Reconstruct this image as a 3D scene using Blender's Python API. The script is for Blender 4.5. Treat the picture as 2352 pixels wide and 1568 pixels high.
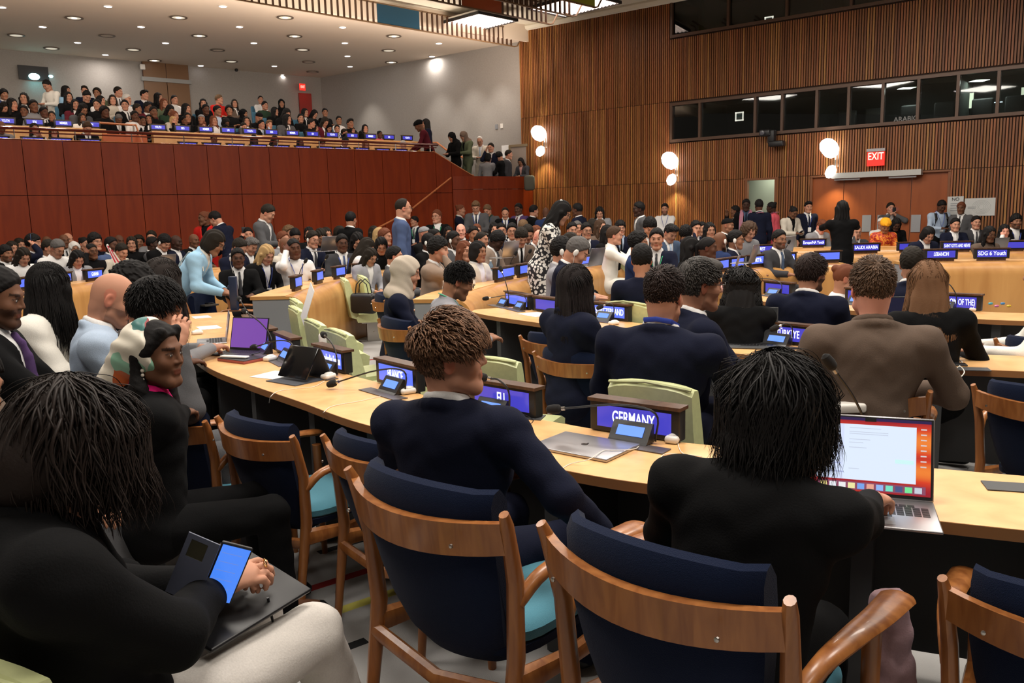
import bpy, math, random
import numpy as np
from mathutils import Vector, Matrix
random.seed(7); RNG = np.random.default_rng(7)
S = bpy.context.scene
for o in list(bpy.data.objects): bpy.data.objects.remove(o)
COL = S.collection
# ---------------------------------------------------------------- camera
F_PX, HOR, ROLL, H = 1900.0, 488.0, math.radians(-1.5), 1.64
PIT = math.atan((784 - HOR) / F_PX)
_F = np.array([0, math.cos(PIT), -math.sin(PIT)]); _U = np.array([0, math.sin(PIT), math.cos(PIT)]); _R = np.array([1., 0, 0])
CR = _R * math.cos(ROLL) + _U * math.sin(ROLL); CU = -_R * math.sin(ROLL) + _U * math.cos(ROLL)
cam = bpy.data.objects.new('camera', bpy.data.cameras.new('camera')); COL.objects.link(cam)
cam.matrix_world = Matrix(((CR[0], CU[0], -_F[0], 0), (CR[1], CU[1], -_F[1], 0), (CR[2], CU[2], -_F[2], H), (0, 0, 0, 1)))
cam.data.sensor_width = 36; cam.data.lens = F_PX * 36 / 2352; cam.data.clip_end = 200; cam.data.clip_start = 0.02
S.camera = cam
def ray(px, py): return _F * F_PX + CR * (px - 1176) - CU * (py - 784)
def at(px, py, z):
    r = ray(px, py); t = (z - H) / r[2]; return np.array([r[0] * t, r[1] * t, z])
def atd(px, py, d):
    r = ray(px, py); t = d / r[1]; return np.array([r[0] * t, d, H + r[2] * t])
# ---------------------------------------------------------------- world, exposure, big lights
S.view_settings.view_transform = 'Standard'; S.view_settings.look = 'None'
S.view_settings.gamma = 1; S.view_settings.exposure = 0.0; S.view_settings.use_curve_mapping = False
try:
    S.cycles.use_denoising = True; S.cycles.max_bounces = 6; S.cycles.diffuse_bounces = 3; S.cycles.glossy_bounces = 3
    S.cycles.transmission_bounces = 4; S.cycles.sample_clamp_indirect = 6
    S.cycles.use_light_tree = True
except Exception: pass
W = bpy.data.worlds.new('world'); S.world = W; W.use_nodes = True
W.node_tree.nodes['Background'].inputs[0].default_value = (1.0, .86, .72, 1); W.node_tree.nodes['Background'].inputs[1].default_value = .09
def area(name, loc, size, power, col=(1, .93, .84), size_y=None, rot=(0, 0, 0)):
    l = bpy.data.lights.new(name, 'AREA'); l.energy = power; l.color = col; l.size = size
    if size_y: l.shape = 'RECTANGLE'; l.size_y = size_y
    o = bpy.data.objects.new(name, l); o.location = loc; o.rotation_euler = rot; COL.objects.link(o); return o
def spot(name, loc, power, tgt, angle=60, blend=.6, col=(1, .9, .75), r=.05):
    l = bpy.data.lights.new(name, 'SPOT'); l.energy = power; l.color = col; l.spot_size = math.radians(angle); l.spot_blend = blend; l.shadow_soft_size = r
    o = bpy.data.objects.new(name, l); o.location = loc
    o.rotation_euler = (Vector(tgt) - Vector(loc)).to_track_quat('-Z', 'Y').to_euler(); COL.objects.link(o); return o
# hall luminaires: rows of recessed ceiling lamps over the delegates' floor
for i, (x, y, p) in enumerate([(-4.5, 3.5, 170), (0, 3.0, 230), (4.0, 3.5, 230), (-3.8, 9.0, 200), (1.2, 8.5, 230), (6.0, 8.5, 230),
                               (-1.5, 14.0, 230), (3.0, 13.5, 230), (-7.5, 11.5, 150), (6.5, 13.5, 150), (.5, -1.5, 110)]):
    area('hall_light', (x, y, 6.1), 1.6, p)
# ---------------------------------------------------------------- materials
MATS = {}
def nt(m): return m.node_tree.nodes, m.node_tree.links
def mat(name, col=(.5, .5, .5), rough=.6, metal=0., emit=None, es=1., kind=None, scale=60., bump=.15, spec=.5, objcol=False, tint=False, trans=0., coat=0., sheen=0., col2=None, alpha=1.):
    if name in MATS: return MATS[name]
    m = bpy.data.materials.new(name); m.use_nodes = True; MATS[name] = m
    N, L = nt(m); b = N['Principled BSDF']
    b.inputs['Base Color'].default_value = (*col, 1); b.inputs['Roughness'].default_value = rough; b.inputs['Metallic'].default_value = metal
    b.inputs['Specular IOR Level'].default_value = spec; b.inputs['Transmission Weight'].default_value = trans
    b.inputs['Coat Weight'].default_value = coat; b.inputs['Sheen Weight'].default_value = sheen; b.inputs['Alpha'].default_value = alpha
    if emit is not None:
        b.inputs['Emission Color'].default_value = (*emit, 1); b.inputs['Emission Strength'].default_value = es
    src = None
    if objcol:
        oi = N.new('ShaderNodeObjectInfo'); src = oi.outputs['Color']
    if tint:
        at_ = N.new('ShaderNodeAttribute'); at_.attribute_name = 'tint'
        mx = N.new('ShaderNodeMix'); mx.data_type = 'RGBA'; mx.blend_type = 'MULTIPLY'; mx.inputs[0].default_value = 1
        if src: L.new(src, mx.inputs[6])
        else: mx.inputs[6].default_value = (*col, 1)
        L.new(at_.outputs['Color'], mx.inputs[7]); src = mx.outputs[2]
    if kind in ('fabric', 'plaster', 'leather', 'skin', 'hair', 'carpet'):
        tc = N.new('ShaderNodeTexCoord'); nz = N.new('ShaderNodeTexNoise'); nz.inputs['Scale'].default_value = scale; nz.inputs['Detail'].default_value = 4
        L.new(tc.outputs['Object'], nz.inputs['Vector'])
        bp = N.new('ShaderNodeBump'); bp.inputs['Strength'].default_value = bump; bp.inputs['Distance'].default_value = .004
        L.new(nz.outputs['Fac'], bp.inputs['Height']); L.new(bp.outputs['Normal'], b.inputs['Normal'])
        if kind in ('fabric', 'leather', 'plaster'):
            mx = N.new('ShaderNodeMix'); mx.data_type = 'RGBA'; mx.blend_type = 'MULTIPLY'; mx.inputs[0].default_value = .5
            rp = N.new('ShaderNodeMapRange'); rp.inputs[1].default_value = .3; rp.inputs[2].default_value = .7; rp.inputs[3].default_value = .86; rp.inputs[4].default_value = 1.08
            L.new(nz.outputs['Fac'], rp.inputs[0])
            if src: L.new(src, mx.inputs[6])
            else: mx.inputs[6].default_value = (*col, 1)
            L.new(rp.outputs[0], mx.inputs[7]); src = mx.outputs[2]
    if kind in ('wood', 'panel'):
        tc = N.new('ShaderNodeTexCoord'); mp = N.new('ShaderNodeMapping'); L.new(tc.outputs['Object'], mp.inputs[0])
        mp.inputs['Scale'].default_value = (1.2, 1.2, .12) if kind == 'wood' else (2.2, 2.2, .25)
        nz = N.new('ShaderNodeTexNoise'); nz.inputs['Scale'].default_value = scale; nz.inputs['Detail'].default_value = 5; nz.inputs['Distortion'].default_value = .6
        L.new(mp.outputs[0], nz.inputs['Vector'])
        cr = N.new('ShaderNodeMix'); cr.data_type = 'RGBA'; c2 = col2 or tuple(c * .62 for c in col)
        rp = N.new('ShaderNodeMapRange'); rp.inputs[1].default_value = .35; rp.inputs[2].default_value = .68; L.new(nz.outputs['Fac'], rp.inputs[0])
        L.new(rp.outputs[0], cr.inputs[0]); cr.inputs[6].default_value = (*col, 1); cr.inputs[7].default_value = (*c2, 1); src = cr.outputs[2]
    if src: L.new(src, b.inputs['Base Color'])
    return m
M_CLOTH = mat('cloth', objcol=True, kind='fabric', scale=220, bump=.25, rough=.9, spec=.12)
M_SKIN = mat('skin', objcol=True, tint=True, kind='skin', scale=90, bump=.05, rough=.58, spec=.22)
M_HAIR = mat('hair', objcol=True, kind='hair', scale=140, bump=.25, rough=.7, spec=.2)
M_LOCK = mat('hair_strands', objcol=True, tint=True, rough=.55, spec=.22)
M_PLAIN = mat('plain', objcol=True, rough=.5)
M_GLOSS = mat('gloss', objcol=True, rough=.25)
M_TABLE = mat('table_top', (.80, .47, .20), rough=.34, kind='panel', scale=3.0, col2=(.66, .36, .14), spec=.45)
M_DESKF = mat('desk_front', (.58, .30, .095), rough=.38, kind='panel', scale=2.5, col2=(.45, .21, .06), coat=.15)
M_CHW = mat('chair_wood', (.36, .135, .036), rough=.36, kind='wood', scale=26, col2=(.22, .070, .017), coat=.12)
M_NAVY = mat('navy_wool', (.006, .011, .032), rough=.95, kind='fabric', scale=420, bump=.5, spec=.08, sheen=.06)
M_TEAL = mat('teal_wool', (.07, .22, .29), rough=.9, kind='fabric', scale=380, bump=.4, spec=.1, sheen=.2)
M_GREEN = mat('green_leather', (.60, .64, .33), rough=.42, kind='leather', scale=40, bump=.1)
M_STEEL = mat('brushed_steel', (.5, .48, .45), rough=.3, metal=1)
M_BLK = mat('black_plastic', (.012, .012, .014), rough=.4)
M_DGREY = mat('dark_grey', (.045, .047, .05), rough=.55)
M_WHITE = mat('white_plastic', (.8, .77, .72), rough=.4)
M_PAPER = mat('paper', (.85, .85, .85), rough=.8)
M_DWOOD = mat('walnut', (.10, .045, .022), rough=.4, kind='wood', scale=30, col2=(.05, .022, .012))
M_GRAYP = mat('grey_laminate', (.24, .25, .27), rough=.5)
M_SCR = mat('blue_screen', (.02, .02, .05), rough=.2, emit=(.045, .04, .42), es=1.3)
M_SCR2 = mat('blue_screen_bright', (.02, .02, .05), rough=.2, emit=(.10, .16, .85), es=1.3)
M_TXT = mat('screen_text', (.2, .2, .4), emit=(.75, .80, 1.0), es=1.6)
M_ALU = mat('aluminium', (.46, .45, .47), rough=.32, metal=.9)
M_GLASS = mat('glasses_lens', (.9, .95, 1), rough=.05, trans=1, alpha=.3)
M_RED = mat('red_panel', (.21, .027, .003), rough=.45, kind='panel', scale=3.5, col2=(.16, .018, .002), spec=.25)
ORD = ['first', 'second', 'third', 'fourth', 'fifth', 'sixth', 'seventh', 'eighth', 'ninth', 'tenth', 'eleventh', 'twelfth', 'thirteenth', 'fourteenth', 'fifteenth', 'sixteenth', 'seventeenth', 'eighteenth', 'nineteenth', 'twentieth']
# ---------------------------------------------------------------- objects
def tag(o, label=None, cat=None, group=None, kind=None):
    if label: o['label'] = label
    if cat: o['category'] = cat
    if group: o['group'] = group
    if kind: o['kind'] = kind
    return o
def empty(name, loc=(0, 0, 0), rz=0, label=None, cat=None, group=None, sc=1.):
    o = bpy.data.objects.new(name, None); COL.objects.link(o); o.location = tuple(float(v) for v in loc); o.rotation_euler = (0, 0, rz); o.scale = (sc,) * 3
    o.empty_display_size = .05
    return tag(o, label, cat, group)
def link(name, me, m=None, parent=None, color=None, mw=None):
    o = bpy.data.objects.new(name, me); COL.objects.link(o)
    if m and not me.materials: me.materials.append(m)
    if parent: o.parent = parent
    if color: o.color = (*color, 1)
    if mw is not None: o.matrix_local = mw
    return o
def copy_tree(o, parent=None):
    c = o.copy(); COL.objects.link(c)
    if parent: c.parent = parent
    for ch in o.children: copy_tree(ch, c)
    return c
def rot(axis, a):
    return np.array(Matrix.Rotation(a, 3, axis))
def frame(d, up=(0, 0, 1)):
    d = np.array(d, float); d /= np.linalg.norm(d) + 1e-12; u = np.array(up, float)
    if abs(d @ u) > .98: u = np.array([0, 1., 0]) if abs(d[1]) < .9 else np.array([1., 0, 0])
    s = np.cross(d, u); s /= np.linalg.norm(s); return s, np.cross(s, d), d
class MB:
    def __init__(s): s.v = []; s.f = []; s.mi = []; s.n = 0
    def add(s, v, f, mi=0):
        v = np.asarray(v, float); s.v.append(v); s.f += [tuple(int(i) + s.n for i in q) for q in f]; s.mi += [mi] * len(f); s.n += len(v)
    def box(s, c, size, R=None, mi=0, taper=1.):
        h = np.array(size, float) / 2; v = np.array([[x, y, z] for z in (-1, 1) for y in (-1, 1) for x in (-1, 1)], float)
        v[4:, :2] *= taper; v = v * h
        if R is not None: v = v @ np.asarray(R).T
        s.add(v + np.array(c, float), [(0, 2, 3, 1), (4, 5, 7, 6), (0, 1, 5, 4), (2, 6, 7, 3), (0, 4, 6, 2), (1, 3, 7, 5)], mi); return s
    def rbox(s, c, size, r=.01, R=None, mi=0, n=3):
        # box with rounded vertical and horizontal edges: stack of rounded rectangles
        hx, hy, hz = np.array(size, float) / 2; r = min(r, hx, hy, hz) * .999
        rings = []
        for k in range(n + 1): a = math.pi / 2 * k / n; rings.append((-hz + r - r * math.cos(a), r - r * math.sin(a)))
        rings += [(-z, i) for z, i in rings[::-1]]
        loops = []
        for z, ins in rings:
            L = []
            for cx, cy, a0 in ((hx - r, hy - r, 0), (-hx + r, hy - r, 90), (-hx + r, -hy + r, 180), (hx - r, -hy + r, 270)):
                for k in range(n + 1):
                    a = math.radians(a0 + 90 * k / n); L.append((cx + (r - ins) * math.cos(a), cy + (r - ins) * math.sin(a), z))
            loops.append(L)
        return s.loft(loops, c, R, mi)
    def loft(s, loops, c=(0, 0, 0), R=None, mi=0, cap=True, closed=True):
        m = len(loops[0]); v = np.array(loops, float).reshape(-1, 3)
        if R is not None: v = v @ np.asarray(R).T
        f = []
        for i in range(len(loops) - 1):
            for j in range(m if closed else m - 1):
                k = (j + 1) % m; f.append((i * m + j, i * m + k, (i + 1) * m + k, (i + 1) * m + j))
        if cap: f.append(tuple(range(m))[::-1]); f.append(tuple((len(loops) - 1) * m + j for j in range(m)))
        s.add(v + np.array(c, float), f, mi); return s
    def tube(s, pts, r, n=8, flat=1., mi=0, up=(0, 0, 1), cap=True):
        pts = np.array(pts, float); m = len(pts); r = np.broadcast_to(np.asarray(r, float), (m,)); fl = np.broadcast_to(np.asarray(flat, float), (m,))
        loops = []
        for i in range(m):
            d = pts[min(i + 1, m - 1)] - pts[max(i - 1, 0)]; a, b, _ = frame(d, up)
            loops.append([pts[i] + a * math.cos(t) * r[i] + b * math.sin(t) * r[i] * fl[i] for t in [2 * math.pi * k / n for k in range(n)]])
        return s.loft(loops, mi=mi, cap=cap)
    def lathe(s, prof, c=(0, 0, 0), n=20, R=None, mi=0, sq=1.):
        loops = [[(r * math.cos(2 * math.pi * k / n), r * sq * math.sin(2 * math.pi * k / n), z) for k in range(n)] for r, z in prof]
        return s.loft(loops, c, R, mi)
    def ball(s, c, r, n=12, mi=0, R=None):
        r = np.broadcast_to(np.asarray(r, float), (3,)); L = []
        for i in range(1, n // 2 + 1):
            th = math.pi * (i - .5) / (n // 2 + .0) if False else math.pi * i / (n // 2 + 1)
            L.append([(r[0] * math.sin(th) * math.cos(2 * math.pi * k / n), r[1] * math.sin(th) * math.sin(2 * math.pi * k / n), -r[2] * math.cos(th)) for k in range(n)])
        return s.loft(L, c, R, mi)
    def mesh(s, name, mats, smooth=True):
        me = bpy.data.meshes.new(name); v = np.concatenate(s.v)
        me.from_pydata(v.tolist(), [], s.f)
        for m in (mats if isinstance(mats, (list, tuple)) else [mats]): me.materials.append(m)
        if any(s.mi): me.polygons.foreach_set('material_index', s.mi)
        if smooth:
            me.polygons.foreach_set('use_smooth', [True] * len(me.polygons))
            try: me.set_sharp_from_angle(angle=math.radians(38))
            except Exception: pass
        me.update(); return me
    def build(s, name, mats, parent=None, label=None, color=None, smooth=True, **k):
        o = link(name, s.mesh(name, mats, smooth), parent=parent, color=color)
        if label: o['label'] = label
        for a, b in k.items(): o[a] = b
        return o
def text(body, size, m, parent, loc, R, name='lettering', sx=1., depth=.0008, width=None):
    c = bpy.data.curves.new('t', 'FONT'); c.body = body; c.size = size; c.align_x = 'CENTER'; c.align_y = 'CENTER'; c.extrude = depth; c.offset = size * .012
    t = bpy.data.objects.new('t', c); me = bpy.data.meshes.new_from_object(t); bpy.data.objects.remove(t)
    me.materials.clear(); me.materials.append(m)
    if width:
        xs = [v.co.x for v in me.vertices]; w = max(xs) - min(xs)
        if w > width: sx = width / w
    o = link(name, me, parent=parent)
    M4 = Matrix(np.asarray(R).tolist()).to_4x4() @ Matrix.Diagonal((sx, 1, 1, 1)); M4.translation = Vector(tuple(float(v) for v in loc)); o.matrix_local = M4
    return o
def smooth_curve(P, n=8):
    P = [np.array(p, float) for p in P]; P = [2 * P[0] - P[1]] + P + [2 * P[-1] - P[-2]]; out = []
    for i in range(1, len(P) - 2):
        for k in range(n):
            t = k / n; a, b, c, d = P[i - 1:i + 3]
            out.append(.5 * ((2 * b) + (c - a) * t + (2 * a - 5 * b + 4 * c - d) * t * t + (3 * b - a - 3 * c + d) * t ** 3))
    out.append(P[-2]); return np.array(out)
def offset(C, w):
    T = np.gradient(C, axis=0); T /= np.linalg.norm(T, axis=1)[:, None]; return C + np.stack([T[:, 1], -T[:, 0]], 1) * w
# ---------------------------------------------------------------- implicit-surface modelling of figures
def _axis(lo, hi, v, fine=None):
    if fine is None or fine[1] <= lo or fine[0] >= hi: return np.arange(lo, hi + v, v)
    a, b, vf = fine; a = max(a, lo); b = min(b, hi)
    return np.concatenate([np.arange(lo, a - v * .5, v), np.arange(a, b, vf), np.arange(b, hi + v, v)])
def c_(a, b, ra, rb=None, k=.02, s=1): return ('c', np.array(a, float), np.array(b, float), ra, ra if rb is None else rb, k, s)
def e_(c, r, R=None, k=.02, s=1): return ('e', np.array(c, float), np.array(r, float), R, k, s)
def fn_(fn, lo, hi, k=.01, s=-1): return ('f', fn, np.array(lo, float), np.array(hi, float), k, s)
def sdf_mesh(prims, v, pad=.03, fine=None, disp=None, tint=None, keep=None):
    lo = np.full(3, 9e9); hi = -lo
    bb = []
    for p in prims:
        if p[0] == 'c': a = np.minimum(p[1] - p[3], p[2] - p[4]); b = np.maximum(p[1] + p[3], p[2] + p[4]); k = p[5]
        elif p[0] == 'e': m = max(p[2]); a = p[1] - m; b = p[1] + m; k = p[4]
        else: a, b, k = p[2], p[3], p[4]
        if p[-1] > 0: lo = np.minimum(lo, a); hi = np.maximum(hi, b)
        bb.append((a - k - 2.5 * v - .004, b + k + 2.5 * v + .004))
    lo = lo - pad; hi = hi + pad
    if keep is not None: lo = np.maximum(lo, keep[0]); hi = np.minimum(hi, keep[1])
    ax = [_axis(lo[i], hi[i], v, None if fine is None else (fine[0][i], fine[1][i], fine[2])) for i in range(3)]
    X, Y, Z = [a.astype(np.float32) for a in ax]
    D = np.full((len(X), len(Y), len(Z)), .06, np.float32)
    for p, (a, b) in zip(prims, bb):
        sl = tuple(slice(max(0, np.searchsorted(ax[i], a[i]) - 1), np.searchsorted(ax[i], b[i]) + 1) for i in range(3))
        x = X[sl[0]][:, None, None]; y = Y[sl[1]][None, :, None]; z = Z[sl[2]][None, None, :]
        if 0 in (x.size, y.size, z.size): continue
        if p[0] == 'c':
            A, B = p[1], p[2]; ba = B - A; L = max(float(ba @ ba), 1e-9)
            t = np.clip(((x - A[0]) * ba[0] + (y - A[1]) * ba[1] + (z - A[2]) * ba[2]) / L, 0, 1)
            d = np.sqrt((x - A[0] - t * ba[0]) ** 2 + (y - A[1] - t * ba[1]) ** 2 + (z - A[2] - t * ba[2]) ** 2) - (p[3] + (p[4] - p[3]) * t); k = p[5]
        elif p[0] == 'e':
            q = (x - p[1][0], y - p[1][1], z - p[1][2])
            if p[3] is not None:
                R = np.asarray(p[3]); q = tuple(R[0, i] * q[0] + R[1, i] * q[1] + R[2, i] * q[2] for i in range(3))
            r = p[2]; k0 = np.sqrt((q[0] / r[0]) ** 2 + (q[1] / r[1]) ** 2 + (q[2] / r[2]) ** 2) + 1e-9
            k1 = np.sqrt((q[0] / r[0] ** 2) ** 2 + (q[1] / r[1] ** 2) ** 2 + (q[2] / r[2] ** 2) ** 2) + 1e-9
            d = k0 * (k0 - 1) / k1; k = p[4]
        else:
            d = p[1](x, y, z); k = p[4]
        c = D[sl]
        if p[-1] > 0:
            h = np.maximum(k - np.abs(c - d), 0) / k; D[sl] = np.minimum(c, d) - h * h * k * .25
        else:
            h = np.maximum(k - np.abs(c + d), 0) / k; D[sl] = np.maximum(c, -d) + h * h * k * .25
    if disp is not None: D += disp(X[:, None, None], Y[None, :, None], Z[None, None, :])
    I = D < 0
    nx, ny, nz = D.shape
    s = np.zeros((nx - 1, ny - 1, nz - 1), np.int8)
    for i in (0, 1):
        for j in (0, 1):
            for k in (0, 1): s += I[i:nx - 1 + i, j:ny - 1 + j, k:nz - 1 + k]
    act = (s > 0) & (s < 8); ci, cj, ck = np.nonzero(act); idx = np.full(act.shape, -1, np.int64); idx[act] = np.arange(len(ci))
    acc = np.zeros((len(ci), 3)); cnt = np.zeros(len(ci))
    off = [(0, 0, 0), (1, 0, 0), (0, 1, 0), (1, 1, 0), (0, 0, 1), (1, 0, 1), (0, 1, 1), (1, 1, 1)]
    for a in range(8):
        for b in range(a + 1, 8):
            df = [off[b][i] - off[a][i] for i in range(3)]
            if sum(abs(q) for q in df) != 1: continue
            A = (ci + off[a][0], cj + off[a][1], ck + off[a][2]); B = (ci + off[b][0], cj + off[b][1], ck + off[b][2])
            da, db = D[A], D[B]; m = (da < 0) != (db < 0); t = np.where(m, da / np.where(m, da - db, 1), 0)
            pa = np.stack([X[A[0]], Y[A[1]], Z[A[2]]], 1); pb = np.stack([X[B[0]], Y[B[1]], Z[B[2]]], 1)
            acc += np.where(m[:, None], pa + (pb - pa) * t[:, None], 0); cnt += m
    V = acc / np.maximum(cnt, 1)[:, None]
    Q = []
    for axis in range(3):
        i0 = [slice(0, -1)] * 3; i1 = [slice(0, -1)] * 3; i1[axis] = slice(1, None)
        o1, o2 = [(1, 2), (2, 0), (0, 1)][axis]
        A = I[tuple(slice(0, n - 1) if q == axis else slice(1, n - 1) for q, n in enumerate(D.shape))]
        B = I[tuple(slice(1, n) if q == axis else slice(1, n - 1) for q, n in enumerate(D.shape))]
        ch = np.nonzero(A != B); fl = A[ch]
        base = [ch[0].copy(), ch[1].copy(), ch[2].copy()]
        for q in (o1, o2): base[q] = base[q] + 1
        def cell(d1, d2):
            q = [b.copy() for b in base]; q[o1] -= d1; q[o2] -= d2; return idx[q[0], q[1], q[2]]
        q = np.stack([cell(0, 0), cell(1, 0), cell(1, 1), cell(0, 1)], 1); q[~fl] = q[~fl][:, ::-1]; Q.append(q)
    Q = np.concatenate(Q); Q = Q[(Q >= 0).all(1)]
    return V, Q
def np_mesh(name, V, Q, m, tint=None):
    me = bpy.data.meshes.new(name); me.vertices.add(len(V)); me.vertices.foreach_set('co', V.astype(np.float32).ravel())
    k = Q.shape[1]; me.loops.add(len(Q) * k); me.loops.foreach_set('vertex_index', Q.astype(np.int32).ravel())
    me.polygons.add(len(Q)); me.polygons.foreach_set('loop_start', np.arange(0, len(Q) * k, k, dtype=np.int32))
    try: me.polygons.foreach_set('loop_total', np.full(len(Q), k, np.int32))
    except Exception: pass
    me.polygons.foreach_set('use_smooth', np.ones(len(Q), bool)); me.update(calc_edges=True); me.validate()
    if m: me.materials.append(m)
    if tint is not None and len(me.vertices) == len(tint):
        a = me.color_attributes.new('tint', 'FLOAT_COLOR', 'POINT'); a.data.foreach_set('color', np.concatenate([tint, np.ones((len(tint), 1))], 1).astype(np.float32).ravel())
    return me
# ---------------------------------------------------------------- skeleton
def ik(a, b, l1, l2, hint):
    a, b, hint = np.array(a, float), np.array(b, float), np.array(hint, float); d = b - a; L = np.linalg.norm(d); m = (l1 + l2) * .995
    if L > m: b = a + d / L * m; d = b - a; L = m
    x = (l1 * l1 - l2 * l2 + L * L) / (2 * L); h = math.sqrt(max(l1 * l1 - x * x, 0)); u = d / L; p = hint - u * (hint @ u); p /= np.linalg.norm(p) + 1e-9
    return a + u * x + p * h, b
def unit(v): v = np.array(v, float); return v / np.linalg.norm(v)
DEF = dict(hz=.53, lean=4, side=0, tw=0, hy=0, hp=4, hr=0, sit=True, hl=(-.12, .38, .74), hrd=(.12, .38, .74), el=(-.7, -.3, -.7), er=(.7, -.3, -.7), kn=.44, kx=.11, fy=.02, hfwd=.0, curl=.35, w=1.0, fat=1.0, fingers=False, ldir=None, rdir=None, neckf=.25)
def skel(P):
    P = {**DEF, **P}; K = dict(P=P)
    ln, sd = math.radians(P['lean']), math.radians(P['side']); u = unit((math.sin(sd), math.sin(ln), math.cos(ln))); tw = -math.radians(P['tw'])
    hip = np.array([0, 0, P['hz']]); r = np.array([math.cos(tw), math.sin(tw), 0]); r = unit(r - u * (r @ u)); fw = np.cross(u, r)
    K['hip'] = hip; K['chest'] = hip + u * .34 + fw * .005; K['nb'] = hip + u * .505 - fw * .012; K['u'], K['r'], K['f'] = u, r, fw
    K['T'] = np.stack([r, fw, u], 1)
    K['sh'] = [K['nb'] - u * .054 + s * r * .162 * P['w'] for s in (-1, 1)]
    nd = unit(np.array([0, math.sin(ln * .8 + P['neckf']), math.cos(ln * .8 + P['neckf'])]) + r * 0 + np.array([math.sin(sd) * .6, 0, 0])); K['nt'] = K['nb'] + nd * .072
    R = np.array(Matrix.Rotation(-math.radians(P['hy']), 3, 'Z') @ Matrix.Rotation(-math.radians(P['hp']), 3, 'X') @ Matrix.Rotation(math.radians(P['hr']), 3, 'Y'))
    K['HR'] = R; K['hc'] = K['nt'] + R @ np.array([0, .028, .098])
    K['arm'] = []
    for i, (t, h) in enumerate(((P['hl'], P['el']), (P['hrd'], P['er']))):
        e, w = ik(K['sh'][i], t, .285, .255, h); K['arm'].append((K['sh'][i], e, w))
    K['leg'] = []
    for s in (-1, 1):
        a = hip + np.array([s * .085, .01, -.01])
        if P.get('legs'): kn, an = [np.array(q, float) for q in P['legs'][0 if s < 0 else 1]]
        elif P['sit']: kn = np.array([s * P['kx'], P['kn'], P['hz'] - .02]); an = np.array([s * P['kx'], P['kn'] + P['fy'], .10])
        else: an = np.array([s * .10, P['fy'] * s, .09]); kn, an = ik(a, an, .42, .42, (0, 1, 0))
        K['leg'].append((a, kn, an))
    K['top'] = K['hc'] + R @ np.array([0, -.01, .118])
    return K
def head_prims(c, R, det=True):
    def q(*v): return c + R @ np.array(v, float)
    p = [e_(q(0, -.014, .030), (.077, .098, .094), R), e_(q(0, .022, -.035), (.060, .066, .082), R, .03), e_(q(0, -.04, -.03), (.062, .055, .07), R, .03),
         c_(q(-.020, .070, -.100), q(.020, .070, -.100), .019, k=.03), c_(q(-.052, .01, -.07), q(-.02, .062, -.098), .020, .018, k=.025), c_(q(.052, .01, -.07), q(.02, .062, -.098), .020, .018, k=.025)]
    if det:
        p += [c_(q(-.030, .080, .034), q(.030, .080, .034), .010, k=.02), e_(q(-.033, .096, .014), (.019, .014, .012), R, .012, -1), e_(q(.033, .096, .014), (.019, .014, .012), R, .012, -1),
              e_(q(-.032, .073, .012), (.014, .014, .013), R, .006), e_(q(.032, .073, .012), (.014, .014, .013), R, .006),
              c_(q(0, .083, .026), q(0, .101, -.017), .007, .0098, k=.014), e_(q(-.011, .091, -.021), (.0075, .009, .0065), R, .010), e_(q(.011, .091, -.021), (.0075, .009, .0065), R, .010),
              e_(q(-.042, .058, -.022), (.022, .022, .022), R, .03), e_(q(.042, .058, -.022), (.022, .022, .022), R, .03),
              c_(q(-.017, .083, -.051), q(.017, .083, -.051), .0065, k=.010), c_(q(-.014, .083, -.064), q(.014, .083, -.064), .0075, k=.010), e_(q(0, .098, -.0575), (.022, .008, .0016), R, .002, -1)]
    else: p += [c_(q(0, .084, .02), q(0, .104, -.018), .009, .012, k=.012)]
    for s in (-1, 1):
        E = R @ rot('Z', s * .35)
        p += [e_(q(s * .077, -.010, -.004), (.007, .020, .033), E, .008), e_(q(s * .083, -.004, .003), (.006, .010, .016), E, .006, -1)] if det else [e_(q(s * .077, -.010, -.002), (.010, .02, .032), E, .01)]
    return p
def hand_prims(w, d, n, side, curl, fine=True, spread=1.):
    # w wrist, d hand direction, n back-of-hand normal, side -1 left hand, 1 right hand
    d = unit(d); n = unit(np.array(n) - d * (np.array(n) @ d)); s = np.cross(d, n) * -side  # s points to the thumb side
    p = [c_(w, w + d * .03, .026, .028, k=.02)]
    M = np.stack([s, d, n], 1); p.append(e_(w + d * .058, (.040, .050, .016), M, .015))
    if not fine: p.append(e_(w + d * .12 - n * .02 * curl, (.034, .045, .013), M, .02)); p.append(c_(w + d * .04 + s * .03, w + d * .09 + s * .055, .011, .009, k=.012)); return p
    for i, (o, L) in enumerate(((.028, .070), (.009, .078), (-.011, .072), (-.029, .056))):
        b = w + d * (.092 - abs(i - 1.2) * .004) + s * o; a = curl * (1 + .18 * i) ; dd = unit(d + s * o * 2.2 * spread)
        L3 = [L * .45, L * .3, L * .25]; pt = b - d * .02; ang = 0.15
        for j, l in enumerate(L3):
            ang += a * (.6 if j == 0 else 1.0); v = dd * math.cos(ang) - n * math.sin(ang); nx = (b if j == 0 else pt) + v * l
            p.append(c_(pt if j else b - d * .02, nx, .0092 - .0006 * j, .0086 - .0008 * j, k=.004)); pt = nx
    b = w + d * .028 + s * .026; m = b + unit(d * .75 + s * .65 - n * .25) * .042; t = m + unit(d * .95 + s * .15 - n * (.2 + curl * .5)) * .034
    p += [c_(b, m, .0145, .0115, k=.014), c_(m, t, .0108, .0092, k=.004)]
    return p
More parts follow.
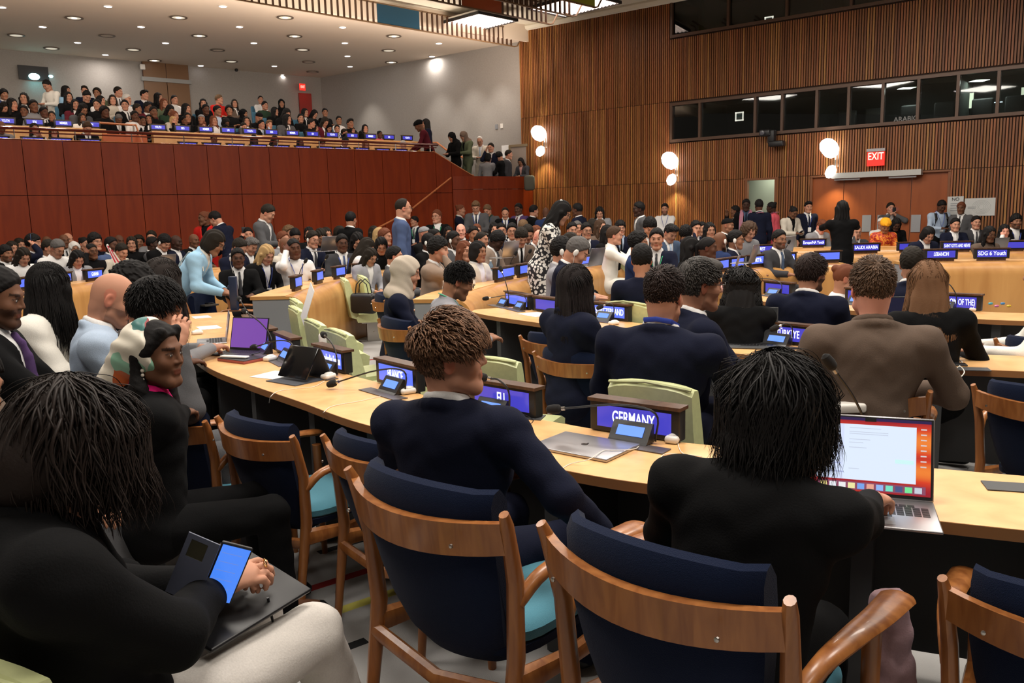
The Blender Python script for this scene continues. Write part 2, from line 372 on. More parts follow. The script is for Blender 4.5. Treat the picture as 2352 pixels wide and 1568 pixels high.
def body_prims(K, det, fingers):
    P = K['P']; T = K['T']; u, r, f = K['u'], K['r'], K['f']; ft = P['fat']
    p = [e_(K['chest'], (.150 * P['w'], .100 * ft, .185), T), e_(K['hip'] + u * .15, (.130 * ft, .098 * ft, .15), T, .04), e_(K['hip'] + u * .02, (.150 * ft, .11 * ft, .11), T, .04)]
    for i, s in enumerate((-1, 1)):
        a, e, w = K['arm'][i]; p += [c_(K['nb'] - u * .045 + s * r * .03, a, .040, .040, .04), c_(a, e, .045, .037, .03), c_(e, w, .038, .026, .02)]
        h, kn, an = K['leg'][i]; p += [c_(h, kn, .085 * ft, .056, .03), c_(kn, an, .056, .036, .02), c_(an, an + np.array([0, .14, -.05]), .034, .030, .02)]
        d = P['ldir' if s < 0 else 'rdir']; fd = unit(w - e)
        dd, nn = (unit(d[0]), d[1]) if d else (unit(fd + np.array([0, .25, 0])), (0, 0.1, 1))
        K.setdefault('hand', {})[s] = (w, dd, unit(nn))
        p += hand_prims(w, dd, nn, s, P['curl'], fingers)
    p += [c_(K['nb'] - u * .03, K['nt'] + K['HR'] @ np.array([0, -.01, .03]), .058, .053, .03)] + head_prims(K['hc'], K['HR'], det)
    return p
def face_tint(V, c, R, lips=(.86, .52, .50), beard=0., brow=.22, eyes=True):
    q = (V - c) @ R; x, y, z = q.T; t = np.ones((len(V), 3))
    def put(m, col): t[m] = t[m] * (1 - .9) + np.array(col) * .9
    fr = y > .05
    t[fr & (np.abs(z + .058) < .010) & (np.abs(x) < .022)] *= lips
    t[fr & (np.abs(x) > .016) & (np.abs(x) < .052) & (np.abs(z - .036 + (np.abs(x) - .033) ** 2 * 6) < .0055)] *= brow
    if eyes:
        e = ((np.abs(x) - .032) / .0145) ** 2 + ((z - .011) / .0075) ** 2 < 1; put(fr & e, (.80, .85, .9)); put(fr & e & (np.abs(np.abs(x) - .032) < .0062), (.03, .02, .015)); 
        e2 = (((np.abs(x) - .032) / .017) ** 2 + ((z - .013) / .010) ** 2 < 1) & ~e & (z > .011); t[fr & e2] *= .35
    if beard > 0:
        b = (z < -.028 - .25 * np.abs(x) * 0) & (y > -.005) & (z > -.135) & ~((np.abs(x) < .03) & (np.abs(z + .058) < .010)); b &= ~((np.abs(x) < .04) & (z > -.038))
        t[b] *= (1 - beard)
    d = np.linalg.norm(q, axis=1); 
    t[(np.abs(x) > .074) & (d < .12)] *= (1.12, .85, .85)
    return t
# ---------------------------------------------------------------- clothes
def garment(K, inf, sleeves=1., hem=-.12, sl_r=1., leg=False, shw=1.):
    P = K['P']; T = K['T']; u, r, f = K['u'], K['r'], K['f']; ft = P['fat']
    p = [e_(K['chest'] + u * .0, (.158 * P['w'] + inf, .104 * ft + inf, .190 + inf), T), e_(K['hip'] + u * .15, (.140 * ft + inf, .104 * ft + inf, .17), T, .05), e_(K['hip'] + u * (.03 + hem * .4), (.158 * ft + inf, .116 * ft + inf, .10 - hem * .5), T, .05)]
    p.append(e_(K['chest'] + u * .085 - f * .012, (.172 * P['w'] + inf * .6, .080 * ft + inf, .085), T, .06))
    for i, s in enumerate((-1, 1)):
        a, e, w = K['arm'][i]; a2 = a + r * s * .012 * shw
        p += [c_(K['nb'] - u * .075, K['nb'] - u * .022, .066 + inf * .5, .056 + inf * .5, .03), c_(K['nb'] - u * .042 + s * r * .035, a2, .048 + inf * .7, .040 + inf * .8, .05), e_(a2 - u * .01, (.042 + inf, .046 + inf, .048 + inf), T, .05)]
        if sleeves > 0:
            e2 = a + (e - a) * min(1, sleeves * 2); p.append(c_(a2, e2, .046 + inf * sl_r, .041 + inf * sl_r, .05))
        if sleeves > .5: w2 = e + (w - e) * min(1, (sleeves - .5) * 2); p.append(c_(e, w2, .042 + inf * sl_r, .030 + inf * .7 * sl_r, .025))
    return p
def cut_v(K, depth, half, z0=.40, inner=.012):
    T = K['T']; h = K['hip']; top = .53; bot = top - depth
    def fn(x, y, z):
        q = [(x - h[0]) * T[0, i] + (y - h[1]) * T[1, i] + (z - h[2]) * T[2, i] for i in range(3)]
        w = inner + (half - inner) * np.clip((q[2] - bot) / (top - bot), 0, 1.2); w = np.where(q[2] < bot, (q[2] - bot) * .6 + inner, w)
        return np.maximum(np.abs(q[0]) - w, .03 - q[1])
    return fn_(fn, h + (-.3, -.3, .02), h + (.3, .5, .75), .006, -1)
def neck_hole(K, r=.062, drop=.0):
    u = K['u']; d = unit(K['nt'] - K['nb']); return c_(K['nb'] + d * (.012 - drop), K['nb'] + d * .16, r, r + .02, .006, -1)
def wrinkle(a=.004, s=38., sd=0):
    return lambda x, y, z: (a * np.sin(s * x + 2.3 * np.sin(s * .5 * z + sd)) * np.sin(s * .8 * z + 1.7 * np.sin(s * .45 * y + sd) + sd) + a * .5 * np.sin(s * 1.9 * z + s * y + 2 * np.sin(s * x))).astype(np.float32)
def collar_prims(K, r=.066, th=.009, up=.012, h=.03, front=.5, tilt=.35):
    u, rr, f = K['u'], K['r'], K['f']; d = unit(K['nt'] - K['nb']); c = K['nb'] + d * up; out = []; n = 11; pr = None
    for i in range(n):
        a = -math.pi / 2 + (i / (n - 1) - .5) * 2 * math.pi * (1 - front * .25)
        dr = rr * math.cos(a) + f * math.sin(a); fr = (1 + math.sin(a)) / 2
        q = c + dr * (r + .006 * fr) - d * fr * tilt * .09; 
        if pr is not None: out += [c_(pr, q, th, k=.004), c_(pr + d * h, q + d * h * (1 - fr * .4), th * .8, k=h * .8)]
        pr = q
    return out
# ---------------------------------------------------------------- hair, in head coordinates (face towards +y, origin between the ears)
def hair_prims(style):
    I = None
    zc = ([-.12, -.05, -.02, .01, .045, .075, .12], [-.075, -.065, -.02, .018, .05, .088, .10])
    if style == 'recede': zc = ([-.12, -.05, -.02, .01, .03, .045, .12], [-.075, -.065, -.02, .018, .10, .20, .25])
    if style == 'low': zc = ([-.12, -.05, -.02, .01, .045, .07, .12], [-.085, -.085, -.03, .0, .03, .055, .07])
    def cut(x, y, z): return (z - np.interp(y, *zc).astype(np.float32)) * .75 + x * 0
    ear = [e_((s * .085, -.008, -.008), (.02, .024, .034), I, .006, -1) for s in (-1, 1)]
    lo, hi = (-.3, -.3, -.2), (.3, .3, .3)
    if style in ('short', 'recede', 'low', 'crop'):
        t = {'short': .012, 'recede': .006, 'low': .018, 'crop': .004}[style]
        return [e_((0, -.016, .038), (.0775 + t, .1 + t, .094 + t * 1.4), I), fn_(cut, lo, hi, .022, -1)] + ([] if style == 'low' else ear)
    if style == 'quiff': return [e_((0, -.014, .032), (.088, .109, .108), I), e_((0, .040, .100), (.070, .062, .042), I, .03), fn_(cut, lo, hi, .020, -1)] + ear
    if style == 'afro': return [e_((0, -.02, .045), (.108, .122, .115), I), fn_(cut, lo, hi, .006, -1)]
    if style == 'bigcurl': return [e_((0, -.03, .02), (.125, .125, .125), I), e_((0, -.05, -.10), (.13, .085, .10), I, .04), fn_(lambda x, y, z: np.maximum(np.abs(x) - .068 - .2 * np.maximum(-z, 0), np.maximum(.035 - y, z - .075)), lo, hi, .01, -1)]
    if style == 'bald': return []
    if style == 'tuck': return [e_((0, -.014, .032), (.086, .107, .106), I), fn_(cut, lo, hi, .004, -1)] + [c_((s * .076, -.035, .0), (s * .088, -.02, -.12), .022, .030, .03) for s in (-1, 1)] + [c_((s * .088, -.02, -.12), (s * .085, .05, -.34), .030, .022, .03) for s in (-1, 1)] + [c_((s * .05, .055, .10), (s * .078, .01, .02), .018, .02, .02) for s in (-1, 1)]
    if style == '_b': return [e_((0, -.02, .01), (.0795, .0955, .085), I), fn_(lambda x, y, z: np.maximum(-(y + 0) * 0 + (z - (.055 - .0 * y)), -10 + 0 * x), lo, hi, .004, 1) if False else fn_(cut, lo, hi, .004, -1), fn_(lambda x, y, z: .058 - z + x * 0 + y * 0, lo, hi, .01, -1)] + ear
    face = fn_(lambda x, y, z: np.maximum(np.maximum(np.abs(x) - .058, .028 - y), z - (.078 - 8 * x * x)), lo, (.3, .3, .2), .012, -1)
    if style in ('long', 'longflat'):
        p = [e_((0, -.016, .032), (.090, .110, .108), I), e_((0, -.05, -.06), (.088, .065, .12), I, .04), e_((0, -.07, -.20), (.105, .045, .16), I, .05)]
        p += [c_((s * .078, .0, .0), (s * .092, .02, -.20), .026, .030, .04) for s in (-1, 1)]; return p + [face]
    if style == 'bob': return [e_((0, -.016, .032), (.094, .112, .110), I), e_((0, -.035, -.05), (.102, .085, .085), I, .04), face]
    if style in ('bun', 'pony'):
        p = [e_((0, -.014, .032), (.085, .106, .103), I), fn_(cut, lo, hi, .004, -1)] + ear
        return p + ([e_((0, -.10, .085), (.04, .038, .036), I, .01)] if style == 'bun' else [e_((0, -.115, .03), (.028, .03, .03), I, .01), c_((0, -.135, .02), (0, -.13, -.18), .026, .014, .01)])
    if style == 'hijab':
        return [e_((0, -.02, .03), (.096, .120, .113), I), e_((0, -.01, -.08), (.088, .095, .08), I, .05), e_((0, -.03, -.17), (.15, .12, .07), I, .06),
                fn_(lambda x, y, z: np.maximum(np.sqrt(x * x / .0036 + (z + .012) ** 2 / .0070) - 1, (.035 - y) * 20) * .05, lo, (.3, .3, .2), .01, -1)]
    if style == 'turban': return [e_((0, -.02, .062), (.098, .122, .088), I), e_((0, -.06, .06), (.085, .085, .075), I, .03), fn_(lambda x, y, z: (z - (.03 + .35 * y)) + x * 0, lo, hi, .006, -1)]
    if style == 'cap': return [e_((0, -.014, .05), (.087, .108, .085), I), fn_(lambda x, y, z: (z - (.045 + .3 * y)) + x * 0, lo, hi, .006, -1)]
    return []
HAIRC = {}
def hair_mesh(style, v=.007, sd=0):
    key = (style, v, sd)
    if key not in HAIRC:
        A = .0012 if sd == 99 else {'afro': .007, 'bigcurl': .010, 'hijab': .004, 'turban': .004, 'long': .006, 'bob': .005, 'quiff': .006, 'low': .005, 'short': .0025}.get(style, .0015); fr = {'hijab': 40, 'turban': 60, 'bigcurl': 95}.get(style, 150)
        strand = style in ('long', 'bob', 'bun', 'pony')
        fn = (lambda x, y, z: (A * np.sin(fr * x + 40 * y + sd + 2 * np.sin(18 * z)) + z * 0).astype(np.float32)) if strand else wrinkle(A, fr, sd)
        V, Q = sdf_mesh(hair_prims(style), v, disp=fn); HAIRC[key] = np_mesh('hair', V, Q, M_HAIR if style not in ('hijab', 'turban', 'cap') else M_CLOTH)
    return HAIRC[key]
def locks(n, root, comb, L, r0, curl=.0, freq=60., grav=.0, seg=9, avoid=None, seed=1, spread=.15, bright=.5, flat=.6, part=None, lift=.004):
    """strand bundles: root(k)->points on the scalp, comb(p)->direction; returns mesh of tapered ribbons"""
    g = np.random.default_rng(seed); p, nrm = root(g, n); n = len(p); d = comb(p, nrm); d = d + g.normal(0, spread, d.shape); d /= np.linalg.norm(d, axis=1)[:, None]
    L = L(p, g) if callable(L) else np.full(n, L) * g.uniform(.75, 1.15, n); st = (L / seg)[:, None]; ph = g.uniform(0, 6.28, (n, 3)); path = [p + nrm * lift * .2]
    for i in range(seg):
        w = np.stack([np.sin(freq * path[-1][:, (k + 1) % 3] + ph[:, k] + i * curl * 3) for k in range(3)], 1)
        d = d + w * curl + np.array([0, 0, -grav]); 
        tn = comb(path[-1], path[-1] / np.linalg.norm(path[-1], axis=1)[:, None]); d = d * .75 + tn * .25 * (1 - curl * .4)
        d /= np.linalg.norm(d, axis=1)[:, None]; q = path[-1] + d * st
        if avoid is not None: q = avoid(q)
        path.append(q)
    path = np.stack(path, 1); m = seg + 1; tg = np.gradient(path, axis=1); tg /= np.linalg.norm(tg, axis=2)[..., None] + 1e-9
    o = path - np.array([0, -.015, .0]); a = np.cross(tg, o); a /= np.linalg.norm(a, axis=2)[..., None] + 1e-9; b = np.cross(a, tg)
    t = np.linspace(0, 1, m); rr = r0 * np.sqrt(np.clip(1.02 - t ** 2.2, 0.02, 1)); rr = rr[None, :, None] * g.uniform(.7, 1.3, (n, 1, 1))
    V = np.stack([path + a * rr, path + b * rr * flat, path - a * rr, path - b * rr * flat], 2).reshape(-1, 3)
    i = np.arange(n)[:, None, None] * m * 4; j = np.arange(seg)[None, :, None] * 4; k = np.arange(4)[None, None, :]; k2 = (k + 1) % 4
    Q = np.stack(np.broadcast_arrays(i + j + k, i + j + k2, i + j + 4 + k2, i + j + 4 + k), -1).reshape(-1, 4)
    c = g.uniform(1 - bright, 1 + bright, n)[:, None, None] * (.9 + .2 * t[None, :, None]); tint = np.repeat(np.broadcast_to(c, (n, m, 3)), 4, axis=1).reshape(-1, 3)
    return V, Q, np.clip(tint, .1, 3)
SC = np.array([0, -.014, .034]); SR = np.array([.083, .104, .102])
def scalp(zc, xr=1., ymin=-1.):
    def root(g, n):
        v = g.normal(0, 1, (n * 3, 3)); v /= np.linalg.norm(v, axis=1)[:, None]; p = SC + v * SR * xr; ok = (p[:, 2] > np.interp(p[:, 1], *zc)) & (p[:, 1] > ymin); ok &= ~((np.abs(p[:, 0]) > .07) & (np.abs(p[:, 1] + .008) < .026) & (p[:, 2] < .022))
        p = p[ok][:n]; nn = (p - SC) / SR ** 2; return p, nn / np.linalg.norm(nn, axis=1)[:, None]
    return root
HZC = ([-.12, -.05, -.02, .01, .045, .075, .12], [-.075, -.065, -.02, .018, .05, .088, .10])
def comb_dir(v, up=.0):
    v = np.array(v, float)
    def f(p, n):
        d = np.broadcast_to(v, p.shape) + n * up; q = d - n * (np.sum(d * n, 1))[:, None] * (1 - up); return q / (np.linalg.norm(q, axis=1)[:, None] + 1e-9)
    return f
def keep_out(extra=(), gv=None, R=.115, grow=.1):
    def f(q):
        if gv is not None:
            o = q - SC; al = o @ gv; pe = o - al[:, None] * gv; n_ = np.linalg.norm(pe, axis=1); no = np.linalg.norm(o, axis=1) + 1e-9
            m_ = R + grow * np.maximum(al - .08, 0); w_ = np.where(n_ > m_, m_ / (n_ + 1e-9), 1.)[:, None]; lowq = SC + al[:, None] * gv + pe * w_
            q = np.where((al < 0)[:, None], SC + o * np.minimum(1, R * 1.06 / no)[:, None], lowq)
        for c, r in ((SC, SR * .985),) + tuple(extra):
            k = np.linalg.norm((q - c) / r, axis=1); m = k < 1; q[m] = c + (q[m] - c) / k[m][:, None]
        return q
    return f
# ---------------------------------------------------------------- people
SKIN = dict(a=(.52, .255, .165), b=(.42, .205, .13), c=(.29, .135, .078), d=(.15, .066, .036), e=(.10, .042, .024), f=(.045, .020, .013), r=(.70, .33, .24))
HC = dict(k=(.0055, .0045, .0045), b=(.014, .010, .0065), n=(.055, .029, .016), l=(.13, .075, .038), y=(.42, .27, .12), g=(.10, .092, .088), w=(.55, .52, .48), r=(.13, .04, .018))
CC = dict(k=(.0045, .0045, .005), n=(.0085, .0105, .025), N=(.02, .035, .10), b=(.07, .10, .20), g=(.085, .085, .09), G=(.22, .22, .23), w=(.72, .71, .70), W=(.80, .77, .70), B=(.50, .43, .35), t=(.28, .21, .165), T=(.12, .085, .065), e=(.55, .50, .42), r=(.55, .02, .015), p=(.75, .12, .16), m=(.75, .015, .19), o=(.75, .10, .02),
          s=(.33, .55, .74), c=(.40, .49, .62), a=(.10, .12, .07), u=(.10, .012, .02), P=(.09, .05, .14), j=(.06, .09, .15), q=(.30, .30, .33), l=(.62, .58, .54), i=(.62, .34, .30), h=(.045, .045, .05), v=(.025, .05, .03))
POSES = dict(
    S0=dict(), S1=dict(hp=34, lean=10, hl=(-.07, .30, .66), hrd=(.07, .30, .66)), S2=dict(hp=8, hrd=(.045, .20, 1.13), er=(.3, .6, -1), hl=(-.10, .34, .73), lean=8),
    S3=dict(hrd=(.13, .13, 1.17), er=(.45, .6, -1), hl=(-.12, .36, .74), hr=6), S4=dict(hl=(-.06, .20, .80), hrd=(.06, .20, .80), lean=-6, hp=0, hy=30), S5=dict(hy=-35, hl=(-.1, .3, .72), hrd=(.1, .3, .72)),
    S6=dict(lean=22, hp=28, hl=(-.15, .40, .74), hrd=(.15, .40, .74)),
    T0=dict(sit=False, hz=.93, lean=1, hl=(-.24, .04, .86), hrd=(.24, .04, .86), el=(-.4, -1, 0), er=(.4, -1, 0), hp=6), T1=dict(sit=False, hz=.93, lean=4, hp=30, hl=(-.06, .30, 1.12), hrd=(.06, .30, 1.12)),
    T2=dict(sit=False, hz=.93, lean=0, hl=(.10, .17, 1.14), hrd=(-.10, .19, 1.12), el=(-1, .1, -.4), er=(1, .1, -.4)), T3=dict(sit=False, hz=.93, lean=0, hl=(-.22, .06, .86), hrd=(.08, .22, 1.51), er=(.4, .5, -1), el=(-.4, -1, 0)),
    T4=dict(sit=False, hz=.90, lean=42, hp=58, hl=(-.2, .55, .95), hrd=(.16, .60, .98)), T5=dict(sit=False, hz=.93, lean=0, hy=38, hl=(-.12, .24, 1.05), hrd=(.12, .24, 1.05)), T6=dict(sit=False, hz=.93, hp=0, hl=(-.06, .22, 1.46), hrd=(.06, .22, 1.46), er=(1, 0, -.7), el=(-1, 0, -.7)))
PROTO = {}
def cloth_set(K, v, kind, fine=None, wr=.0022, sd=0, long=False):
    """kind: s suit, t closed top, d dress, x shirt only; returns (name, mesh, colour slot)"""
    P = K['P']; out = []; w = wrinkle(wr, 34, sd); ws = wrinkle(wr * .5, 30, sd + 1)
    def add(nm, pr, slot, vv=v, d=w, m=M_CLOTH, **k):
        V, Q = sdf_mesh(pr, vv, disp=d, **k); out.append((nm, np_mesh(nm, V, Q, m), slot))
    nk = neck_hole(K)
    wristcut = []
    for i, s in enumerate((-1, 1)):
        a, e, wv = K['arm'][i]; d = unit(wv - e); wristcut.append(c_(wv + d * (.05 if kind != 's' else .042), wv + d * .16, .05, .07, .006, -1))
    if kind == 's':
        add('jacket', garment(K, .018, 1, -.16 if not P['sit'] else -.10) + collar_prims(K, .074, .0085, .000, .040, .9, .6) + [cut_v(K, P.get('vd', .30), .062)] + wristcut, 0)
        add('shirt', garment(K, .006, 0, -.02) + collar_prims(K, .061, .006, .014, .046, .35), 1, d=ws)
        T = K['T']; b = K['nb'] + K['f'] * .062 - K['u'] * .03
        if P.get('tie', True):
            pts = [(.0, .086, .50), (0, .110, .46), (0, .124, .40), (0, .126, .30), (0, .122, .22)]; pts = [K['hip'] + T @ np.array(q) + K['f'] * .006 for q in pts]
            add('tie', [c_(pts[0], pts[0] - K['u'] * .02, .014, k=.01)] + [c_(pts[i], pts[i + 1], .010 + .004 * i, .014 + .004 * i, k=.01) for i in range(4)] + [], 2, d=ws)
    elif kind in ('t', 'd'):
        add('dress' if kind == 'd' else 'top', garment(K, .012, P.get('slv', 1), -.08, .7) + collar_prims(K, .061, .007, -.004, .024, .2) + wristcut, 0)
    elif kind == 'x': add('shirt', garment(K, .010, P.get('slv', 1), -.06, .8) + collar_prims(K, .061, .007, .006, .034, .35) + wristcut, 0)
    lp = [e_(K['hip'] - K['u'] * .01, (.168, .125, .125), K['T'], .05)]
    for i in range(2):
        h, kn, an = K['leg'][i]; k2 = kn if not (kind == 'd') else kn
        lp += [c_(h, kn, .095, .072, .03), c_(kn, an + np.array([0, 0, -.02]) if kind != 'd' else kn + (an - kn) * .3, .070, .062 if kind != 'd' else .08, .02)]
    if kind == 'd' and not P['sit']: lp += [c_(K['hip'], (K['leg'][0][2] + K['leg'][1][2]) / 2 + np.array([0, 0, .3]), .14, .17, .05)]
    add('skirt' if kind == 'd' else 'trousers', lp, 3, vv=max(v * 1.5, .014))
    return out
def shoes(K, v=.018):
    o = []
    for i in range(2):
        an = K['leg'][i][2]; V, Q = sdf_mesh([c_(an + np.array([0, -.02, -.045]), an + np.array([0, .16, -.06]), .044, .036), c_(an, an + np.array([0, .05, -.04]), .042, .04), fn_(lambda x, y, z: z - an[2] + .09 + x * 0 + y * 0, an - .3, an + .3, .004, -1)], v)
        o.append(('shoe', np_mesh('shoe', V, Q, M_PLAIN), 4))
    return o
def get_proto(pose, kind, v, extra=None, key=None, fingers=False, sh=False):
    k = (pose, kind, v, key)
    if k in PROTO: return PROTO[k]
    K = skel({**POSES[pose], **(extra or {})}); vb = v * 1.5 if not fingers else v; V, Q = sdf_mesh(body_prims(K, True, fingers), vb, fine=(K['hc'] - .125, K['hc'] + .125, v * .75 if not fingers else v * .5))
    me = np_mesh('body', V, Q, M_SKIN, face_tint(V, K['hc'], K['HR'], beard=(extra or {}).get('beard', 0)))
    PROTO[k] = (K, me, cloth_set(K, v * (1 if fingers else 1.3), kind) + shoes(K)); return PROTO[k]
GL = {}
def glasses_mesh(v=1):
    if 'g' not in GL:
        m = MB()
        for s in (-1, 1):
            m.tube([(s * .033 + .021 * math.cos(a), .112 - .006 * abs(math.cos(a)), .012 + .016 * math.sin(a)) for a in np.linspace(0, 6.283, 17)], .0016, 5, cap=False)
            m.tube([(s * .054, .106, .018), (s * .076, .075, .018), (s * .083, .0, .012), (s * .082, -.02, -.005)], .0018, 5)
        m.tube([(-.012, .112, .016), (0, .116, .019), (.012, .112, .016)], .0016, 5)
        GL['g'] = m.mesh('glasses', M_BLK)
    return GL['g']
def ear_mesh():
    if 'e' not in GL:
        m = MB(); m.ball((.094, -.004, 0), (.013, .022, .034), 12); m.tube([(.098, 0, -.03), (.09, .03, -.10), (.07, .05, -.2)], .002, 5); GL['e'] = m.mesh('earpiece', M_WHITE)
        m = MB(); m.ball((-.094, -.004, 0), (.013, .022, .034), 12); GL['e2'] = m.mesh('earpiece', M_WHITE)
    return GL['e'], GL['e2']
def lanyard(K, parent, col, badge=True):
    m = MB(); T = K['T']; h = K['hip']; g = lambda x, y, z: h + T @ np.array([x, y, z])
    m.tube([g(-.065, -.04, .545), g(-.078, .03, .53), g(-.07, .10, .47), g(-.04, .142, .36), g(0, .150, .22)], .006, 6, flat=.4)
    m.tube([g(.065, -.04, .545), g(.078, .03, .53), g(.07, .10, .47), g(.04, .142, .36), g(0, .150, .22)], .006, 6, flat=.4)
    m.tube([g(-.065, -.04, .545), g(-.04, -.075, .553), g(0, -.085, .556), g(.04, -.075, .553), g(.065, -.04, .545)], .007, 6, flat=.5)
    o = m.build('lanyard', M_PLAIN, parent, color=col)
    if badge: MB().rbox(tuple(g(0, .158, .17)), (.075, .004, .10), .004, R=T).build('badge', M_PAPER, o)
def headmat(K):
    M4 = Matrix(K['HR'].tolist()).to_4x4(); M4.translation = Vector(tuple(K['hc'])); return M4
NP = 0
def person(px, py, d, pose, a, skin, hair, cloth, label, v=.011, floor=0., ex='', group=None, key=None, extra=None, smin=.93, smax=1.08, fit=True):
    """px, py: crown of the head in the photograph; a: compass direction faced (0 away, 90 right, 180 towards the camera)"""
    global NP; NP += 1
    kind = cloth[0]; cols = cloth[1:]; K, me, cl = get_proto(pose, kind, v, extra, key)
    rz = -math.radians(a); top = K['top']; P = atd(px, py, d)
    s = (P[2] - floor) / top[2]
    if fit and not smin <= s <= smax:
        st = min(max(s, smin), smax); zt = floor + st * top[2]
        if abs(P[2] - H) > .06:
            d2 = d * (H - zt) / (H - P[2]); d2 = min(max(d2, d * .94), d * 1.1); P = atd(px, py, d2)
        s = (P[2] - floor) / top[2]
    s = min(max(s, smin - .06), smax + .06)
    c, n = math.cos(rz), math.sin(rz); loc = (P[0] - s * (c * top[0] - n * top[1]), P[1] - s * (n * top[0] + c * top[1]), P[2] - s * top[2])
    root = empty('person', loc, rz, label, 'person', group, s)
    link('body', me, parent=root, color=SKIN[skin])
    dc = dict(s=['n', 'w', 'h', 'k', 'k'], t=['k', 'k', 'k', 'k', 'k'], d=['k', 'k', 'k', 'k', 'k'], x=['w', 'w', 'w', 'k', 'k'])[kind]
    cc = [cols[i] if i < len(cols) else dc[i] for i in range(5)]
    if len(cols) < 4 and kind == 's': cc[3] = cc[0]
    if kind == 'd': cc[3] = cc[0]
    if 'woman' in label and kind == 's': cc[2] = '-'
    for nm, m, sl in cl:
        if nm == 'tie' and cc[2] == '-': continue
        link(nm, m, parent=root, color=CC[cc[sl]])
    st, hcol = hair[:-1], hair[-1]; hm = headmat(K)
    if st and st != 'bald': link({'hijab': 'headscarf', 'turban': 'headwrap', 'cap': 'cap'}.get(st, 'hair'), hair_mesh(st, .0065 if v < .0098 else .0085 if v < .013 else .011), parent=root, color=(CC if st in ('hijab', 'turban', 'cap') else HC)[hcol], mw=hm)
    if 'g' in ex: link('glasses', glasses_mesh(), parent=root, mw=hm)
    if 'h' in ex: link('earpiece', ear_mesh()[0], parent=root, mw=hm)
    if 'H' in ex: link('earpiece', ear_mesh()[0], parent=root, mw=hm); link('earpiece', ear_mesh()[1], parent=root, mw=hm)
    if 'l' in ex: lanyard(K, root, (.02, .05, .3))
    if 'L' in ex: lanyard(K, root, (.02, .35, .15))
    if 'S' in ex:
        m = MB(); T = K['T']; h = K['hip']; g = lambda x, y, z: h + T @ np.array([x, y, z])
        for sx in (-1, 1): m.tube([g(sx * .07, -.05, .56), g(sx * .09, .05, .53), g(sx * .10, .135, .42), g(sx * .11, .165, .2), g(sx * .12, .17, -.12)], .040, 8, flat=.2, up=(0, 1, 0))
        m.tube([g(-.07, -.05, .56), g(0, -.10, .57), g(.07, -.05, .56)], .035, 8, flat=.3)
        m.build('scarf', mat_stripe(), root)
    root['K'] = 0; del root['K']
    return root, K
def mat_stripe():
    if 'scarf_stripes' in MATS: return MATS['scarf_stripes']
    m = mat('scarf_stripes', (.7, .1, .1), rough=.8); N, L = nt(m); tc = N.new('ShaderNodeTexCoord'); w = N.new('ShaderNodeTexWave'); w.inputs['Scale'].default_value = 16
    mp = N.new('ShaderNodeMapping'); mp.inputs['Rotation'].default_value = (0, 0, .0); L.new(tc.outputs['Object'], mp.inputs[0]); L.new(mp.outputs[0], w.inputs['Vector'])
    cr = N.new('ShaderNodeValToRGB'); e = cr.color_ramp; e.interpolation = 'CONSTANT'; e.elements[0].color = (.55, .01, .05, 1); e.elements[1].position = .35; e.elements[1].color = (.75, .7, .72, 1); q = e.elements.new(.7); q.color = (.02, .02, .12, 1)
    L.new(w.outputs['Fac'], cr.inputs[0]); L.new(cr.outputs[0], N['Principled BSDF'].inputs['Base Color']); return m
# ================================================================ ROOM
PC = np.array([.44, 24.5]); WD = np.array([.793, -.609]); WN = np.array([-.609, -.793])   # right wall: corner, direction towards the viewer, inward normal
def wr(px, py):
    r = ray(px, py); A = np.array([[r[0], -WD[0]], [r[1], -WD[1]]]); t, s = np.linalg.solve(A, PC); return s, H + r[2] * t
def wp(s, z, out=0.): q = PC + WD * s + WN * out; return np.array([q[0], q[1], z])
RW = np.stack([np.append(WD, 0), np.append(-WN, 0), [0, 0, 1]], 1)   # local x along wall, y into wall, z up
RA = np.array([-2.04, 22.0]); RU = np.array([.7730, .6340]); RU /= np.linalg.norm(RU); RN = np.array([-RU[1], RU[0]])  # red wall: point, direction right, away from the viewer
def rt(px):
    r = ray(px, 400); k = r[0] / r[1]; return (k * RA[1] - RA[0]) / (RU[0] - k * RU[1])
def rp(t, z, q=0.): p = RA + RU * t + RN * q; return np.array([p[0], p[1], z])
RR = np.stack([np.append(RU, 0), np.append(RN, 0), [0, 0, 1]], 1)
def struct(o): o['kind'] = 'structure'; return o
# floor: pale patterned carpet
mc = mat('carpet', (.56, .55, .53), rough=.95, kind='carpet', scale=260, bump=.5)
N, L = nt(mc); tc = N.new('ShaderNodeTexCoord')
def band(ang, period, w, offs, dashes, colr, prev):
    mp = N.new('ShaderNodeMapping'); mp.inputs['Rotation'].default_value = (0, 0, math.radians(ang)); mp.inputs['Location'].default_value = (offs[0], offs[1], 0); L.new(tc.outputs['Object'], mp.inputs[0])
    sp = N.new('ShaderNodeSeparateXYZ'); L.new(mp.outputs[0], sp.inputs[0])
    def m(op, a, b=None, c=None):
        q = N.new('ShaderNodeMath'); q.operation = op
        for i, v in enumerate((a, b, c)):
            if v is None: continue
            if hasattr(v, 'links'): L.new(v, q.inputs[i])
            else: q.inputs[i].default_value = v
        return q.outputs[0]
    a = m('LESS_THAN', m('FLOORED_MODULO', sp.outputs[1], period), w)
    row = m('FLOOR', m('DIVIDE', sp.outputs[1], period))
    b = m('LESS_THAN', m('FLOORED_MODULO', m('ADD', sp.outputs[0], m('MULTIPLY', row, 1.37)), dashes[0]), dashes[1])
    mx = N.new('ShaderNodeMix'); mx.data_type = 'RGBA'; L.new(m('MULTIPLY', a, b), mx.inputs[0]); L.new(prev, mx.inputs[6]); mx.inputs[7].default_value = (*colr, 1); return mx.outputs[2]
nz = N.new('ShaderNodeTexNoise'); nz.inputs['Scale'].default_value = 3; L.new(tc.outputs['Object'], nz.inputs['Vector'])
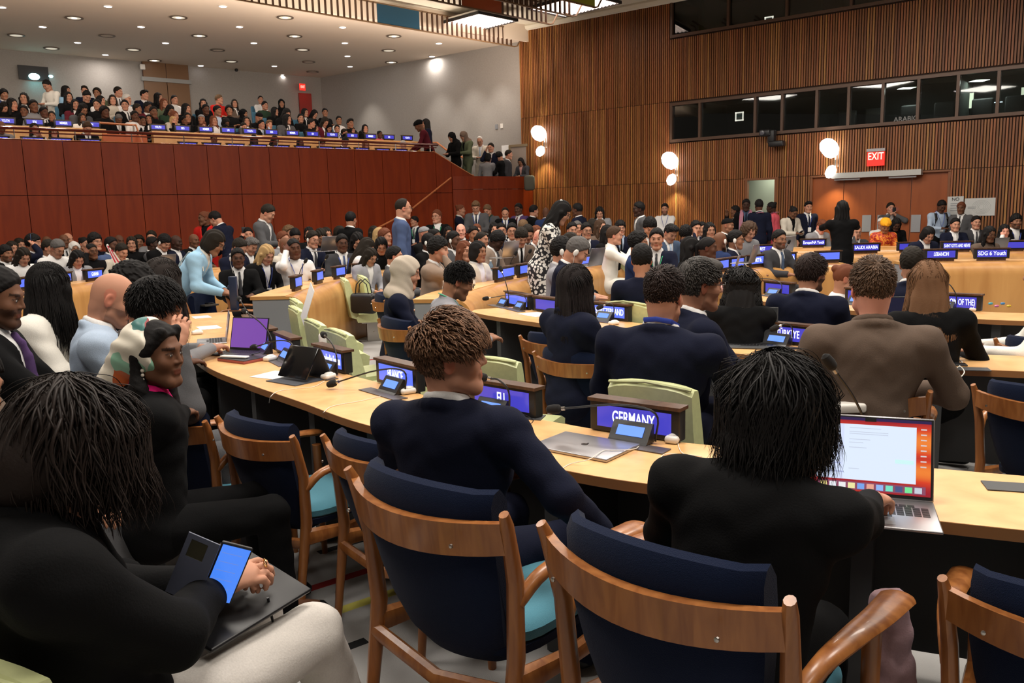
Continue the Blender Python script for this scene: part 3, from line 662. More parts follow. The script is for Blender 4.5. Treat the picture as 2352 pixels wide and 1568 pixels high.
rp_ = N.new('ShaderNodeMix'); rp_.data_type = 'RGBA'; L.new(nz.outputs['Fac'], rp_.inputs[0]); rp_.inputs[6].default_value = (.42, .41, .40, 1); rp_.inputs[7].default_value = (.33, .325, .32, 1)
c0 = rp_.outputs[2]
ang = 38
c0 = band(-ang, .92, .055, (0.0, .38), (3.1, 1.35), (.30, .012, .010), c0)
c0 = band(-ang, .92, .05, (.7, .03), (2.6, 1.0), (.01, .011, .013), c0)
c0 = band(-ang, .92, .06, (1.8, .66), (4.1, .9), (.55, .50, .10), c0)
L.new(c0, N['Principled BSDF'].inputs['Base Color'])
fl = struct(MB().box((0, 12, -.05), (46, 40, .1)).build('floor', mc))
# right wall: backing, slats broken by windows and doors, seams
M_SLAT = mat('slat_wood', (.36, .15, .05), rough=.5); N, L = nt(M_SLAT)
gi = N.new('ShaderNodeNewGeometry'); cr = N.new('ShaderNodeValToRGB'); L.new(gi.outputs['Random Per Island'], cr.inputs[0])
cr.color_ramp.elements[0].color = (.18, .053, .012, 1); cr.color_ramp.elements[1].color = (.40, .18, .044, 1); e = cr.color_ramp.elements.new(.4); e.color = (.26, .10, .024, 1); e = cr.color_ramp.elements.new(.75); e.color = (.30, .09, .026, 1)
tc2 = N.new('ShaderNodeTexCoord'); mp2 = N.new('ShaderNodeMapping'); mp2.inputs['Scale'].default_value = (9, 9, .8); L.new(tc2.outputs['Object'], mp2.inputs[0]); nz2 = N.new('ShaderNodeTexNoise'); nz2.inputs['Scale'].default_value = 4; L.new(mp2.outputs[0], nz2.inputs['Vector'])
mr = N.new('ShaderNodeMapRange'); mr.inputs[3].default_value = .7; mr.inputs[4].default_value = 1.25; L.new(nz2.outputs['Fac'], mr.inputs[0])
mm = N.new('ShaderNodeMix'); mm.data_type = 'RGBA'; mm.blend_type = 'MULTIPLY'; mm.inputs[0].default_value = 1; L.new(cr.outputs[0], mm.inputs[6]); L.new(mr.outputs[0], mm.inputs[7]); L.new(mm.outputs[2], N['Principled BSDF'].inputs['Base Color'])
ZT = 6.80; S1 = 17.0
sW, _ = wr(1541, 290); UZ0, UZ1, LZ0, LZ1 = 5.84, 6.80, 3.30, 4.26
dS = [wr(1714, 470)[0], wr(1782, 470)[0]]; DS = [wr(1863, 470)[0], wr(2178, 470)[0]]; DZ = 2.26; dZ = 2.26
holes = [(sW, S1, UZ0, UZ1), (sW, S1, LZ0, LZ1), (dS[0], dS[1], 0, dZ), (DS[0], DS[1], 0, DZ)]
b = MB(); sm = MB(); s = .02; p = .056
def cover(s0, s1, z0, z1, mb, th, o, mi=0): mb.box(wp((s0 + s1) / 2, (z0 + z1) / 2, o), (s1 - s0, th, z1 - z0), RW, mi)
# backing wall in pieces around the openings
cuts = sorted({0, S1, sW, *dS, *DS})
for a0, a1 in zip(cuts[:-1], cuts[1:]):
    z0 = 0; m_ = (a0 + a1) / 2
    for h in sorted([h for h in holes if h[0] < m_ < h[1]], key=lambda h: h[2]):
        if h[2] > z0: cover(a0, a1, z0, h[2], b, .12, -.06)
        z0 = h[3]
    if z0 < ZT: cover(a0, a1, z0, ZT, b, .12, -.06)
wall_r = struct(b.build('wall_right', mat('wall_backing', (.035, .014, .006), rough=.8), smooth=False))
seams = [2.30, 4.30]
while s < S1:
    segs = [(0., ZT)]
    for h in holes:
        if h[0] - .03 < s < h[1] + .02:
            n2 = []
            for z0, z1 in segs:
                if h[2] > z0: n2.append((z0, min(z1, h[2] - .03)))
                if h[3] < z1: n2.append((max(z0, h[3] + .03), z1))
            segs = n2
    for z0, z1 in segs:
        zs = [z0] + [q for q in seams if z0 < q < z1] + [z1]
        for a0, a1 in zip(zs[:-1], zs[1:]):
            if a1 - a0 > .05: sm.box(wp(s, (a0 + a1) / 2, .018), (.034, .036, a1 - a0 - .012), RW)
    s += p
o = sm.build('wall_slats', M_SLAT, wall_r, smooth=False)
# booth windows
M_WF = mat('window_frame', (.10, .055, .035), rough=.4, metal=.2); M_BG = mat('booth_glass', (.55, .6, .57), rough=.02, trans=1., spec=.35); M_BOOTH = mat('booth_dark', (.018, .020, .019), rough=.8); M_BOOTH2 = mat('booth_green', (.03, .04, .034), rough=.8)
def win(name, z0, z1, mull):
    w = empty(name, wp(sW, z0)); w['kind'] = 'structure'; f = MB(); g = MB()
    w.location = (0, 0, 0)
    for zz, hh in ((z0 + .03, .07), (z1 - .03, .07)): f.box(wp((sW + S1) / 2, zz, .02), (S1 - sW, .10, hh), RW)
    for ss in [sW + .03] + mull: f.box(wp(ss, (z0 + z1) / 2, .02), (.06, .09, z1 - z0), RW)
    f.build('window_frame', M_WF, w, smooth=False)
    for a0, a1 in zip([sW] + mull, mull + [S1]): MB().box(wp((a0 + a1) / 2, (z0 + z1) / 2, -.02), (a1 - a0 - .05, .008, z1 - z0 - .1), RW).build('pane', M_BG, w, smooth=False)
    return w
ml = [wr(x, 250)[0] for x in (1609, 1736, 1798, 1877, 1950, 2028, 2109, 2199, 2291)] + [13.6, 14.8, 16]
mu = [wr(x, 60)[0] for x in (1674, 1808, 1955, 2036, 2130)] + [11.3, 12.5, 13.7, 15]
win('window_1', LZ0, LZ1, ml); win('window_2', UZ0, UZ1, mu)
# booth rooms behind the glass (recess with back wall, counter)
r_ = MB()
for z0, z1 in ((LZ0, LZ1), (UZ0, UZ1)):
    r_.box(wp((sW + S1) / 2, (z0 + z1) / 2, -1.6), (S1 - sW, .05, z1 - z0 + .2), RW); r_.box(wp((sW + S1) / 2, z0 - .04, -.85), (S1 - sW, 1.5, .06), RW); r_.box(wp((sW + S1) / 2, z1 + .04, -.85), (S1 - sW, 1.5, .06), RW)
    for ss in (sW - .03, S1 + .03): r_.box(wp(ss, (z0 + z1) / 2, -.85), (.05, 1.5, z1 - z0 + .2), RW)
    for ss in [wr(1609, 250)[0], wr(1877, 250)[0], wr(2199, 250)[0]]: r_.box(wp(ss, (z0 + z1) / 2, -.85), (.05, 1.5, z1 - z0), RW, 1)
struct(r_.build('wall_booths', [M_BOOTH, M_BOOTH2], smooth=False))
for i, (x, w_) in enumerate([(2060, 5), (2230, 7)]): area('booth_lamp', tuple(wp(wr(x, 250)[0], LZ1 - .12, -.8)), .3, w_, (.9, 1, .92))
M_LIT = mat('lit_panel', (.8, .85, .7), emit=(.80, .88, .66), es=1.1)
for px, py, w_, h_, n_ in ((2190, 219, .12, .32, 'left'), (2207, 219, .10, .32, 'right'), (2345, 205, .25, .33, 'far')):
    s_, z_ = wr(px, py); o = MB().box((0, 0, 0), (w_, .03, h_)).build('light_panel', M_LIT, smooth=False); o.matrix_world = Matrix.Translation(tuple(wp(s_, z_, -1.2))) @ Matrix(RW.tolist()).to_4x4()
    tag(o, {'left': 'narrow lit panel left of the mullion in the lower booth window', 'right': 'narrow lit panel right of the mullion in the lower booth window', 'far': 'large pale lit panel in the booth window at the right frame edge'}[n_], 'light panel')
for px, py, lab in ((1697, 267, 'white framed sign shining in the lower booth window'), (1765, 48, 'white framed sign shining in the upper booth window')):
    s_, z_ = wr(px, py); o = empty('window_sign', wp(s_, z_, .0), 0, lab, 'sign'); o.matrix_world = Matrix.Translation(tuple(wp(s_, z_, -.035))) @ Matrix(RW.tolist()).to_4x4()
    m = MB()
    for dx, dz, w_, h_ in ((0, .09, .21, .03), (0, -.09, .21, .03), (-.09, 0, .03, .21), (.09, 0, .03, .21)): m.box((dx, 0, dz), (w_, .01, h_))
    m.build('border', mat('sign_white', (.9, .85, .8), emit=(1, .93, .85), es=1.2), o, smooth=False); MB().box((0, .004, 0), (.16, .006, .16)).build('face', M_GRAYP, o, smooth=False); MB().box((0, -.001, .01), (.12, .004, .03)).build('stripe', mat('sign_teal', (.05, .2, .2)), o, smooth=False)
s_, z_ = wr(2080, 273); t_ = text('ARABIC', .14, mat('booth_letter', (.25, .25, .25)), None, (0, 0, 0), np.eye(3), name='booth_lettering'); t_.matrix_world = Matrix.Translation(tuple(wp(s_, z_, -.01))) @ Matrix(RW.tolist()).to_4x4() @ Matrix.Rotation(math.pi / 2, 4, 'X'); tag(t_, 'grey ARABIC lettering on the lower booth window pane', 'lettering')
# booth interior: desks' chairs, lamp strips, interpreter
for k, px in enumerate((1920, 1985, 2070, 2150, 2240, 2320)):
    s_, _ = wr(px, 250); o = empty('booth_chair', wp(s_, LZ0, -.9), math.atan2(WD[1], WD[0]), 'dark office chair behind the ' + ['third', 'fourth', 'fifth', 'sixth', 'seventh', 'last'][k] + ' wide pane of the lower booth', 'chair', 'office chairs in the lower booth')
    MB().rbox((0, 0, .28), (.42, .08, .40), .04).build('backrest', M_DGREY, o); MB().rbox((0, -.2, .04), (.42, .4, .08), .03).build('seat', M_DGREY, o)
for px, py in ((2262, 226), (2274, 262)):
    s_, z_ = wr(px, py); o = MB().box((0, 0, 0), (.38, .03, .02)).build('strip_light', mat('strip', (.8, .9, 1), emit=(.8, .88, 1), es=1.5)); o.matrix_world = Matrix.Translation(tuple(wp(s_, z_, -1.0))) @ Matrix(RW.tolist()).to_4x4()
    tag(o, ('upper' if py < 240 else 'lower') + ' thin white strip light inside the booth window', 'light')
# doors
dm = mat('door_wood', (.30, .075, .018), rough=.35, kind='panel', scale=3, col2=(.25, .06, .014), coat=.1)
D = empty('door_1'); D['kind'] = 'structure'; n_ = 4; w_ = (DS[1] - DS[0]) / n_
edges = [wr(x, 470)[0] for x in (1863, 1936, 2011, 2091, 2178)]
for a0, a1 in zip(edges[:-1], edges[1:]): MB().box(wp((a0 + a1) / 2, DZ / 2, -.05), (a1 - a0 - .012, .05, DZ - .01), RW).build('door_leaf', dm, D, smooth=False)
for px in (1990, 2025, 2103):
    s_, z_ = wr(px, 513); MB().box(wp(s_, z_, -.012), (.19, .02, .37), RW).build('push_plate', mat('plate', (.42, .43, .45), rough=.35, metal=.6), D, smooth=False)
m = MB()
for ss in DS: m.box(wp(ss, DZ / 2, -.02), (.05, .12, DZ), RW)
m.box(wp(sum(DS) / 2, DZ + .015, -.01), (DS[1] - DS[0] + .05, .13, .04), RW); m.build('door_frame', mat('door_frame', (.2, .07, .025), rough=.4), D, smooth=False)
D2 = empty('door_2'); D2['kind'] = 'structure'
m = MB(); m.box(wp((dS[0] + dS[1]) / 2, dZ / 2, -.9), (2.4, .05, dZ + .6), RW); m.build('corridor_wall', mat('corridor', (.36, .40, .30), rough=.8), D2, smooth=False)
m = MB()
for ss in dS: m.box(wp(ss, dZ / 2, -.02), (.06, .12, dZ), RW)
m.box(wp(sum(dS) / 2, dZ + .02, -.02), (dS[1] - dS[0] + .1, .12, .05), RW); m.build('door_frame', mat('door_frame'), D2, smooth=False)
area('corridor_lamp', tuple(wp(sum(dS) / 2, 2.5, -.45)), .4, 9, (1, 1, .9), rot=(0, 0, 0))
# exit sign, door header unit, posters, camera
s_, z_ = wr(2015, 363); o = empty('exit_sign', (0, 0, 0), 0, 'red glowing EXIT sign above the wide wooden doors', 'sign'); o.matrix_world = Matrix.Translation(tuple(wp(s_, z_, .12))) @ Matrix(RW.tolist()).to_4x4()
MB().box((0, 0, -.02), (.36, .04, .30)).build('face', mat('exit_face', (.5, .01, .01), emit=(.85, .035, .02), es=1.0), o, smooth=False); MB().box((0, 0, .17), (.38, .07, .06)).build('housing', M_ALU, o, smooth=False)
t_ = text('EXIT', .22, mat('exit_text', (1, .3, .3), emit=(1, .45, .35), es=2.2), o, (0, -.024, .03), rot('X', math.pi / 2), sx=.72)
s_, z_ = wr(2015, 402); o = empty('door_header', (0, 0, 0), 0, 'long pale grey door operator box mounted above the wooden doors', 'door hardware'); o.matrix_world = Matrix.Translation(tuple(wp(s_, z_, .12))) @ Matrix(RW.tolist()).to_4x4()
MB().box((0, 0, .02), (1.85, .20, .12)).build('casing', mat('header_grey', (.5, .5, .48), rough=.4, metal=.3), o, smooth=False)
for sx in (-.6, .55): MB().box((sx, -.02, -.07), (.55, .03, .03)).build('closer_arm', M_ALU, o, smooth=False)
for px, py, w_, h_, lab in ((2195, 472, .30, .38, 'white notice sheet headed NO taped on the slat wall'), (2251, 475, .56, .36, 'wide white diagram sheet taped on the slat wall at right')):
    s_, z_ = wr(px, py); o = empty('poster', (0, 0, 0), 0, lab, 'poster'); o.matrix_world = Matrix.Translation(tuple(wp(s_, z_, .045))) @ Matrix(RW.tolist()).to_4x4()
    MB().box((0, 0, 0), (w_, .004, h_)).build('sheet', mat('poster_paper', (.55, .56, .55), rough=.7), o, smooth=False)
    if w_ < .4: text('NO', .09, M_BLK, o, (0, -.004, .13), rot('X', math.pi / 2)); [MB().box((0, -.004, z0), (.18, .002, .012)).build('print_line', M_GRAYP, o) for z0 in (.04, 0, -.05, -.1)]
    else:
        for q in range(5): MB().tube([(-.02 + .05 + (.05 + q * .03) * math.cos(a), -.004, (.05 + q * .022) * math.sin(a)) for a in np.linspace(0, 6.28, 25)], .0015, 4).build('printed_ring', mat('ring_grey', (.4, .42, .42)), o)
        for z0 in (0, -.03): MB().box((-.15, -.004, z0), (.14, .002, .01)).build('print_line', M_GRAYP, o)
s_, z_ = wr(1780, 320); o = empty('wall_camera', (0, 0, 0), 0, 'black remote camera on a bracket under the booth window', 'camera'); o.matrix_world = Matrix.Translation(tuple(wp(s_, z_, .2))) @ Matrix(RW.tolist()).to_4x4()
MB().rbox((.0, 0, .05), (.16, .2, .30), .02).build('bracket', M_BLK, o); MB().rbox((.13, -.02, -.12), (.34, .24, .13), .03).build('base', M_BLK, o); MB().rbox((-.13, -.05, .14), (.26, .22, .16), .04).build('camera_body', M_BLK, o); MB().lathe([(.05, 0), (.055, .06), (.03, .065)], (-.16, -.16, .14), 14, rot('X', math.pi / 2)).build('lens', M_GLOSS, o, color=(.1, .1, .12))
# sconces: big tilted egg shade above, small one below, on a stem
M_GLOW = mat('shade_glow', (.9, .9, .9), emit=(1, .98, .94), es=5)
for k, (x1, y1, x2, y2) in enumerate([(1248, 307, 1254, 348), (1548, 369, 1553, 413), (1912, 341, 1916, 395)]):
    s1, z1 = wr(x1, y1); s2, z2 = wr(x2, y2); c = wp((s1 + s2) / 2, (z1 + z2) / 2, .0)
    o = empty('wall_lamp', (0, 0, 0), 0, ['leftmost double egg shaped wall lamp, beside the grey wall corner', 'double egg shaped wall lamp in the middle, below the booth window end', 'largest double egg shaped wall lamp, left of the exit sign'][k], 'wall lamp', 'double wall lamps'); o.matrix_world = Matrix.Translation(tuple(wp(s1, (z1 + z2) / 2, .22))) @ Matrix(RW.tolist()).to_4x4()
    dz = (z1 - z2) / 2; R = rot('Y', .95) @ np.diag([1.2, 1.2, 1.15])
    MB().lathe([(.02, -.145), (.11, -.14), (.175, -.09), (.20, -.02), (.185, .06), (.12, .13), (.04, .155)], (0, 0, dz), 18, R).build('upper_shade', M_GLOW, o)
    MB().lathe([(.02, -.085), (.10, -.08), (.145, -.03), (.14, .02), (.09, .07), (.02, .085)], (.05, 0, -dz), 16, rot('Y', 2.0) @ np.diag([1.05, 1.05, 1.1])).build('lower_shade', M_GLOW, o)
    MB().tube([(.1, .18, .18), (.1, .1, 0), (.1, .1, -dz)], .012, 8).build('stem', M_STEEL, o); MB().box((.1, .2, .05), (.1, .03, .4)).build('wall_plate', M_STEEL, o)
    q = wp(s2 + .05, z2 - .12, .30); spot('sconce_down', q, 75, wp(s2 + .05, z2 - 2.2, .05), 95, .8, (1, .93, .62)); spot('sconce_up', wp(s1, z1 + .2, .30), 16, wp(s1, z1 + 2, .0), 100, .8, (1, .93, .8))
# red wall below the balcony, sloping stair parapet, landing parapet
ZR, ZL = 3.24, 2.63; t1 = rt(1000); t2 = rt(1083); t3 = rt(1224)
RT = .07; T0 = -19
m = MB()
joints = [rt(x) for x in (57, 150, 237, 322, 402, 478, 551, 620, 688, 752, 815, 878, 940)]
dj = joints[1] - joints[0]; left = [joints[0] - dj * (k + 1) for k in range(5)][::-1]; allj = [T0] + left + joints + [t1]
for a0, a1 in zip(allj[:-1], allj[1:]):
    for z0, z1 in ((0, 2.20), (2.20, ZR)): m.box(rp((a0 + a1) / 2, (z0 + z1) / 2, 0), (a1 - a0 - .012, RT, z1 - z0 - .012), RR)
def poly(pts, q0, q1, mb=m):
    n = len(pts); v = [rp(t, z, q0) for t, z in pts] + [rp(t, z, q1) for t, z in pts]
    mb.add(v, [tuple(range(n)), tuple(range(n, 2 * n))[::-1]] + [(i, (i + 1) % n + 0, (i + 1) % n + n, i + n)[::-1] for i in range(n)])
g = .006
poly([(t1 + g, 2.2 + g), (rt(1036) - g, 2.2 + g), (rt(1036) - g, ZR - (ZR - ZL) * (rt(1036) - t1) / (t2 - t1)), (t1 + g, ZR)], -.035, .035)
poly([(rt(1036) + g, 2.2 + g), (t2, 2.2 + g), (t2, ZL), (rt(1036) + g, ZR - (ZR - ZL) * (rt(1036) - t1) / (t2 - t1))], -.035, .035)
poly([(t1 + g, 0), (rt(1036) - g, 0), (rt(1036) - g, 2.2 - g), (t1 + g, 2.2 - g)], -.035, .035)
poly([(rt(1036) + g, 0), (t2, 0), (t2, 2.2 - g), (rt(1036) + g, 2.2 - g)], -.035, .035)
wall_f = struct(m.build('wall_back', M_RED, smooth=False))
m = MB()  # landing parapet, bowed towards the hall
C = [rp(rt(1036), 0, -.06)[:2]] + [rp(rt(x), 0, q)[:2] for x, q in ((1062, -.18), (1100, -.27), (1150, -.30), (1185, -.28), (1210, -.18))] + [rp(t3, 0, .0)[:2]]
Cc = smooth_curve(C, 6); nC = len(Cc)
for i in range(nC - 1):
    a0, a1 = Cc[i], Cc[i + 1]
    for z0, z1 in ((0, 2.28), (2.292, ZL)):
        gx = (a1 - a0) * (.02 if i % 9 == 4 else 0); e1 = a1 - gx; nn = np.array([-(e1 - a0)[1], (e1 - a0)[0]]); nn = nn / np.linalg.norm(nn) * .06
        v = [(*a0, z0), (*e1, z0), (*(e1 + nn), z0), (*(a0 + nn), z0), (*a0, z1), (*e1, z1), (*(e1 + nn), z1), (*(a0 + nn), z1)]; m.add(v, [(0, 3, 2, 1), (4, 5, 6, 7), (0, 1, 5, 4), (1, 2, 6, 5), (2, 3, 7, 6), (3, 0, 4, 7)])
struct(m.build('wall_landing', M_RED, smooth=False))
M_CAP = mat('rail_cap', (.46, .15, .05), rough=.3, coat=.3)
o = empty('parapet_cap', (0, 0, 0), 0, 'polished wooden cap rail along the red parapet and stair slope', 'rail')
MB().tube([rp(t1 - .05, ZR + .02), rp(t2, ZL + .03), rp(t2 + .05, ZL + .03)], .045, 8, flat=.5).build('slope_cap', M_CAP, o); MB().tube([rp(T0, ZR + .01), rp(t1, ZR + .01)], .04, 6, flat=.35).build('top_cap', mat('rail_cap'), o)
o = empty('balcony_rail', (0, 0, 0), 0, 'dark red handrail on short steel posts above the balcony parapet', 'rail')
MB().tube([rp(T0, ZR + .24, .05), rp(t1 + .15, ZR + .20, .05)], .028, 8).build('handrail', mat('rail_red', (.10, .012, .006), rough=.25, coat=.4), o); MB().tube([rp(T0, ZR + .16, .05), rp(t1 + .1, ZR + .13, .05)], .014, 6).build('lower_rail', mat('rail_red'), o)
for k in range(24):
    t_ = t1 - .1 - k * 1.05; MB().tube([rp(t_, ZR, .05), rp(t_, ZR + .2, .05)], .012, 6).build('post', M_STEEL, o)
# hall stair rail in front of the red wall
o = empty('stair_rail', (0, 0, 0), 0, 'sloping orange wooden handrail rising along the red wall to the landing', 'rail')
MB().tube([atd(868, 523, 20.2), atd(935, 488, 21.0), atd(1036, 408, 22.2)], .022, 8).build('handrail', M_CAP, o); MB().tube([atd(868, 523, 20.2), atd(868, 560, 20.2)], .02, 6).build('post', M_STEEL, o)
MB().box(tuple(rp(rt(968), .9, -.25)), (2.0, .06, 1.0), RR @ rot('Y', -.62)).build('stringer', M_RED, o) if False else None
# balcony: stepped floor, ceiling, gray walls
ZC = 6.42; QB = 8.75
def bz(q): return 2.45 if q < 2.1 else 2.95 + .29 * (math.floor((q - 2.1) / .95) * .95)
m = MB(); qs = [.05, 2.1] + [2.1 + .95 * k for k in range(1, 8)]
for a0, a1 in zip(qs[:-1], qs[1:]): m.box(rp((T0 + t1) / 2 + (1.4 if a0 > 1 else 0), bz((a0 + a1) / 2) - .4, (a0 + a1) / 2), (t1 - T0 - .6 + (1.0 if a0 > 1 else 0), a1 - a0, .8), RR)
m.box(rp((t2 + t3) / 2 - .1, ZL - .98 - .1, .95), (t3 - t2 + .9, 1.8, .2), RR)
for k in range(7): f_ = k / 7; m.box(rp(t1 + .35 + (t2 + .3 - t1 - .1) * f_, ZL - .98 + (1 - f_) * .95 - .4, .95), (.32, 1.8, .8), RR)
struct(m.build('floor_balcony', mat('balcony_carpet', (.16, .17, .18), rough=.95), smooth=False))
cz = np.array([PC[0], PC[1]]); bc = rp(rt(1000), 0, QB)[:2]
# side wall continues the line of the right wall; back wall parallel to the red wall
M_GW = mat('gray_plaster', (.34, .315, .29), rough=.85, kind='plaster', scale=30, bump=.05)
A = np.stack([-WD, -RU], 1); k_, _ = np.linalg.solve(A, rp(0, 0, QB)[:2] - PC); CB = PC - WD * k_     # corner of the two gray walls
m = MB(); LNG = np.linalg.norm(CB - PC); mid = (PC + CB) / 2; m.box((mid[0] - WN[0] * .06, mid[1] - WN[1] * .06, ZC / 2), (LNG, .12, ZC), RW); struct(m.build('wall_side', M_GW, smooth=False))
m = MB(); CL = CB - RU * 22; mid = (CB + CL) / 2 + RN * .06; m.box((*mid, ZC / 2), (22, .12, ZC), RR); struct(m.build('wall_rear', M_GW, smooth=False))
M_CEIL = mat('ceiling_paint', (.78, .66, .54), rough=.9)
m = MB(); q0 = .10
v = [rp(T0, ZC, q0), rp(t3 + .3, ZC, q0), (*(PC - WN * .1), ZC), (*(CB - WN * .1 + RN * .2), ZC), rp(T0, ZC, QB + .2)]; v = [np.array(a_, float) for a_ in v]; n = 5
m.add(v + [a_ + (0, 0, .1) for a_ in v], [tuple(range(n))[::-1], tuple(range(n, 2 * n))] + [(i, (i + 1) % n, (i + 1) % n + n, i + n) for i in range(n)])
m.box(rp((T0 + t3) / 2, ZC + .25, q0 - .03), (t3 - T0 + 1, .06, .6), RR)
struct(m.build('ceiling_balcony', M_CEIL, smooth=False))
m = MB(); m.box((3, 6, 6.87), (44, 44, .1)); 
struct(m.build('ceiling', mat('ceiling_hall', (.75, .70, .58), rough=.9), smooth=False))
m = MB(); m.tube([wp(-.1, ZT - .03, .05), wp(S1, ZT - .03, .05)], .10, 8); struct(m.build('trim_1', mat('ceiling_hall'), smooth=True))
# rear grey room parts: projector niche, doors
def gp(px, py): # point on the rear wall
    r = ray(px, py); A = np.array([[r[0], -RU[0]], [r[1], -RU[1]]]); p0 = rp(0, 0, QB)[:2]; t, s = np.linalg.solve(A, p0); return s, H + r[2] * t
s_, z_ = gp(77, 177); o = empty('projector_window', (0, 0, 0), 0, 'dark projection opening with a bright cyan lamp on the rear wall', 'projector'); o.matrix_world = Matrix.Translation(tuple(rp(s_, z_, QB - .06))) @ Matrix(RR.tolist()).to_4x4()
MB().box((0, 0, .1), (.75, .04, .38)).build('opening', M_BLK, o, smooth=False); MB().ball((0, -.04, .0), (.14, .05, .09), 14).build('beam_lens', mat('beam', (.6, 1, 1), emit=(.55, 1, 1), es=8), o); MB().ball((.42, -.04, .04), (.06, .04, .04), 10).build('small_lens', mat('beam2', (.6, 1, 1), emit=(.4, .9, 1), es=4), o)
spot('projector_glow', rp(s_, z_, QB - .35), 6, rp(s_ + .2, z_ - .3, QB), 140, 1, (.1, .8, .9))
s0, _ = gp(332, 230); s1_, _ = gp(436, 230); _, zd = gp(383, 192); o = empty('door_3'); o['kind'] = 'structure'; sc_ = (s0 + s1_) / 2; ww = s1_ - s0
for sx in (-.25, .25): MB().box(rp(sc_ + sx * ww, (zd + 4) / 2, QB - .06), (ww * .5 - .02, .06, zd - 4 + 1.2), RR).build('door_leaf', mat('door_brown', (.16, .07, .02), rough=.4), o, smooth=False)
MB().box(rp(sc_, zd + .08, QB - .08), (ww + .1, .1, .12), RR).build('lintel', mat('lintel_gray', (.3, .3, .29)), o, smooth=False); MB().box(rp(sc_, (ZC + zd + .15) / 2, QB - .05), (ww, .06, ZC - zd - .16), RR).build('transom', mat('transom', (.07, .022, .01), rough=.5), o, smooth=False)
s_, z_ = gp(325, 155); o = MB().rbox((0, 0, 0), (.14, .1, .16), .02).build('wall_speaker', M_WHITE); o.matrix_world = Matrix.Translation(tuple(rp(s_, z_, QB - .1))) @ Matrix(RR.tolist()).to_4x4(); tag(o, 'small pale box speaker high beside the rear balcony doors', 'speaker')
# exit door in the rear corner
s_, z_ = gp(684, 203); o = empty('exit_sign', (0, 0, 0), 0, 'small red glowing exit sign in the rear corner of the balcony', 'sign'); o.matrix_world = Matrix.Translation(tuple(rp(s_ , z_, QB - .35))) @ Matrix(RR.tolist()).to_4x4()
MB().box((0, 0, 0), (.20, .05, .22)).build('face', mat('exit_face'), o, smooth=False); text('EXIT', .12, mat('exit_text'), o, (0, -.03, 0), rot('X', math.pi / 2), sx=.62)
s_, z_ = gp(697, 240); MBd = MB().box(rp(s_ + .05, 4.9, QB - .05), (.45, .06, 1.9), RR).build('door_4', mat('red_door', (.28, .02, .012), rough=.6), smooth=False); MBd['kind'] = 'structure'
spot('exit_glow', rp(s_, z_ + .5, QB - .5), 2.5, rp(s_, z_ - .4, QB), 110, 1, (1, .05, .03))
# gray side wall fittings
def sp_(px, py): return wr(px, py)
for px, py, lab in ((1141, 291, 'grey light switch plate on the side wall, left of two'), (1153, 289, 'pale light switch plate on the side wall, right of two')):
    s_, z_ = wr(px, py); o = MB().box((0, 0, 0), (.09, .02, .13)).build('switch_plate', M_GRAYP if px < 1150 else M_WHITE, smooth=False); o.matrix_world = Matrix.Translation(tuple(wp(s_, z_, .012))) @ Matrix(RW.tolist()).to_4x4(); tag(o, lab, 'switch')
s_, z_ = wr(1161, 348); o = MB().box((0, 0, 0), (.26, .01, .36)).build('notice', M_PAPER, smooth=False); o.matrix_world = Matrix.Translation(tuple(wp(s_, z_, .01))) @ Matrix(RW.tolist()).to_4x4(); tag(o, 'white paper notice on the grey wall beside the landing door', 'notice')
s0, z_ = wr(1173, 336); D = empty('door_5'); D['kind'] = 'structure'; MB().box(wp(s0 + .30, (z_ + ZL - 1) / 2, .02), (.56, .04, z_ - ZL + 1), RW).build('door_leaf', mat('door_pale', (.30, .24, .20)), D, smooth=False)
m = MB(); m.box(wp(s0, (z_ + ZL - 1) / 2, .03), (.07, .06, z_ - ZL + 1), RW); m.box(wp(s0 + .3, z_, .03), (.66, .06, .07), RW); m.build('door_frame', mat('frame_tan', (.22, .16, .09)), D, smooth=False)
o = empty('landing_rail', (0, 0, 0), 0, 'wall mounted wooden handrail going down the stairs along the grey wall', 'rail')
MB().tube([wp(wr(992, 328)[0], wr(992, 328)[1], .1), wp(wr(1010, 328)[0], wr(1010, 328)[1], .12), wp(wr(1032, 345)[0], wr(1032, 345)[1], .12), wp(wr(1090, 372)[0], wr(1090, 372)[1], .12)], .03, 8).build('handrail', M_CAP, o)
# ceiling lamps of the balcony
M_LAMP = mat('lamp_lens', (1, 1, 1), emit=(1, .96, 1.0), es=6); M_RIM = mat('lamp_rim', (.16, .12, .09), rough=.5); M_DIM = mat('lamp_dim', (.7, .65, .5), emit=(.8, .72, .58), es=.7)
bright = [(4, 17), (98, 62), (178, 98), (242, 126), (248, 15), (324, 62), (380, 99), (461, 151), (512, 15), (550, 62), (583, 99), (630, 152), (647, 172), (787, 63), (792, 99), (798, 129), (804, 153), (1008, 100), (992, 130)]
ringed = [(170, 41, 1), (410, 40, 1), (655, 40, 1), (905, 83, 1), (37, 81, 0), (246, 82, -1), (458, 82, 1), (677, 83, 1), (893, 116, 0), (118, 111, 0), (306, 114, 0), (500, 115, -1), (695, 114, 0), (899, 143, 1), (355, 139, 1), (531, 141, 0), (709, 142, -1), (718, 165, -1), (1104, 117, 1), (1022, 165, -1)]
nm = ['{} row']
l0 = None
def rowlab(L_, p_):
    ys = sorted({round((q[1] + 6) / 26) for q in L_}); r_ = round((p_[1] + 6) / 26); m_ = sorted(q[0] for q in L_ if round((q[1] + 6) / 26) == r_); return ', %s from left in the %s row from the top' % (ORD[m_.index(p_[0])], ORD[ys.index(r_)])
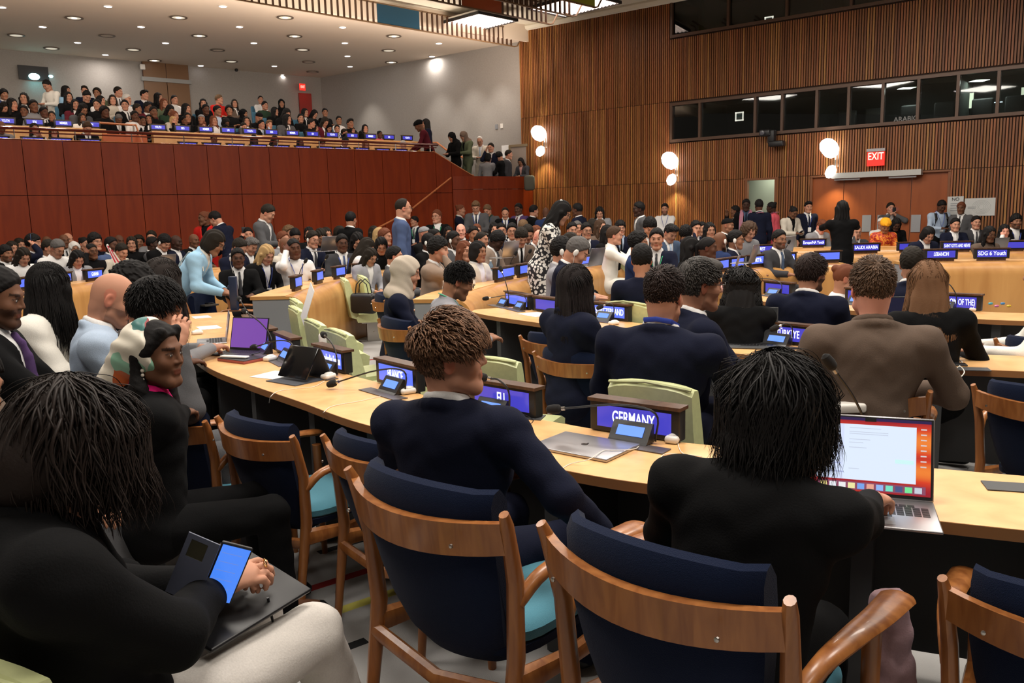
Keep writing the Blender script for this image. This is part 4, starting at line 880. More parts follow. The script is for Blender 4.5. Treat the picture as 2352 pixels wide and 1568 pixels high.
for k, (x, y) in enumerate(bright):
    P = at(x, y, ZC - .01); o = empty('ceiling_light', P, 0, 'small bright round downlight' + rowlab(bright, (x, y)), 'ceiling light', 'bright round downlights')
    if l0 is None:
        MB().lathe([(.10, .012), (.105, 0), (.085, -.006), (.082, .01)], (0, 0, 0), 20).build('trim_ring', M_WHITE, o); MB().lathe([(.082, -.002), (.06, -.008), (.0, -.009)], (0, 0, 0), 20).build('lens', M_LAMP, o); l0 = o
    else:
        for ch in l0.children: c = ch.copy(); COL.objects.link(c); c.parent = o
    if k % 3 == 0: area('downlight', (P[0], P[1], ZC - .05), .15, 18, (1, .92, .85))
l1 = {}
for k, (x, y, st) in enumerate(ringed):
    P = at(x, y, ZC - .01); o = empty('ceiling_light', P, 0, {1: 'wide ringed lamp with lit centre', 0: 'wide ringed lamp glowing dimly', -1: 'wide ringed lamp switched off'}[st] + rowlab([r_[:2] for r_ in ringed], (x, y)), 'ceiling light', {1: 'lit ringed downlights', 0: 'dim ringed downlights', -1: 'unlit ringed downlights'}[st])
    if st not in l1:
        MB().lathe([(.20, .0), (.20, -.012), (.15, -.012), (.15, 0)], (0, 0, 0), 24).build('trim_ring', M_RIM, o); MB().lathe([(.15, -.004), (.1, -.006), (0, -.007)], (0, 0, 0), 20).build('lens', M_DIM if st >= 0 else M_CEIL, o)
        if st == 1: MB().lathe([(.06, -.01), (.05, -.014), (0, -.015)], (0, 0, 0), 14).build('bulb', M_LAMP, o)
        l1[st] = o
    else:
        for ch in l1[st].children: c = ch.copy(); COL.objects.link(c); c.parent = o
o = MB().ball((0, 0, 0), (.06, .06, .05), 10).build('security_camera', M_BLK, color=(.02, .02, .02)); o.location = at(543, 161, ZC - .05); tag(o, 'small black dome camera on the balcony ceiling', 'camera')
for k in range(5): area('ceiling_fill', tuple(rp(t1 - 15 + 4 * k, 5.2, -.7)), 3.4, 75, (1, .84, .70), .4, rot=(math.pi * .70, 0, math.atan2(RU[1], RU[0])))  # added fill lamps, no visible fixture, aimed up to brighten the balcony ceiling
# wall washers on the gray wall
for x, y in ((850, 165), (1010, 150), (1085, 140), (1150, 130), (715, 190)):
    s_, _ = wr(x, y); spot('wall_washer', tuple(wp(s_, ZC - .08, .95)), 130, tuple(wp(s_, 2.6, .0)), 62, .9, (1, .93, .84))
for t_, q_ in ((-14, 3), (-9, 3.5), (-4, 3.5), (1, 3.5), (-12, 6.5), (-6, 6.5), (0, 6.5)):
    area('balcony_light', tuple(rp(t1 - 7 + t_ + 3, ZC - .06, q_)), .5, 15, (1, .88, .74))
# ---------------------------------------------------------------- suspended screens of slats
ZB, ZH = 6.20, .47
BD = np.array([.713, .701]); BN = np.array([BD[1], -BD[0]])   # along, towards the viewer
P0 = np.array([.05, 23.8])
M_BS = mat('screen_slat', (.085, .038, .018), rough=.5); M_BS2 = mat('screen_rail', (.20, .12, .06), rough=.4)
RB = np.stack([np.append(BD, 0), np.append(-BN, 0), [0, 0, 1]], 1)
SL0 = {}
def screen(off, end, length, panels, lab, zig=True):
    o = empty('slat_screen', (0, 0, 0), 0, lab, 'ceiling screen', 'hanging slat screens under the ceiling'); g = lambda t, z, q=0.: np.append(P0 + BN * (off + q) + BD * (end - t), z)
    m = MB(); MB().box(g(length / 2, ZB), (length, .04, .03), RB).build('lower_rail', M_BS2, o, smooth=False); MB().box(g(length / 2 - .3, ZB + ZH), (length + .6, .04, .03), RB).build('upper_rail', M_BS2, o, smooth=False)
    t = .12; k = 0
    while t < length:
        if not any(a_ < t < b_ for a_, b_, _c in panels): m.box(g(t, ZB + ZH / 2), (.028, .05, ZH), RB); k += 1
        t += .165
    m.build('slats', M_BS, o, smooth=False)
    for a_, b_, c_l in panels: MB().box(g((a_ + b_) / 2, ZB + ZH / 2), (b_ - a_, .03, ZH - .03), RB).build('colour_panel', mat('panel_%s' % c_l[0], c_l[1], rough=.6), o, smooth=False)
    if zig: MB().tube([g(0, ZB), g(-.12, ZB + .03), g(-.32, ZB + .30), g(-.45, ZB + .36), g(-.75, ZB + .34)], .02, 6).build('bent_arm', M_BS2, o)
def bt(px, off, py=60):
    r = ray(px, py); p0 = P0 + BN * off; A = np.array([[r[0], -BD[0]], [r[1], -BD[1]]]); t, s = np.linalg.solve(A, p0); return -s
e0 = -bt(1180, 0); 
screen(0, e0, 17, [(bt(963, 0) + e0, bt(868, 0) + e0, ('blue', (.010, .075, .14)))], 'rearmost hanging slat screen with a blue panel')
e1 = -bt(1262, 2.5)
screen(2.5, e1, 14, [(bt(1152, 2.5) + e1, bt(1063, 2.5) + e1, ('orange', (.42, .085, .02)))], 'second hanging slat screen with an orange panel')
e2 = -bt(1316, 3.4); screen(3.4, e2, 9, [(3.2, 5.2, ('green', (.10, .17, .14)))], 'third hanging slat screen with a grey green panel')
e3 = -bt(1366, 4.3); screen(4.3, e3, 8, [(.0, 1.25, ('lime', (.33, .36, .025)))], 'fourth hanging slat screen with a lime panel')
e4 = -bt(1418, 5.1); screen(5.1, e4, 6, [(2, 3.5, ('sage', (.14, .22, .17)))], 'fifth hanging slat screen near the booth windows')
e5 = -bt(1474, 5.9); screen(5.9, e5, 6, [], 'sixth and nearest hanging slat screen in view')
# ceiling luminaires with prismatic covers
M_PRISM = mat('prism', (.9, .8, .75), rough=.4, emit=(1, .80, .70), es=2.6)
for (px, py, lab, w_, d_) in ((1090, 52, 'rectangular prismatic ceiling light between the first two slat screens', 1.35, 1.8), (1318, 12, 'rectangular prismatic ceiling light beside the lime panel', 1.35, 1.8)):
    P = at(px, py, ZB + .36); o = empty('ceiling_light', (0, 0, 0), 0, lab, 'ceiling light', 'rectangular ceiling lights'); o.matrix_world = Matrix.Translation(tuple(P)) @ Matrix(RB.tolist()).to_4x4()
    m = MB(); [m.box((sx * w_ / 2, 0, 0), (.04, d_ + .04, .07)) for sx in (-1, 1)]; [m.box((0, sx * d_ / 2, 0), (w_ + .04, .04, .07)) for sx in (-1, 1)]; m.build('frame', M_BLK, o, smooth=False); MB().box((0, 0, .06), (w_, d_, .04)).build('housing', M_WHITE, o, smooth=False)
    m = MB(); nx_, ny_ = 22, 16
    for i in range(nx_):
        for j in range(ny_):
            x0, y0 = (i + .5) / nx_ * w_ - w_ / 2, (j + .5) / ny_ * d_ - d_ / 2; a_ = w_ / nx_ * .42; b_ = d_ / ny_ * .42
            m.add([(x0 - a_, y0 - b_, 0), (x0 + a_, y0 - b_, 0), (x0 + a_, y0 + b_, 0), (x0 - a_, y0 + b_, 0), (x0, y0, -.025)], [(0, 1, 4), (1, 2, 4), (2, 3, 4), (3, 0, 4)])
    m.box((0, 0, .02), (w_, d_, .01)); m.build('prism_cover', M_PRISM, o, smooth=False)
# ================================================================ FURNITURE
TZ = .745
def strip(C, w, z0, z1, m, name, parent, inset=0., edge=None, a=0, b=None):
    """flat slab along a curve (C = sitter's edge, w to the inside)"""
    C = C[a:b]; I = offset(C, -w); m_ = MB(); n = len(C); V = []
    for P, Q in zip(C, I): V += [(*P, z0), (*Q, z0), (*Q, z1), (*P, z1)]
    F = []
    for i in range(n - 1):
        k = 4 * i; F += [(k, k + 4, k + 5, k + 1), (k + 1, k + 5, k + 6, k + 2), (k + 2, k + 6, k + 7, k + 3), (k + 3, k + 7, k + 4, k)]
    F += [(0, 1, 2, 3), (4 * n - 1, 4 * n - 2, 4 * n - 3, 4 * n - 4)]; m_.add(V, F); return m_.build(name, m, parent)
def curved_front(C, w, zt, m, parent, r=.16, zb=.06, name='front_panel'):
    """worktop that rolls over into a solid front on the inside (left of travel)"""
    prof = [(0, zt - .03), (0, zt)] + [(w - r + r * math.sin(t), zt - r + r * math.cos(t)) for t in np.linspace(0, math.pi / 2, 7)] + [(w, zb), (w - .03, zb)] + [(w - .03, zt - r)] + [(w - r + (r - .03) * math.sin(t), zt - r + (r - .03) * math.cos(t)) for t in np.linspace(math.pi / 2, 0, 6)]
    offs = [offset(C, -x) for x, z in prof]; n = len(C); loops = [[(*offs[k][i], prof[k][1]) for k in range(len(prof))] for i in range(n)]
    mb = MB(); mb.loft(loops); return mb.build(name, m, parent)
def table(name, label, P, w, cat='table', a=0, b=None, front=False, ends=True):
    C = smooth_curve(P, 10); t = empty(name, (*C[len(C) // 2], 0), 0, label, cat); t.location = (0, 0, 0)
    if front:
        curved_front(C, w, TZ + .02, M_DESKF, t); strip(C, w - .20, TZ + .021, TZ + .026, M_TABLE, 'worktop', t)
        for e, sg in ((0, 1), (-1, -1)):
            d = (C[1] - C[0]) if e == 0 else (C[-2] - C[-1]); d /= np.linalg.norm(d); p = C[e]; q = offset(C, -w)[e]; s_ = (q - p) / np.linalg.norm(q - p)
            pts = [(0.02, .06), (w - .035, .06), (w - .035, TZ - .14)] + [(w - .175 + .14 * math.sin(a_), TZ - .14 + .14 * math.cos(a_)) for a_ in np.linspace(math.pi / 2, 0, 6)] + [(.02, TZ)]
            m = MB(); v = [(*(p + s_ * x + d * k), z) for k in (.01, .03) for x, z in pts]; n = len(pts); m.add(v, [tuple(range(n)), tuple(range(n, 2 * n))[::-1]]); m.build('end_panel', M_GRAYP, t, smooth=False)
    else:
        strip(C, w, TZ - .035, TZ, M_TABLE, 'worktop', t); strip(offset(C, .002), .012, TZ - .036, TZ - .001, mat('table_edge', (.30, .13, .045), rough=.4), 'edge_band', t)
        I = offset(C, -(w - .05)); strip(I, .03, .10, TZ - .035, M_DGREY, 'modesty_panel', t)
        I2 = offset(C, -(w * .45))
        L = np.linspace(3, len(C) - 4, max(2, len(C) // 9)).astype(int)
        for i in L:
            d = C[i + 1] - C[i - 1]; an = math.atan2(d[1], d[0]); MB().box((*offset(C, -w * .5)[i], (TZ - .03) / 2), (.06, w * .8, TZ - .04), rot('Z', an)).build('leg', M_DGREY, t, smooth=False)
    return t, C
def XY(*pts): return [np.array(at(x, y, TZ)[:2]) for x, y in pts]
WA, WB = .52, .50
tA, CA = table('curved_table', 'long curved pale wood table with the GERMANY and FRANCE displays, nearest the camera', [(-3.25, 7.95), (-3.0, 7.3), (-2.5, 6.15), (-1.93, 5.11), (-1.51, 4.54), (-1.05, 3.99), (-.62, 3.48), (.16, 2.80), (.60, 2.54), (1.14, 2.26), (1.9, 1.98), (2.7, 1.9)], WA)
tB, CB_ = table('curved_table', 'curved pale wood table with the SWITZERLAND and TÜRKIYE displays', [(-.42, 7.72), (-.22, 7.3), (.18, 6.75), (.85, 5.92), (1.25, 5.2), (1.78, 4.66), (2.46, 4.36), (3.2, 4.1), (4.2, 4.0)], WB)
tC, CC_ = table('curved_table', 'curved pale wood table with the KINGDOM OF THE display, third from the camera', [(2.18, 8.25), (2.42, 7.75), (2.85, 7.0), (3.45, 6.35), (3.9, 6.05), (4.8, 5.75), (6, 5.7)], .50)
# far halves: solid fronts that face the centre (curve runs so that the inside is on its left)
FZ, KD, TF = .86, .876, .10
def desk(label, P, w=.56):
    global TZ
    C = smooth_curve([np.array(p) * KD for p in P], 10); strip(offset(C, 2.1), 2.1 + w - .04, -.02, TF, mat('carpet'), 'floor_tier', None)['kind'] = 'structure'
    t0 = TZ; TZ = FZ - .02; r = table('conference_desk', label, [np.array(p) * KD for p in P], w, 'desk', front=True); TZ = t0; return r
dA2, DA2 = desk('solid fronted wooden desk with a grey end panel, behind the pale green seats', [(-.2, 15.9), (-1.4, 14.9), (-2.3, 13.5), (-2.86, 12.0), (-3.0, 10.6), (-3.02, 9.55)])
dA3, DA3 = desk('long solid fronted desk with the CHAD display far behind the patterned dress', [(4.9, 18.2), (3.3, 18.1), (1.7, 17.5), (.5, 16.6), (-.05, 16.05)])
dA4, DA4 = desk('solid fronted desk with the Europe/NA Youth display near the right wall', [(8.3, 17.0), (7.0, 17.5), (5.4, 17.75)])
dB2, DB2 = desk('solid fronted wooden desk curving away behind the curly haired man', [(2.9, 15.1), (1.7, 14.3), (.7, 13.1), (.0, 11.9), (-.55, 10.7), (-.92, 9.5), (-1.05, 8.75)])
dB3, DB3 = desk('solid fronted wooden desk with the REST display, third row on the right', [(4.95, 15.6), (4.0, 15.5), (3.1, 15.2)])
dB4, DB4 = desk('solid fronted wooden desk with the SAUDI ARABIA display', [(10.2, 14.2), (8.6, 14.75), (7.0, 15.1), (5.75, 15.15)])
dC2, DC2 = desk('solid fronted wooden desk with the MAURITANIA display and rounded end', [(5.0, 13.0), (4.2, 12.85), (3.4, 12.4), (2.6, 11.6), (2.1, 10.8), (1.9, 10.1)])
dC3, DC3 = desk('solid fronted wooden desk with the LEBANON and SDG 6 Youth displays', [(9.6, 12.0), (8.4, 12.25), (7.0, 12.6), (5.9, 12.75)])
dW1, DW1 = desk('solid fronted wooden desk at far left behind the woman in white', [(-5.6, 15.8), (-6.5, 14.4), (-6.85, 12.9), (-7.0, 11.5), (-7.1, 9.5)])
# ---- balcony desks
def bdesk(q, ta, tb, z, label):
    o = empty('balcony_desk', (0, 0, 0), 0, label, 'desk'); n = 7; a = [rp(ta + (tb - ta) * k / n, 0, q)[:2] for k in range(n + 1)]
    curved_front(np.array(a), -.55 if False else .55, z, M_DESKF, o, r=.12, zb=z - .76) if False else None
    m = MB(); m.box(rp((ta + tb) / 2, z - .02, q + .22), (tb - ta, .5, .05), RR); m.build('worktop', M_TABLE, o, smooth=False)
    prof = [(0, z - .8), (0, z - .12), (.03, z - .05), (.10, z), (.16, z), (.16, z - .8)]; loops = [[tuple(rp(t, zz, q - .10 + x)) for x, zz in prof] for t in np.linspace(ta, tb, 8)]; MB().loft(loops).build('front_panel', M_DESKF, o)
    return o
tg = [rt(232), rt(352)]
def rtq(px, q, py=320):
    r = ray(px, py); A = np.array([[r[0], -RU[0]], [r[1], -RU[1]]]); p0 = rp(0, 0, q)[:2]; t, s = np.linalg.solve(A, p0); return s
Z1, Z2 = 3.175, 3.69
bdesk(.32, rt(260) - 14, rt(243), Z1, 'front balcony desk left of the aisle, just behind the parapet'); bdesk(.32, rt(400), rt(985), Z1, 'front balcony desk right of the aisle, just behind the parapet')
bdesk(1.9, rtq(245, 1.9) - 14, rtq(245, 1.9), Z2, 'second balcony desk left of the aisle, pale wood front'); bdesk(1.9, rtq(350, 1.9), rtq(960, 1.9), Z2, 'second balcony desk right of the aisle, long pale wood front')
o = empty('aisle_rail', (0, 0, 0), 0, 'steel and wood handrail in the balcony aisle beside the man in the dark suit', 'rail')
a0, a1, a2 = rtq(232, 1.75), rtq(315, 1.75), rtq(330, 1.2)
MB().tube([rp(a0, Z2 + .12, 1.75), rp(a1, Z2 + .10, 1.75), rp(a2, Z1 + .05, 1.2)], .025, 8).build('handrail', M_CAP, o)
for a_ in (rtq(277, 1.75), rtq(309, 1.75)): MB().tube([rp(a_, Z1 - .5, 1.75), rp(a_, Z2 + .1, 1.75)], .02, 6).build('post', M_STEEL, o)
m = MB()
for k in range(2): m_ = MB().rbox(tuple(rp(rtq(262 + 48 * k, 1.7), Z1 + .1, 1.65)), (.5, .04, .6), .05, RR).build('wooden_panel', mat('panel_orange', (.42, .14, .03), rough=.4)); tag(m_, ['left', 'right'][k] + ' rounded orange wooden panel at the balcony aisle', 'panel')
# ---- chairs
def wood_chair():
    r = empty('conference_chair'); P = {}
    # rear posts (splayed, tapering legs that end in small horns), front legs
    for s in (-1, 1):
        MB().tube([(s * .275, -.30, 0), (s * .270, -.275, .20), (s * .272, -.235, .44), (s * .285, -.245, .66), (s * .298, -.285, .82), (s * .303, -.30, .855)], [.017, .021, .027, .025, .019, .014], 10, flat=.85, up=(1, 0, 0)).build('rear_leg', M_CHW, r)
        MB().tube([(s * .27, .24, 0), (s * .27, .235, .3), (s * .272, .23, .60)], [.015, .021, .024], 10).build('front_leg', M_CHW, r)
        ar = [(s * .285, -.24, .60), (s * .305, -.16, .66), (s * .318, -.02, .672), (s * .322, .12, .665), (s * .315, .26, .652), (s * .312, .30, .645)]
        MB().tube(smooth_curve(ar, 4), np.interp(np.linspace(0, 1, 21), [0, .2, .5, .8, 1], [.020, .022, .034, .042, .020]), 12, flat=np.interp(np.linspace(0, 1, 21), [0, .2, .5, 1], [1, .8, .42, .4])).build('armrest', M_CHW, r)
        MB().tube([(s * .272, -.24, .375), (s * .27, 0, .35), (s * .27, .235, .36)], [.028, .020, .026], 8, flat=1.4).build('side_rail', M_CHW, r)
        MB().lathe([(.0055, 0), (.0055, .005), (.003, .006)], (s * .20, -.378, .775), 8, rot('X', math.pi / 2)).build('screw_cap', M_STEEL, r)
    MB().tube([(-.27, -.255, .35), (0, -.262, .30), (.27, -.255, .35)], .020, 8, flat=1.3).build('rear_rail', M_CHW, r); MB().tube([(-.27, .235, .36), (.27, .235, .36)], .020, 8).build('front_rail', M_CHW, r)
    # curved top rail
    n = 15; loops = []
    for x in np.linspace(-.292, .292, n):
        y = -.275 - .095 * (1 - (x / .292) ** 2); h = .042 + .004 * (1 - (x / .292) ** 2); zc = .785 - .012 * (1 - (x / .292) ** 2)
        loops.append([(x, y - .013, zc - h), (x, y + .013, zc - h), (x, y + .013 - .008, zc + h), (x, y - .013 - .010, zc + h)])
    MB().loft(loops).build('top_rail', M_CHW, r)
    # upholstered back: pad above rail, shell below curving into seat pan
    m = MB(); loops = []
    prof = [(-.245, .885, .24), (-.262, .90, .245), (-.285, .893, .248), (-.300, .865, .25), (-.298, .80, .25), (-.285, .70, .248), (-.262, .60, .235), (-.235, .50, .215), (-.205, .42, .19), (-.16, .365, .18)]
    inner = [(-.10, .375, .18), (-.165, .43, .19), (-.195, .50, .215), (-.215, .60, .235), (-.232, .70, .248), (-.238, .80, .25), (-.236, .865, .245)]
    prof = prof + inner; n = 13
    for x in np.linspace(-1, 1, n):
        loops.append([(x * w * (1 - .03 * abs(x) ** 6), y - .062 * (1 - x * x) + (.02 if abs(x) == 1 else 0), z - (.012 * x * x if z > .8 else 0)) for y, z, w in prof])
    m.loft(loops); m.build('backrest', M_NAVY, r)
    m = MB(); L = []
    for z, k in ((.385, .9), (.395, .99), (.42, 1.0)): L.append([(.235 * k * np.sign(math.cos(a)) * abs(math.cos(a)) ** .5, .02 + .235 * k * np.sign(math.sin(a)) * abs(math.sin(a)) ** .5, z) for a in np.linspace(0, 2 * math.pi, 28, endpoint=False)])
    m.loft(L); m.build('seat_pan', M_NAVY, r)
    m = MB(); L = []
    for z, k in ((.418, .96), (.43, 1.02), (.455, 1.02), (.468, .95), (.474, .7), (.476, .3)): L.append([(.232 * k * np.sign(math.cos(a)) * abs(math.cos(a)) ** .5, .03 + .225 * k * np.sign(math.sin(a)) * abs(math.sin(a)) ** .5, z) for a in np.linspace(0, 2 * math.pi, 28, endpoint=False)])
    m.loft(L); m.build('seat_cushion', M_TEAL, r)
    return r
def green_seat():
    r = empty('green_seat')
    def slab(name, prof, w, n=9, bow=.03):
        loops = []
        for x in np.linspace(-1, 1, n): loops.append([(x * w, y - bow * (1 - x * x), z - .03 * (abs(x) ** 3) * (z > .85)) for y, z in prof])
        MB().loft(loops).build(name, M_GREEN, r)
    slab('backrest', [(-.30, .90), (-.335, .905), (-.36, .88), (-.345, .70), (-.29, .42), (-.22, .40), (-.20, .44), (-.255, .70), (-.285, .86)], .205)
    slab('seat', [(-.22, .36), (-.24, .42), (-.20, .46), (.18, .475), (.23, .45), (.22, .37), (.15, .35)], .22, bow=0)
    MB().tube([(-.20, -.355, .88), (0, -.388, .905), (.20, -.355, .88)], .008, 6).build('piping', M_GREEN, r)
    MB().box((0, -.02, .17), (.12, .16, .34)).build('pedestal', M_STEEL, r); MB().box((0, -.02, .345), (.3, .3, .02)).build('mounting_plate', M_STEEL, r)
    return r
WCH = GCH = None
def place_chair(x, y, a, label, group='navy conference chairs with wooden frames', kind='w', s=1., z=0):
    global WCH, GCH
    if kind == 'w':
        if WCH is None: o = WCH = wood_chair()
        else: o = copy_tree(WCH)
    else:
        if GCH is None: o = GCH = green_seat()
        else: o = copy_tree(GCH)
    o.location = (x, y, z); o.rotation_euler = (0, 0, -math.radians(a)); o.scale = (s,) * 3
    return tag(o, label, 'chair', group)
def chair_px(L, R, label, zt=.855, **k):
    """both rear post tops picked in the photograph"""
    a, b = at(*L, zt), at(*R, zt); d = b - a; ang = math.degrees(math.atan2(-d[1], d[0])); w = np.linalg.norm(d[:2]); s = min(max(w / .606, .92), 1.08); an = math.radians(ang)
    f = np.array([math.sin(an), math.cos(an)]); p = a[:2] + np.array([f[1], -f[0]]) * .303 * s + f * .30 * s; return place_chair(p[0], p[1], ang, label, s=s, **k)
CHAIRS = {}
for k_, L_, R_, lb in (('P1', (800, 1103), (1158, 1215), 'navy wool chair with wooden frame holding the young man in the navy suit'), ('P2', (1243, 1234), (1813, 1420), 'nearest navy wool chair, in front of the typing woman in black'),
                       ('n3', (2168, 1262), (2520, 1330), 'navy chair cut by the right frame edge at the near table'), ('n0', (738, 960), (905, 1000), 'empty navy chair just left of the young man, seat partly hidden'),
                       ('n1', (494, 924), (668, 966), 'empty navy chair with a visible teal seat beside the woman in the headscarf'), ('nm', (282, 905), (420, 925), 'navy chair under the woman with the patterned headscarf'),
                       ('b1', (1193, 748), (1330, 760), 'navy chair behind the long haired woman in the dark blazer'), ('b2', (1225, 782), (1392, 800), 'empty navy chair facing the SWITZERLAND table'),
                       ('b3', (1812, 866), (2138, 884), 'navy chair under the man in the brown jacket'), ('b4', (2237, 850), (2470, 880), 'navy chair at right edge facing the second table'),
                       ('c1', (1785, 712), (1935, 722), 'navy chair under the bearded man in the navy suit'), ('c2', (2287, 752), (2420, 770), 'navy chair beside the person in pale sleeves at the right edge')):
    CHAIRS[k_] = chair_px(L_, R_, lb)
for x, y, a, lb in ((-.62, 6.25, 60, 'navy chair with orange wooden arms under the woman in the pale headscarf'), (-.98, 8.15, 75, 'navy chair in front of the man in the taupe suit'), 
                    (-2.98, 8.6, 95, 'navy chair pulled by the bending woman in the light blue blazer'), (-2.95, 9.75, 100, 'navy chair under the blonde woman in black'), (-2.95, 5.25, 55, 'navy chair under the bald man in the pale blue jacket'),
                    (-2.35, 4.25, 52, 'navy chair draped with a black coat beside the black haired woman'), (.35, 13.4, 190, 'navy chair back near the CHAD display')):
    place_chair(x, y, a, lb)
def gseat_px(L, R, lb, zt=.905, a=None):
    p, q = at(*L, zt), at(*R, zt); d = q - p; an = math.degrees(math.atan2(-d[1], d[0])) if a is None else a; r_ = math.radians(an); f = np.array([math.sin(r_), math.cos(r_)]); c = (p + q)[:2] / 2 + f * .34
    return place_chair(c[0], c[1], an, lb, 'pale green seats on steel pedestals', 'g')
for L_, R_, a_, lb in (((664, 688), (692, 681), 68, 'farthest pale green seat of the row, a sheet of paper on its back'), ((653, 707), (700, 697), 66, 'second pale green seat of the row behind the near table'), ((690, 735), (748, 729), 62, 'third pale green seat of the row behind the near table'),
    ((739, 757), (808, 750), 58, 'nearest pale green seat of the row, a white headset hung on its side'), ((1405, 861), (1590, 882), None, 'pale green seat behind the GERMANY display'), ((1060, 812), (1160, 818), None, 'pale green seat half hidden behind the young man\'s head'),
    ((1405, 688), (1474, 692), None, 'pale green seat behind the SWITZERLAND display'), ((1634, 715), (1712, 716), None, 'pale green seat behind the black laptop lid'), ((1380, 601), (1432, 600), None, 'pale green seat back in front of the white jacket man'),
    ((768, 642), (812, 632), 75, 'pale green seat holding the black handbag'), ((812, 634), (848, 628), 70, 'pale green seat under the woman in the pale grey jacket'), ((1243, 627), (1262, 618), 70, 'pale green seat under the man in the grey suit with headset')):
    gseat_px(L_, R_, lb, a=a_)
# ---- display units, microphones
UNIT = {}
def display(P, a, txt, label, s=1., w=.40, bright=False, sh=None, post=True):
    """country display on the inner table edge: walnut box, black bezel, two-sided blue screen with lettering"""
    o = empty('name_display', P, -math.radians(a), label, 'display', None, s)
    k = ('d', round(w, 2), bright)
    if k not in UNIT:
        b_ = MB().rbox((0, 0, .092), (w, .055, .125), .006); f_ = MB().box((0, 0, .160), (w + .012, .075, .014)); b2 = MB(); b2.box((0, 0, .016), (w * .8, .04, .032)); sc = MB().box((0, -.0285, .095), (w - .07, .002, .088)); sc.box((0, .0285, .095), (w - .07, .002, .088))
        UNIT[k] = [('casing', b_.mesh('casing', M_BLK)), ('wooden_top', f_.mesh('wooden_top', M_DWOOD, False)), ('stand', b2.mesh('stand', M_DWOOD, False)), ('screen', sc.mesh('screen', M_SCR2 if bright else M_SCR, False))]
    for n_, me in UNIT[k]: c = link(n_, me, parent=o)
    if txt:
        h = .056; W_ = (w - .09) if len(txt) > 9 else None
        text(txt, h * 1.25, M_TXT, o, (0, -.0305, .095), rot('X', math.pi / 2), sx=.58, width=W_)
    return o
def mic(P, a, label, tip=(.05, -.30, .16), s=1., console=True, fw=.17):
    """delegate console with a small lit screen and a gooseneck microphone; local -y points to the sitter"""
    o = empty('microphone_console', P, -math.radians(a), label, 'microphone', None, s)
    if 'mc' not in UNIT:
        m = MB(); m.add([(-.085, -.03, .004), (.085, -.03, .004), (.085, .04, .004), (-.085, .04, .004), (-.085, -.018, .012), (.085, -.018, .012), (.085, .03, .075), (-.085, .03, .075), (.085, .04, .075), (-.085, .04, .075)], [(0, 3, 2, 1), (0, 1, 5, 4), (4, 5, 6, 7), (7, 6, 8, 9), (9, 8, 2, 3), (0, 4, 7, 9, 3), (1, 2, 8, 6, 5)])
        UNIT['mc'] = m.mesh('console', M_BLK, False)
        d = np.array([0, .048, .063]); d /= np.linalg.norm(d); R = np.stack([[1, 0, 0], d, np.cross([1, 0, 0], d)], 1); c = np.array([0, .006, .0435]) + np.cross([1, 0, 0], d) * .002
        UNIT['ms'] = MB().box(tuple(c), (.115, .042, .002), R).mesh('console_screen', mat('console_screen', (.02, .02, .05), emit=(.13, .30, 1.0), es=1.3), False)
        UNIT['mp'] = MB().box((0, -.045, .002), (.36, .075, .003)).mesh('control_plate', mat('control_plate', (.10, .085, .085), rough=.45, metal=.4), False)
    if console: link('console', UNIT['mc'], parent=o); link('console_screen', UNIT['ms'], parent=o); link('control_plate', UNIT['mp'], parent=o)
    t = np.array(tip, float); b = np.array([.095, .03, .01]); mid1 = b + np.array([0, .0, .11]); mid2 = b + (t - b) * .35 + np.array([0, 0, .10]); d = t - mid2; d /= np.linalg.norm(d)
    MB().tube(smooth_curve([b, mid1, mid2, t - d * .04], 5), .0045, 6).build('gooseneck', M_BLK, o); MB().tube([t - d * .045, t - d * .03], .008, 8).build('ring', M_STEEL, o)
    MB().tube([t - d * .028, t - d * .02, t, t + d * .025, t + d * .034], [.010, .018, .020, .016, .006], 12).build('foam_head', mat('mic_foam', (.012, .011, .011), rough=1.), o)
    return o
def table_pt(C, w, px, z, frac): # point on the table at fraction frac of its width (0 sitter, 1 inside), near image column px
    I = offset(C, -w * frac); best = min(range(len(I) - 1), key=lambda i: min(abs(proj_px(I[i], z) - px), abs(proj_px(I[i + 1], z) - px)) + (0 if (proj_px(I[i], z) - px) * (proj_px(I[i + 1], z) - px) <= 0 else 500))
    a, b = proj_px(I[best], z), proj_px(I[best + 1], z); t = 0 if abs(b - a) < 1e-6 else min(max((px - a) / (b - a), 0), 1); p = I[best] * (1 - t) + I[best + 1] * t; d = I[best + 1] - I[best]
    return p, math.degrees(math.atan2(-d[1], d[0]))
def proj_px(p, z): v = np.array([p[0], p[1], z - H]); return 1176 + F_PX * (v @ CR) / (v @ _F)
def unit_at(C, w, px, txt, lab, who, wd=.40, tip=None, bright=False, frac=1.03, con=True, mf=.82, mdx=-.10):
    p, a = table_pt(C, w, px, TZ + .1, frac); d = display((p[0], p[1], TZ + .004 - (.03 if frac > 1 else 0)), a, txt, lab, w=wd, bright=bright)
    if con:
        q, a2 = table_pt(C, w, px, TZ + .1, mf); r_ = np.array([math.cos(math.radians(a)), -math.sin(math.radians(a))]) * mdx; mic((q[0] + r_[0], q[1] + r_[1], TZ + .001), a, who, tip or (.05, -.30, .16))
    return d
unit_at(CA, WA, 1462, 'GERMANY', 'walnut topped display reading GERMANY on the near table', 'gooseneck microphone and lit console in front of the GERMANY display', tip=(-.29, -.09, .115), mdx=-.03)
unit_at(CA, WA, 918, 'FRANCE', 'display reading FRANCE left of the young man', 'gooseneck microphone bent left in front of the FRANCE display', tip=(-.30, -.17, .03), bright=True)
unit_at(CA, WA, 1160, 'EU', 'display ending in U behind the young man\'s face', 'microphone console half hidden behind the young man', bright=False, tip=(-.02, -.02, .18))
